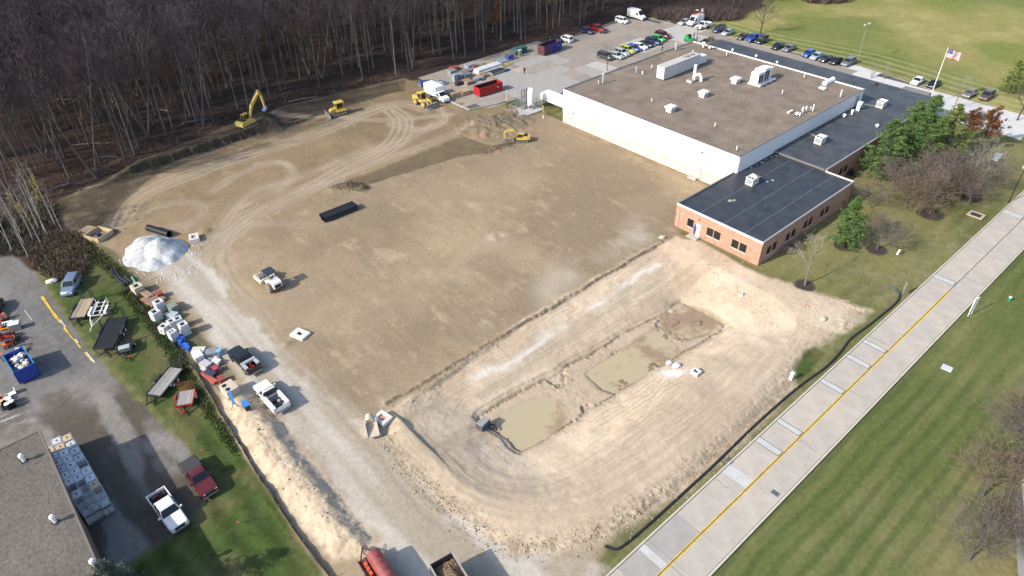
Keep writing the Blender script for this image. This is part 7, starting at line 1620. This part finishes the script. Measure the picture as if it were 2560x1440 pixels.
# ---------------------------------------------------------------- right-hand roadside
def fence_line(pts, label, hh, m, postm, step=2.4, nm='silt_fence'):
    o = thing(nm, label, 'silt fence', (0, 0, 0)); W_ = []
    for a, b in zip(pts, pts[1:]):
        p, q = spot(*a), spot(*b); n = max(1, int((q - p).length / .8)); W_ += [p.lerp(q, k / n) for k in range(n)]
    W_.append(spot(*pts[-1])); rs = random.Random(9); vs_ = []
    for i, p in enumerate(W_):
        z = ground_z(p.x, p.y) - .05; ox, oy = rs.uniform(-.1, .1), rs.uniform(-.1, .1); vs_ += [(p.x, p.y, z), (p.x + ox, p.y + oy, z + hh * rs.uniform(.75, 1.1)), (p.x + ox + .04, p.y + oy + .04, z + hh * .8), (p.x + .12, p.y + .12, z)]
    fs = [(i * 4 + k, i * 4 + 4 + k, i * 4 + 4 + (k + 1) % 4, i * 4 + (k + 1) % 4) for i in range(len(W_) - 1) for k in range(4)]
    MB().add(vs_, fs).build('fabric', m, o); pm_ = MB().box(-.025, .025, -.025, .025, -.2, hh + .25).mesh('post', postm); acc = 0
    for a, b in zip(W_, W_[1:]):
        acc += (b - a).length
        if acc > step: link('post', pm_, o, (b.x + .08, b.y, ground_z(b.x, b.y)), rs.random()); acc = 0
    return o
fence_line([(188, 578), (215, 608), (250, 655), (300, 708), (330, 735), (352, 768), (385, 803), (420, 848), (455, 888), (490, 930), (520, 980), (560, 1048), (600, 1113), (640, 1183), (690, 1258), (740, 1333), (790, 1403), (840, 1462)], 'black silt fence on wooden stakes along the left lawn', .55, mat('fence_fabric', (.035, .034, .034), .7, .3, 3), woods[1])
def sock(pts, label, r, m):
    P_ = [spot(*p) for p in pts]
    for _ in range(2): P_ = [P_[0]] + [v for a, b in zip(P_, P_[1:]) for v in (a.lerp(b, .25), a.lerp(b, .75))] + [P_[-1]]
    tag(MB().tube([(p.x, p.y, ground_z(p.x, p.y) + r * .7) for p in P_], r, 7).build('silt_sock', m), label, 'silt sock')
sockm = mat('sock_black', (.02, .022, .026), .55, .3, 3)
sock([(2251, 735), (2248, 748), (2232, 765), (2200, 791), (2170, 815), (2145, 832), (2122, 850), (2108, 872), (2084, 900), (2060, 922), (2030, 942), (1982, 978), (1905, 1046), (1850, 1098), (1790, 1158), (1700, 1240), (1640, 1295), (1600, 1330), (1562, 1362), (1540, 1376), (1512, 1366)], 'long black silt sock winding along the road verge', .14, sockm)
sock([(2252, 736), (2240, 724), (2218, 715)], 'short blue-black end of sock at the road sign', .16, mat('sock_blue', (.03, .06, .09), .5, .2))
for i, px in enumerate([(1990, 972), (1900, 1050), (1830, 1118), (1745, 1198), (1690, 1250), (1630, 1303), (1575, 1352)]):
    q = gz(*px); tag(MB().box(-.025, .025, -.025, .025, -.2, .75).build('wood_stake', woods[2], None, q), ('thin stake on the silt sock beside the white pedestal', 'thin stake on the silt sock second from the white pedestal', 'thin stake on the silt sock third from the white pedestal', 'thin stake on the silt sock near the worksite-side drain', 'thin stake on the silt sock just past the drain', 'thin stake on the silt sock next to last', 'thin stake on the silt sock nearest its coiled end')[i], 'stake', 'stakes along the silt sock')
p = spot(2255, 738); o = thing('road_sign', 'grey-backed twin road sign at the end of the silt sock', 'road sign', (p.x, p.y, 0), VU - R(60)); hs_ = hgt((2255, 738), (2262, 706)); MB().cyl((0, 0, -.1), (0, 0, hs_), .035, n=6).build('post', galv, o)
for z in (hs_ - .75, hs_ - .02): MB().box(-.32, .32, -.06, -.03, z - .66, z).build('sign_plate', galv, o)
p = spot(2424, 787); o = thing('yard_notice', 'tall white notice board on the far lawn facing the road', 'sign', (p.x, p.y, 0), VU + R(75)); hs_ = hgt((2424, 787), (2440, 749))
for x in (-.3, .3): MB().bar((x, 0, -.1), (x, 0, 1.0), .09).build('post', white, o)
MB().box(-.42, .42, -.06, .06, .95, hs_ + .3).build('board', white, o)
q = gz(2522, 752); o = thing('fire_hydrant', 'green hydrant with white cap on the far lawn', 'hydrant', q); MB().cyl((0, 0, 0), (0, 0, .6), .2, .16, n=10).build('barrel', mat('hydrant_green', (.03, .22, .13), .5), o); MB().loft([[(r_ * math.cos(a), r_ * math.sin(a), z) for a in [i * .785 for i in range(8)]] for r_, z in ((.22, .6), (.2, .72), (.06, .82))]).build('cap', white, o); MB().cyl((-.3, 0, .42), (.3, 0, .42), .08, n=8).build('nozzle', _M['hydrant_green'], o)
q = gz(2243, 636); o = thing('marker_post', 'white utility marker post on the lawn by the mulch rings', 'marker post', q, VU); MB().box(-.14, .14, -.1, .1, 0, .95, Matrix.Rotation(R(8), 4, 'Y')).build('post', white, o); MB().box(-.17, .17, -.13, .13, -.05, .04).build('foot', concrete, o)
q = gz(1977, 948); o = thing('utility_pedestal', 'white utility pedestal where clay meets the verge grass', 'utility box', q, VU); MB().box(-.2, .2, -.2, .2, 0, 1.05, None, .02, .02).build('housing', white, o); MB().box(-.22, .22, -.22, .22, 1.05, 1.12).build('cap', whitem, o)
q = gz(2485, 408); o = thing('monument_sign', 'low stone entrance sign with pale flat top beside bare trees', 'sign', q, VU + R(96)); MB().box(-1.7, 1.7, -.45, .45, -.1, 1.2).build('base', mat('stone_dark', (.06, .06, .07), .7, .3, 3), o); MB().box(-1.8, 1.8, -.55, .55, 1.2, 1.4).build('top_slab', mat('slab_grey', (.42, .47, .5), .5, .12, 2), o)
p = gz(2050, 722) if False else gz(2100, 752); tag(MB().tube([(0, 0, .06), (1.3, .2, .05)], .05, 5).build('stick', woods[2], None, p, R(-20)), 'pale stick lying on the lawn beside the clay edge', 'stick')
# ---------------------------------------------------------------- goods along the silt fence
for i, (px, rz, L, r_, lab) in enumerate([((293, 690), head((285, 675), (303, 702)), 4.2, .2, 'black corrugated pipe lying along the silt fence'), ((313, 705), head((305, 700), (322, 712)), 2.2, .25, 'short black pipe bundle next to the mint-green pipe')]): bundle(px, rz, L, r_, 2 if i == 0 else 3, 1, _M['pipe_black'], lab, 'pipe_length', 'pipe')
bundle((337, 706), head((332, 698), (343, 716)), 2.6, .19, 1, 1, mat('mint_pipe', (.16, .45, .34), .45), 'mint-green pipe length by the silt fence', 'pipe_length', 'pipe', True)
inlet((348, 731), VU + .15, 'tan concrete riser box with square opening by the silt fence', 'concrete_riser', (1.5, 1.4, 1.3), (.42, .36), m=_M['precast_tan']); bundle((326, 728), .6, 1.2, .42, 1, 1, rubber, 'grey coil of corrugated hose by the silt fence', 'hose_coil', 'hose', True)
planks((385, 752), VU + .25, 3.0, 2.4, 4, 2, [mat('brown_plate', (.26, .16, .12), .75, .25, 2)], 'stack of reddish-brown timber mats', 'timber_mats', 'timber mats'); planks((365, 738), VU + .25, 3.2, .9, 3, 3, [woods[1], woods[3]], 'narrow stack of old boards behind the timber mats'); crate((402, 742), VU, (1.0, .8, .8), redsteel, 'rusty red machine part beyond the timber mats')
rwm = mat('riser_white', (.56, .57, .58), .75, .12, 1.5)
for px, rz_, s, lab in [((404, 776), .15, (1.2, 1.2, 1.7), 'tall white concrete riser nearest the timber mats'), ((395, 800), .25, (1.2, 1.2, 1.6), 'white concrete riser closest to the silt fence in the first pair'), ((415, 832), .5, (1.05, 1.05, 1.3), 'white concrete riser at the fence side of the cluster'), ((436, 823), .2, (1.0, 1.0, 1.6), 'white concrete riser in the middle of the cluster'), ((438, 850), .2, (1.0, 1.05, 1.6), 'double-holed white riser in front of the cluster'), ((452, 817), -.1, (1.0, 1.0, 1.6), 'white riser at the back of the cluster'), ((466, 834), .1, (1.1, 1.1, 1.8), 'tallest white riser on the drive side of the cluster')]:
    o = inlet(px, VU + rz_, lab, 'concrete_riser', s, (s[0] * .32, s[1] * .28), m=rwm); MB().cyl((0, -s[1] / 2 - .01, s[2] * .55), (0, -s[1] / 2 + .02, s[2] * .55), .22, n=12).build('pipe_hole', greym, o)
    if 'double' in lab: MB().box(-.32, .32, -.05, .05, s[2] - .2, s[2] - .01).build('divider', rwm, o)
crate((436, 778), VU + .2, (1.3, 1.0, 1.1), mat('mossy_grey', (.2, .24, .2), .7, .3), 'mossy grey box beside the tall riser'); crate((434, 795), VU + .6, (1.5, .9, .8), mat('pale_teal', (.36, .45, .46), .6, .15), 'pale teal tank between the riser pairs')
bl = mat('fitting_blue', (.03, .13, .50), .4, .15, 3)
for i in range(14):
    t = i / 13; px = (450 + 20 * t + random.uniform(-5, 5), 846 + 28 * t + random.uniform(-4, 4)); q = gz(*px); b = MB(); b.cyl((-.3, 0, .3), (.3, 0, .3), .17, n=8); b.cyl((0, 0, .3), (0, 0, .62), .17, n=8)
    for x in (-.32, .28): b.cyl((x, 0, .3), (x + .05, 0, .3), .27, n=8)
    b.cyl((0, 0, .6), (0, 0, .65), .27, n=8); tag(b.build('pipe_fitting', bl, None, (q.x, q.y, q.z - .02), random.random() * 6), '%s blue flanged pipe fitting counting from the white risers' % (ORD + ['twelfth', 'thirteenth', 'last'])[i], 'pipe fitting', 'blue fittings by the risers')
for i, (px, s, m_, lab) in enumerate([((498, 898), (1.5, 1.1, .9), whitewrap, 'white plastic-wrapped pallet load beside the fence'), ((517, 919), (1.4, 1.0, .75), mat('block_grey', (.45, .43, .43), .7, .2), 'grey block pallet in front of the white wrapped load'), ((542, 910), (1.1, .8, .55), whitewrap, 'small white wrapped load near the black pickup'), ((500, 885), (1.6, 1.0, .8), mat('tarp_cream', (.55, .53, .46), .7, .15), 'cream tarpaulin bundle behind the white load'), ((530, 888), (1.5, 1.2, .7), greysteel, 'grey tangle box at the back of the wrapped loads')]): crate(px, VU + .3 * i, s, m_, lab, 'pallet_load', 'pallet load')
q = gz(550, 887); o = thing('blue_drum', 'pale blue drum beside the front of the black pickup', 'drum', q); MB().cyl((0, 0, 0), (0, 0, .8), .35, n=12).build('shell', mat('drum_blue', (.2, .42, .6), .4), o); MB().cyl((0, 0, .8), (0, 0, .84), .37, n=12).build('lid', _M['drum_blue'], o)
rs = random.Random(31)
for i in range(16):
    q = gz(rs.uniform(505, 550), rs.uniform(880, 925)); m_, cn = rs.choice(((whitewrap, 'white'), (bluesteel, 'blue-grey'), (greysteel, 'grey'), (black, 'black'))); tag(blob(rs.uniform(.2, .45), m_, (q.x, q.y, q.z + .15), 'wrapped_bundle', seed=200 + i), '%s plastic bundle lying among the wrapped loads' % cn, 'bundle', 'loose bundles among the wrapped loads')
planks((523, 946), VU + .2, 3.0, .7, 4, 1, [mat('red_lumber', (.5, .12, .09), .7, .2)], 'red-painted boards by the fence', 'board_stack', 'boards'); crate((528, 938), VU + .4, (1.5, .7, .5), mat('navy_case', (.04, .045, .08), .6), 'dark case behind the red boards'); crate((541, 929), VU, (.9, .6, .7), mat('crimson', (.42, .06, .08), .5), 'crimson compactor near the dark case', 'plate_compactor', 'compactor'); crate((556, 955), VU, (1.0, .7, .7), redsteel, 'rusty saw with a hose near the holed block', 'cutting_saw', 'saw')
loc, rz = A((578, 982), VU + .1); o = thing('concrete_riser', 'tan concrete block with two round holes', 'concrete box', loc, rz); MB().box(-1.0, 1.0, -.8, .8, 0, 1.2).build('block', _M['precast_tan'], o)
for x in (-.45, .45): MB().cyl((x, -.35, 1.2), (x, -.35, 1.21), .3, n=14).build('hole', black, o)
loc, rz = A((585, 1010), VU - .2); o = thing('sawhorse', 'blue-topped trestle by the head of the spoil ridge', 'trestle', loc, rz)
for s in (-.9, .9): MB().bar((s, -.5, 0), (s, 0, 1.1), .1).bar((s, .5, 0), (s, 0, 1.1), .1).build('leg', woods[2], o)
MB().box(-1.2, 1.2, -.15, .15, 1.08, 1.24).build('top', mat('bright_blue', (.04, .22, .6), .5), o)
crate((617, 1020), VU, (1.2, .6, .8), darkm, 'small dark tool box with blue lid on the spoil ridge', 'tool_box', 'tool box', _M['bright_blue'])
# wooden trench box
loc, rz = A((238, 588), head((205, 580), (268, 596)))
o = thing('timber_sump', 'open timber box with raised edge and plywood apron at the fence end', 'timber box', loc, rz)
for y in (-1.5, 1.5): MB().box(-.6, 2.6, y - .07, y + .07, 0, .8, None).build('side_board', woods[2], o)
for x in (-.6, 2.6): MB().box(x - .07, x + .07, -1.42, 1.42, 0, .8).build('end_board', woods[2], o)
MB().box(-3.2, -.7, -1.3, 1.6, .3, .38).build('apron', woods[0], o); MB().box(-3.0, -.8, -1.2, 1.5, 0, .3).build('apron_support', woods[3], o); MB().cyl((1.0, 0, .02), (1.0, 0, .75), .4, n=12).build('dark_bucket', mat('bucket_blue', (.04, .06, .10), .4), o); MB().box(-.5, 2.5, -1.4, 1.4, 0, .05).build('bottom', woods[3], o)
# ---------------------------------------------------------------- neighbour's lot: markings, clutter
yl = [(105, 742), (135, 785), (170, 832), (238, 908)]; b = MB()
NL = link('lot_marking', MB().mesh('lot_marking', yel)); tag(NL, kind='structure')
def strip(pl, w_, m, nm='painted_line', cut=.0, z=.05):
    P_ = [spot(*p) for p in pl]
    for i, (a, c) in enumerate(zip(P_, P_[1:])):
        n = max(1, int((c - a).length / 1.2))
        for k in range(n):
            if random.random() < cut: continue
            p, q = a.lerp(c, k / n), a.lerp(c, (k + .96) / n); zz = max(ground_z(p.x, p.y), ground_z(q.x, q.y)) + z; MB().bar((p.x, p.y, zz), (q.x, q.y, zz), w_ * random.uniform(.6, 1.1), .006).build(nm, m, NL)
strip(yl[:3], .42, yel, cut=.05); strip([(150, 800), (205, 868), (238, 908)], .2, mat('worn_white', (.55, .53, .5), .8, .2), cut=.5); strip([(118, 760), (175, 838), (232, 905)], .16, yel, cut=.2); strip([(62, 777), (81, 801)], .14, _M['worn_white'])
tw, tg_, tt = mat('tote_white', (.82, .84, .86), .5, .08, 3), mat('tote_grey', (.60, .61, .63), .55, .15, 3), mat('tote_tan', (.62, .45, .26), .55, .12, 2)
def tote_meshes(bm_, open_):
    b = MB()
    if not open_: b.loft([[(-.52, -.44, .16), (.52, -.44, .16), (.52, .44, .16), (-.52, .44, .16)], [(-.54, -.46, .3), (.54, -.46, .3), (.54, .46, .3), (-.54, .46, .3)], [(-.54, -.46, 1.05), (.54, -.46, 1.05), (.54, .46, 1.05), (-.54, .46, 1.05)], [(-.46, -.38, 1.12), (.46, -.38, 1.12), (.46, .38, 1.12), (-.46, .38, 1.12)]])
    else: b.box(-.5, .5, -.42, .42, .16, .3)
    c = MB()
    for x in (-.57, 0, .57):
        for y in (-.49, .49): c.bar((x, y, .16), (x, y, 1.12), .045)
    for x in (-.57, .57): c.bar((x, 0, .16), (x, 0, 1.12), .045)
    for z in (.35, .6, .85, 1.1):
        for y in (-.49, .49): c.bar((-.57, y, z), (.57, y, z), .03)
        for x in (-.57, .57): c.bar((x, -.49, z), (x, .49, z), .03)
    if not open_: c.bar((-.2, -.49, 1.14), (-.2, .49, 1.14), .05, .03); c.bar((.25, -.49, 1.14), (.25, .49, 1.14), .05, .03)
    pl = MB().box(-.58, .58, -.5, .5, 0, .03)
    for y in (-.42, 0, .42): pl.box(-.58, .58, y - .06, y + .06, .031, .14)
    return b.mesh('bottle', bm_), c.mesh('cage', galv), pl.mesh('pallet', greysteel), MB().cyl((0, 0, 1.12), (0, 0, 1.17), .09, n=8).mesh('cap', black)
TM = {k: tote_meshes(m_, op) for k, (m_, op) in dict(white=(tw, 0), grey=(tg_, 0), tan=(tt, 0), open=(tg_, 1)).items()}
for ci, (a, c, n_, cn, kinds) in enumerate([((123, 1124), (210, 1265), 10, 'against the shop wall', ['tan', 'grey', 'grey', 'grey', 'white', 'white', 'open', 'grey', 'open', 'open']), ((141, 1101), (230, 1253), 11, 'in the middle', ['grey', 'tan', 'white', 'white', 'white', 'white', 'white', 'open', 'open', 'open', 'open']), ((167, 1093), (253, 1243), 10, 'on the open side', ['tan', 'grey', 'grey', 'grey', 'open', 'white', 'white', 'tan', 'open', 'open'])]):
    for k in range(n_):
        q = spot(a[0] + (c[0] - a[0]) * k / (n_ - 1), a[1] + (c[1] - a[1]) * k / (n_ - 1), 2.35)
        for lay in (1, 0):
            kd = kinds[k] if lay else 'grey'; lab = ('%s tote tank from the lot end in the column %s' % (ORD[k], cn)) if lay else 'grey tote tank underneath the %s one in the column %s' % (ORD[k], cn)
            o = thing('tote_tank', lab, 'tote tank', (q.x, q.y, .02 + 1.17 * lay), VU + random.uniform(-.04, .04), 'caged tote tanks stacked by the shop' if lay else 'lower layer of tote tanks'); bt, cg, pl, cpm = TM[kd]
            link('bottle', bt, o); link('cage', cg, o); link('pallet', pl, o)
            if kd != 'open': link('cap', cpm, o)
orange = mat('barrel_orange', (.65, .11, .03), .55, .1)
for i, px in enumerate([(4, 803), (15, 797), (5, 820), (-6, 812)]):
    q = gz(*px); o = thing('traffic_barrel', 'orange traffic barrel, %s' % ('in front of the black car', 'alone nearest the lot', 'behind the orange arrow', 'cut by the picture edge')[i], 'traffic barrel', q)
    MB().cyl((0, 0, .1), (0, 0, 1.0), .30, .24, n=12).build('drum', orange, o); MB().cyl((0, 0, .0), (0, 0, .1), .40, n=12).build('foot', black, o)
    for z in (.4, .7): MB().cyl((0, 0, z), (0, 0, z + .12), .302 - .04 * z, n=12).build('white_band', white, o)
q = gz(18, 812); o = thing('road_work_sign', 'white road sign with black marks lying on its stand by the barrels', 'sign', q, R(20)); MB().box(-.8, .8, -.35, .35, .35, .40, Matrix.Rotation(R(20), 4, 'X')).build('plate', white, o)
for k in range(5): MB().box(-.6 + k * .26, -.45 + k * .26, -.2, .2, .401, .408, Matrix.Rotation(R(20), 4, 'X')).build('mark', black, o)
MB().bar((-.6, 0, 0), (-.6, 0, .4), .06).bar((.6, 0, 0), (.6, 0, .4), .06).build('stand', darkm, o)
q = gz(16, 824); o = thing('arrow_board', 'orange arrow board lying beside the white road sign', 'arrow board', q, R(25)); MB().slab([(-.7, -.12), (.3, -.12), (.3, -.28), (.8, 0), (.3, .28), (.3, .12), (-.7, .12)], .2, .28).build('arrow', mat('arrow_orange', (.7, .25, .02), .5), o); MB().box(-.5, .2, -.1, .1, 0, .2).build('foot', darkm, o)
crate((41, 822), R(25), (1.3, 1.0, 1.0), mat('gen_grey', (.30, .30, .29), .5, .2), 'grey generator box with pale top beside the arrow board', 'generator', 'generator', whitewrap)
def mower(px, m, label, rz):
    q = gz(*px); o = thing('mower', label, 'mower', q, rz); MB().box(-.7, .5, -.4, .4, .3, .6).build('deck', m, o); MB().box(-.5, .1, -.25, .25, .6, .95).build('engine', darkm, o); MB().tube([(-.6, -.35, .5), (-1.2, -.35, 1.1), (-1.2, .35, 1.1), (-.6, .35, .5)], .04, 5).build('handle', m, o)
    for x, y in ((.4, .45), (.4, -.45), (-.5, .45), (-.5, -.45)): add_wheel(o, x, y, .2, .12)
    return o
mower((8, 846), redp, 'red walk-behind machine, the back one of the red group', .6); mower((28, 842), mat('bright_red', (.45, .03, .02), .5), 'bright red machine in the middle of the tool group', 2.0); mower((20, 866), orange, 'orange machine in front of the red group', 4.0); mower((42, 852), darkm, 'black machine at the edge of the tool group', 1.2)
q = gz(60, 868); o = thing('scrap_metal', 'thin black and white bent tube stand lying on the lot', 'scrap metal', q, .3); MB().tube([(-.9, -.4, .1), (.6, -.5, .1), (.9, .4, .1), (-.5, .5, .15), (-.9, -.4, .1)], .05, 5).build('tube_frame', darkm, o); MB().box(-.9, -.4, -.5, -.2, .05, .3).build('white_block', whitewrap, o)
crate((40, 888), .4, (1.6, .6, .4), woods[2], 'pale crate of offcuts behind the blue dumpster'); q = gz(63, 877); tag(blob(.35, bag_m[6], (q.x, q.y, .25), seed=91), 'yellow bag on the ground beside the blue dumpster', 'rubbish'); q = gz(6, 900); o = thing('metal_can', 'grey metal can with a red lid at the picture edge', 'can', q); MB().cyl((0, 0, 0), (0, 0, .9), .42, n=14).build('can', galv, o); MB().cyl((0, 0, .9), (0, 0, .96), .44, n=14).build('lid', mat('lid_brick', (.45, .12, .08), .6), o)
q = gz(33, 985); o = thing('folding_chair', 'tipped white chair lying near the drums', 'chair', q, .8); MB().box(-.5, .3, -.35, .35, .1, .2).build('seat', white, o)
for s in (-.3, .3): MB().bar((-.5, s, .2), (-1.3, s, .45), .08).build('leg', white, o)
MB().box(.3, .4, -.35, .35, .1, .7).build('backrest', whitewrap, o)
for i, (px, m_, c_, lab) in enumerate([((5, 1004), orange, bluep, 'blue drum with an orange lid'), ((8, 1016), mat('cream_lid', (.6, .45, .25), .6), bluep, 'drum with a cream lid next to the orange one'), ((22, 1008), _M['cream_lid'], black, 'dark drum with a tan lid at the back of the cluster'), ((29, 1009), white, black, 'black drum with a white lid, back of the pair'), ((35, 1016), white, black, 'black drum with a white lid on the open side'), ((25, 1022), white, black, 'black drum with a white lid in front'), ((4, 1026), mat('amber_lid', (.62, .3, .05), .6), galv, 'can with an amber lid in the front corner'), ((-4, 1018), _M['amber_lid'], galv, 'amber-lidded can at the picture edge')]):
    q = gz(*px); o = thing('drum', lab, 'drum', q); MB().cyl((0, 0, 0), (0, 0, .88), .31, n=14).build('shell', c_, o); MB().cyl((0, 0, .88), (0, 0, .93), .33, n=14).build('lid', m_, o)
for i, px in enumerate([(503, 1132), (595, 1312), (322, 898), (2010, 770)]):
    q = gz(*px); o = thing('survey_flag', ('small orange survey flag by the maroon pickup', 'small orange survey flag on the dark grass', 'small orange survey flag near the mesh trailer', 'small orange survey flag on the clay')[i], 'flag', q); MB().bar((0, 0, 0), (0, 0, .6), .015).build('wire', galv, o); MB().box(0, .3, -.01, .01, .4, .62).build('pennant', orange, o)

# ---------------------------------------------------------------- loose clods and stones
def clods(name, pts, m, r0, r1, seed):
    rs = random.Random(seed); vs_, fs_, b = [], [], MB(); b.cur = 0
    for x, y in pts:
        r = rs.uniform(r0, r1) * (1 if rs.random() < .8 else 1.7); z = ground_z(x, y) + r * .25; b.cur = rs.randrange(len(m)); q = [Vector(v) * r * rs.uniform(.6, 1.2) for v in ((1, 0, 0), (0, 1, 0), (-1, 0, 0), (0, -1, 0), (.1, .1, .8), (0, 0, -.7))]; a = rs.random() * 6; R3 = Matrix.Rotation(a, 3, 'Z'); c = Vector((x, y, z))
        b.add([c + R3 @ v for v in q], [(0, 1, 4), (1, 2, 4), (2, 3, 4), (3, 0, 4), (1, 0, 5), (2, 1, 5), (3, 2, 5), (0, 3, 5)])
    return tag(b.build(name, m), kind='stuff')
rs = random.Random(77)
def along(pl, n, w_):
    P_ = [spot(*p) for p in pl]; L_ = [(b - a).length for a, b in zip(P_, P_[1:])]; T_ = sum(L_); out = []
    for _ in range(n):
        t = rs.random() * T_
        for i, l in enumerate(L_):
            if t <= l: break
            t -= l
        p = P_[i].lerp(P_[i + 1], t / L_[i]); out.append((p.x + rs.gauss(0, w_), p.y + rs.gauss(0, w_)))
    return out
clay_m = [mat('clod_pale', (.44, .345, .245), .95, .2, 4), mat('clod_tan', (.34, .262, .18), .95, .2, 4), mat('clod_dark', (.28, .215, .147), .95, .2, 4)]
clods('clay_clods', along([(1905, 1045), (1700, 1222), (1560, 1305), (1440, 1360), (1330, 1375), (1255, 1365), (1175, 1318), (1000, 1160), (945, 1085)], 1700, .8) + along([(985, 1022), (1330, 792), (1640, 612)], 420, .35) + along([(1210, 1045), (1450, 905), (1690, 775)], 260, .4) + along([(570, 970), (690, 1130), (800, 1270), (900, 1380)], 260, 1.0) + along([(1640, 640), (1750, 650), (1850, 700)], 160, 3), clay_m, .03, .10, 5)
clods('earth_clods', along([(650, 330), (690, 318), (730, 312)], 160, 1.3) + along([(835, 462), (905, 474)], 160, 1.0) + along([(1205, 385), (1290, 362)], 140, .9) + along([(300, 452), (480, 390), (640, 330)], 260, .8) + along([(210, 500), (300, 560)], 120, 3), [mat('earth_dark', (.085, .065, .045), .95, .25, 4), mat('earth_mid', (.15, .115, .078), .95, .25, 4)], .04, .14, 6)
clods('spilled_stone', along([(320, 640), (360, 690), (420, 700), (470, 680), (490, 640), (500, 600)], 420, .8), [_M['white_wrap'], _M['white_stone']], .04, .11, 7)
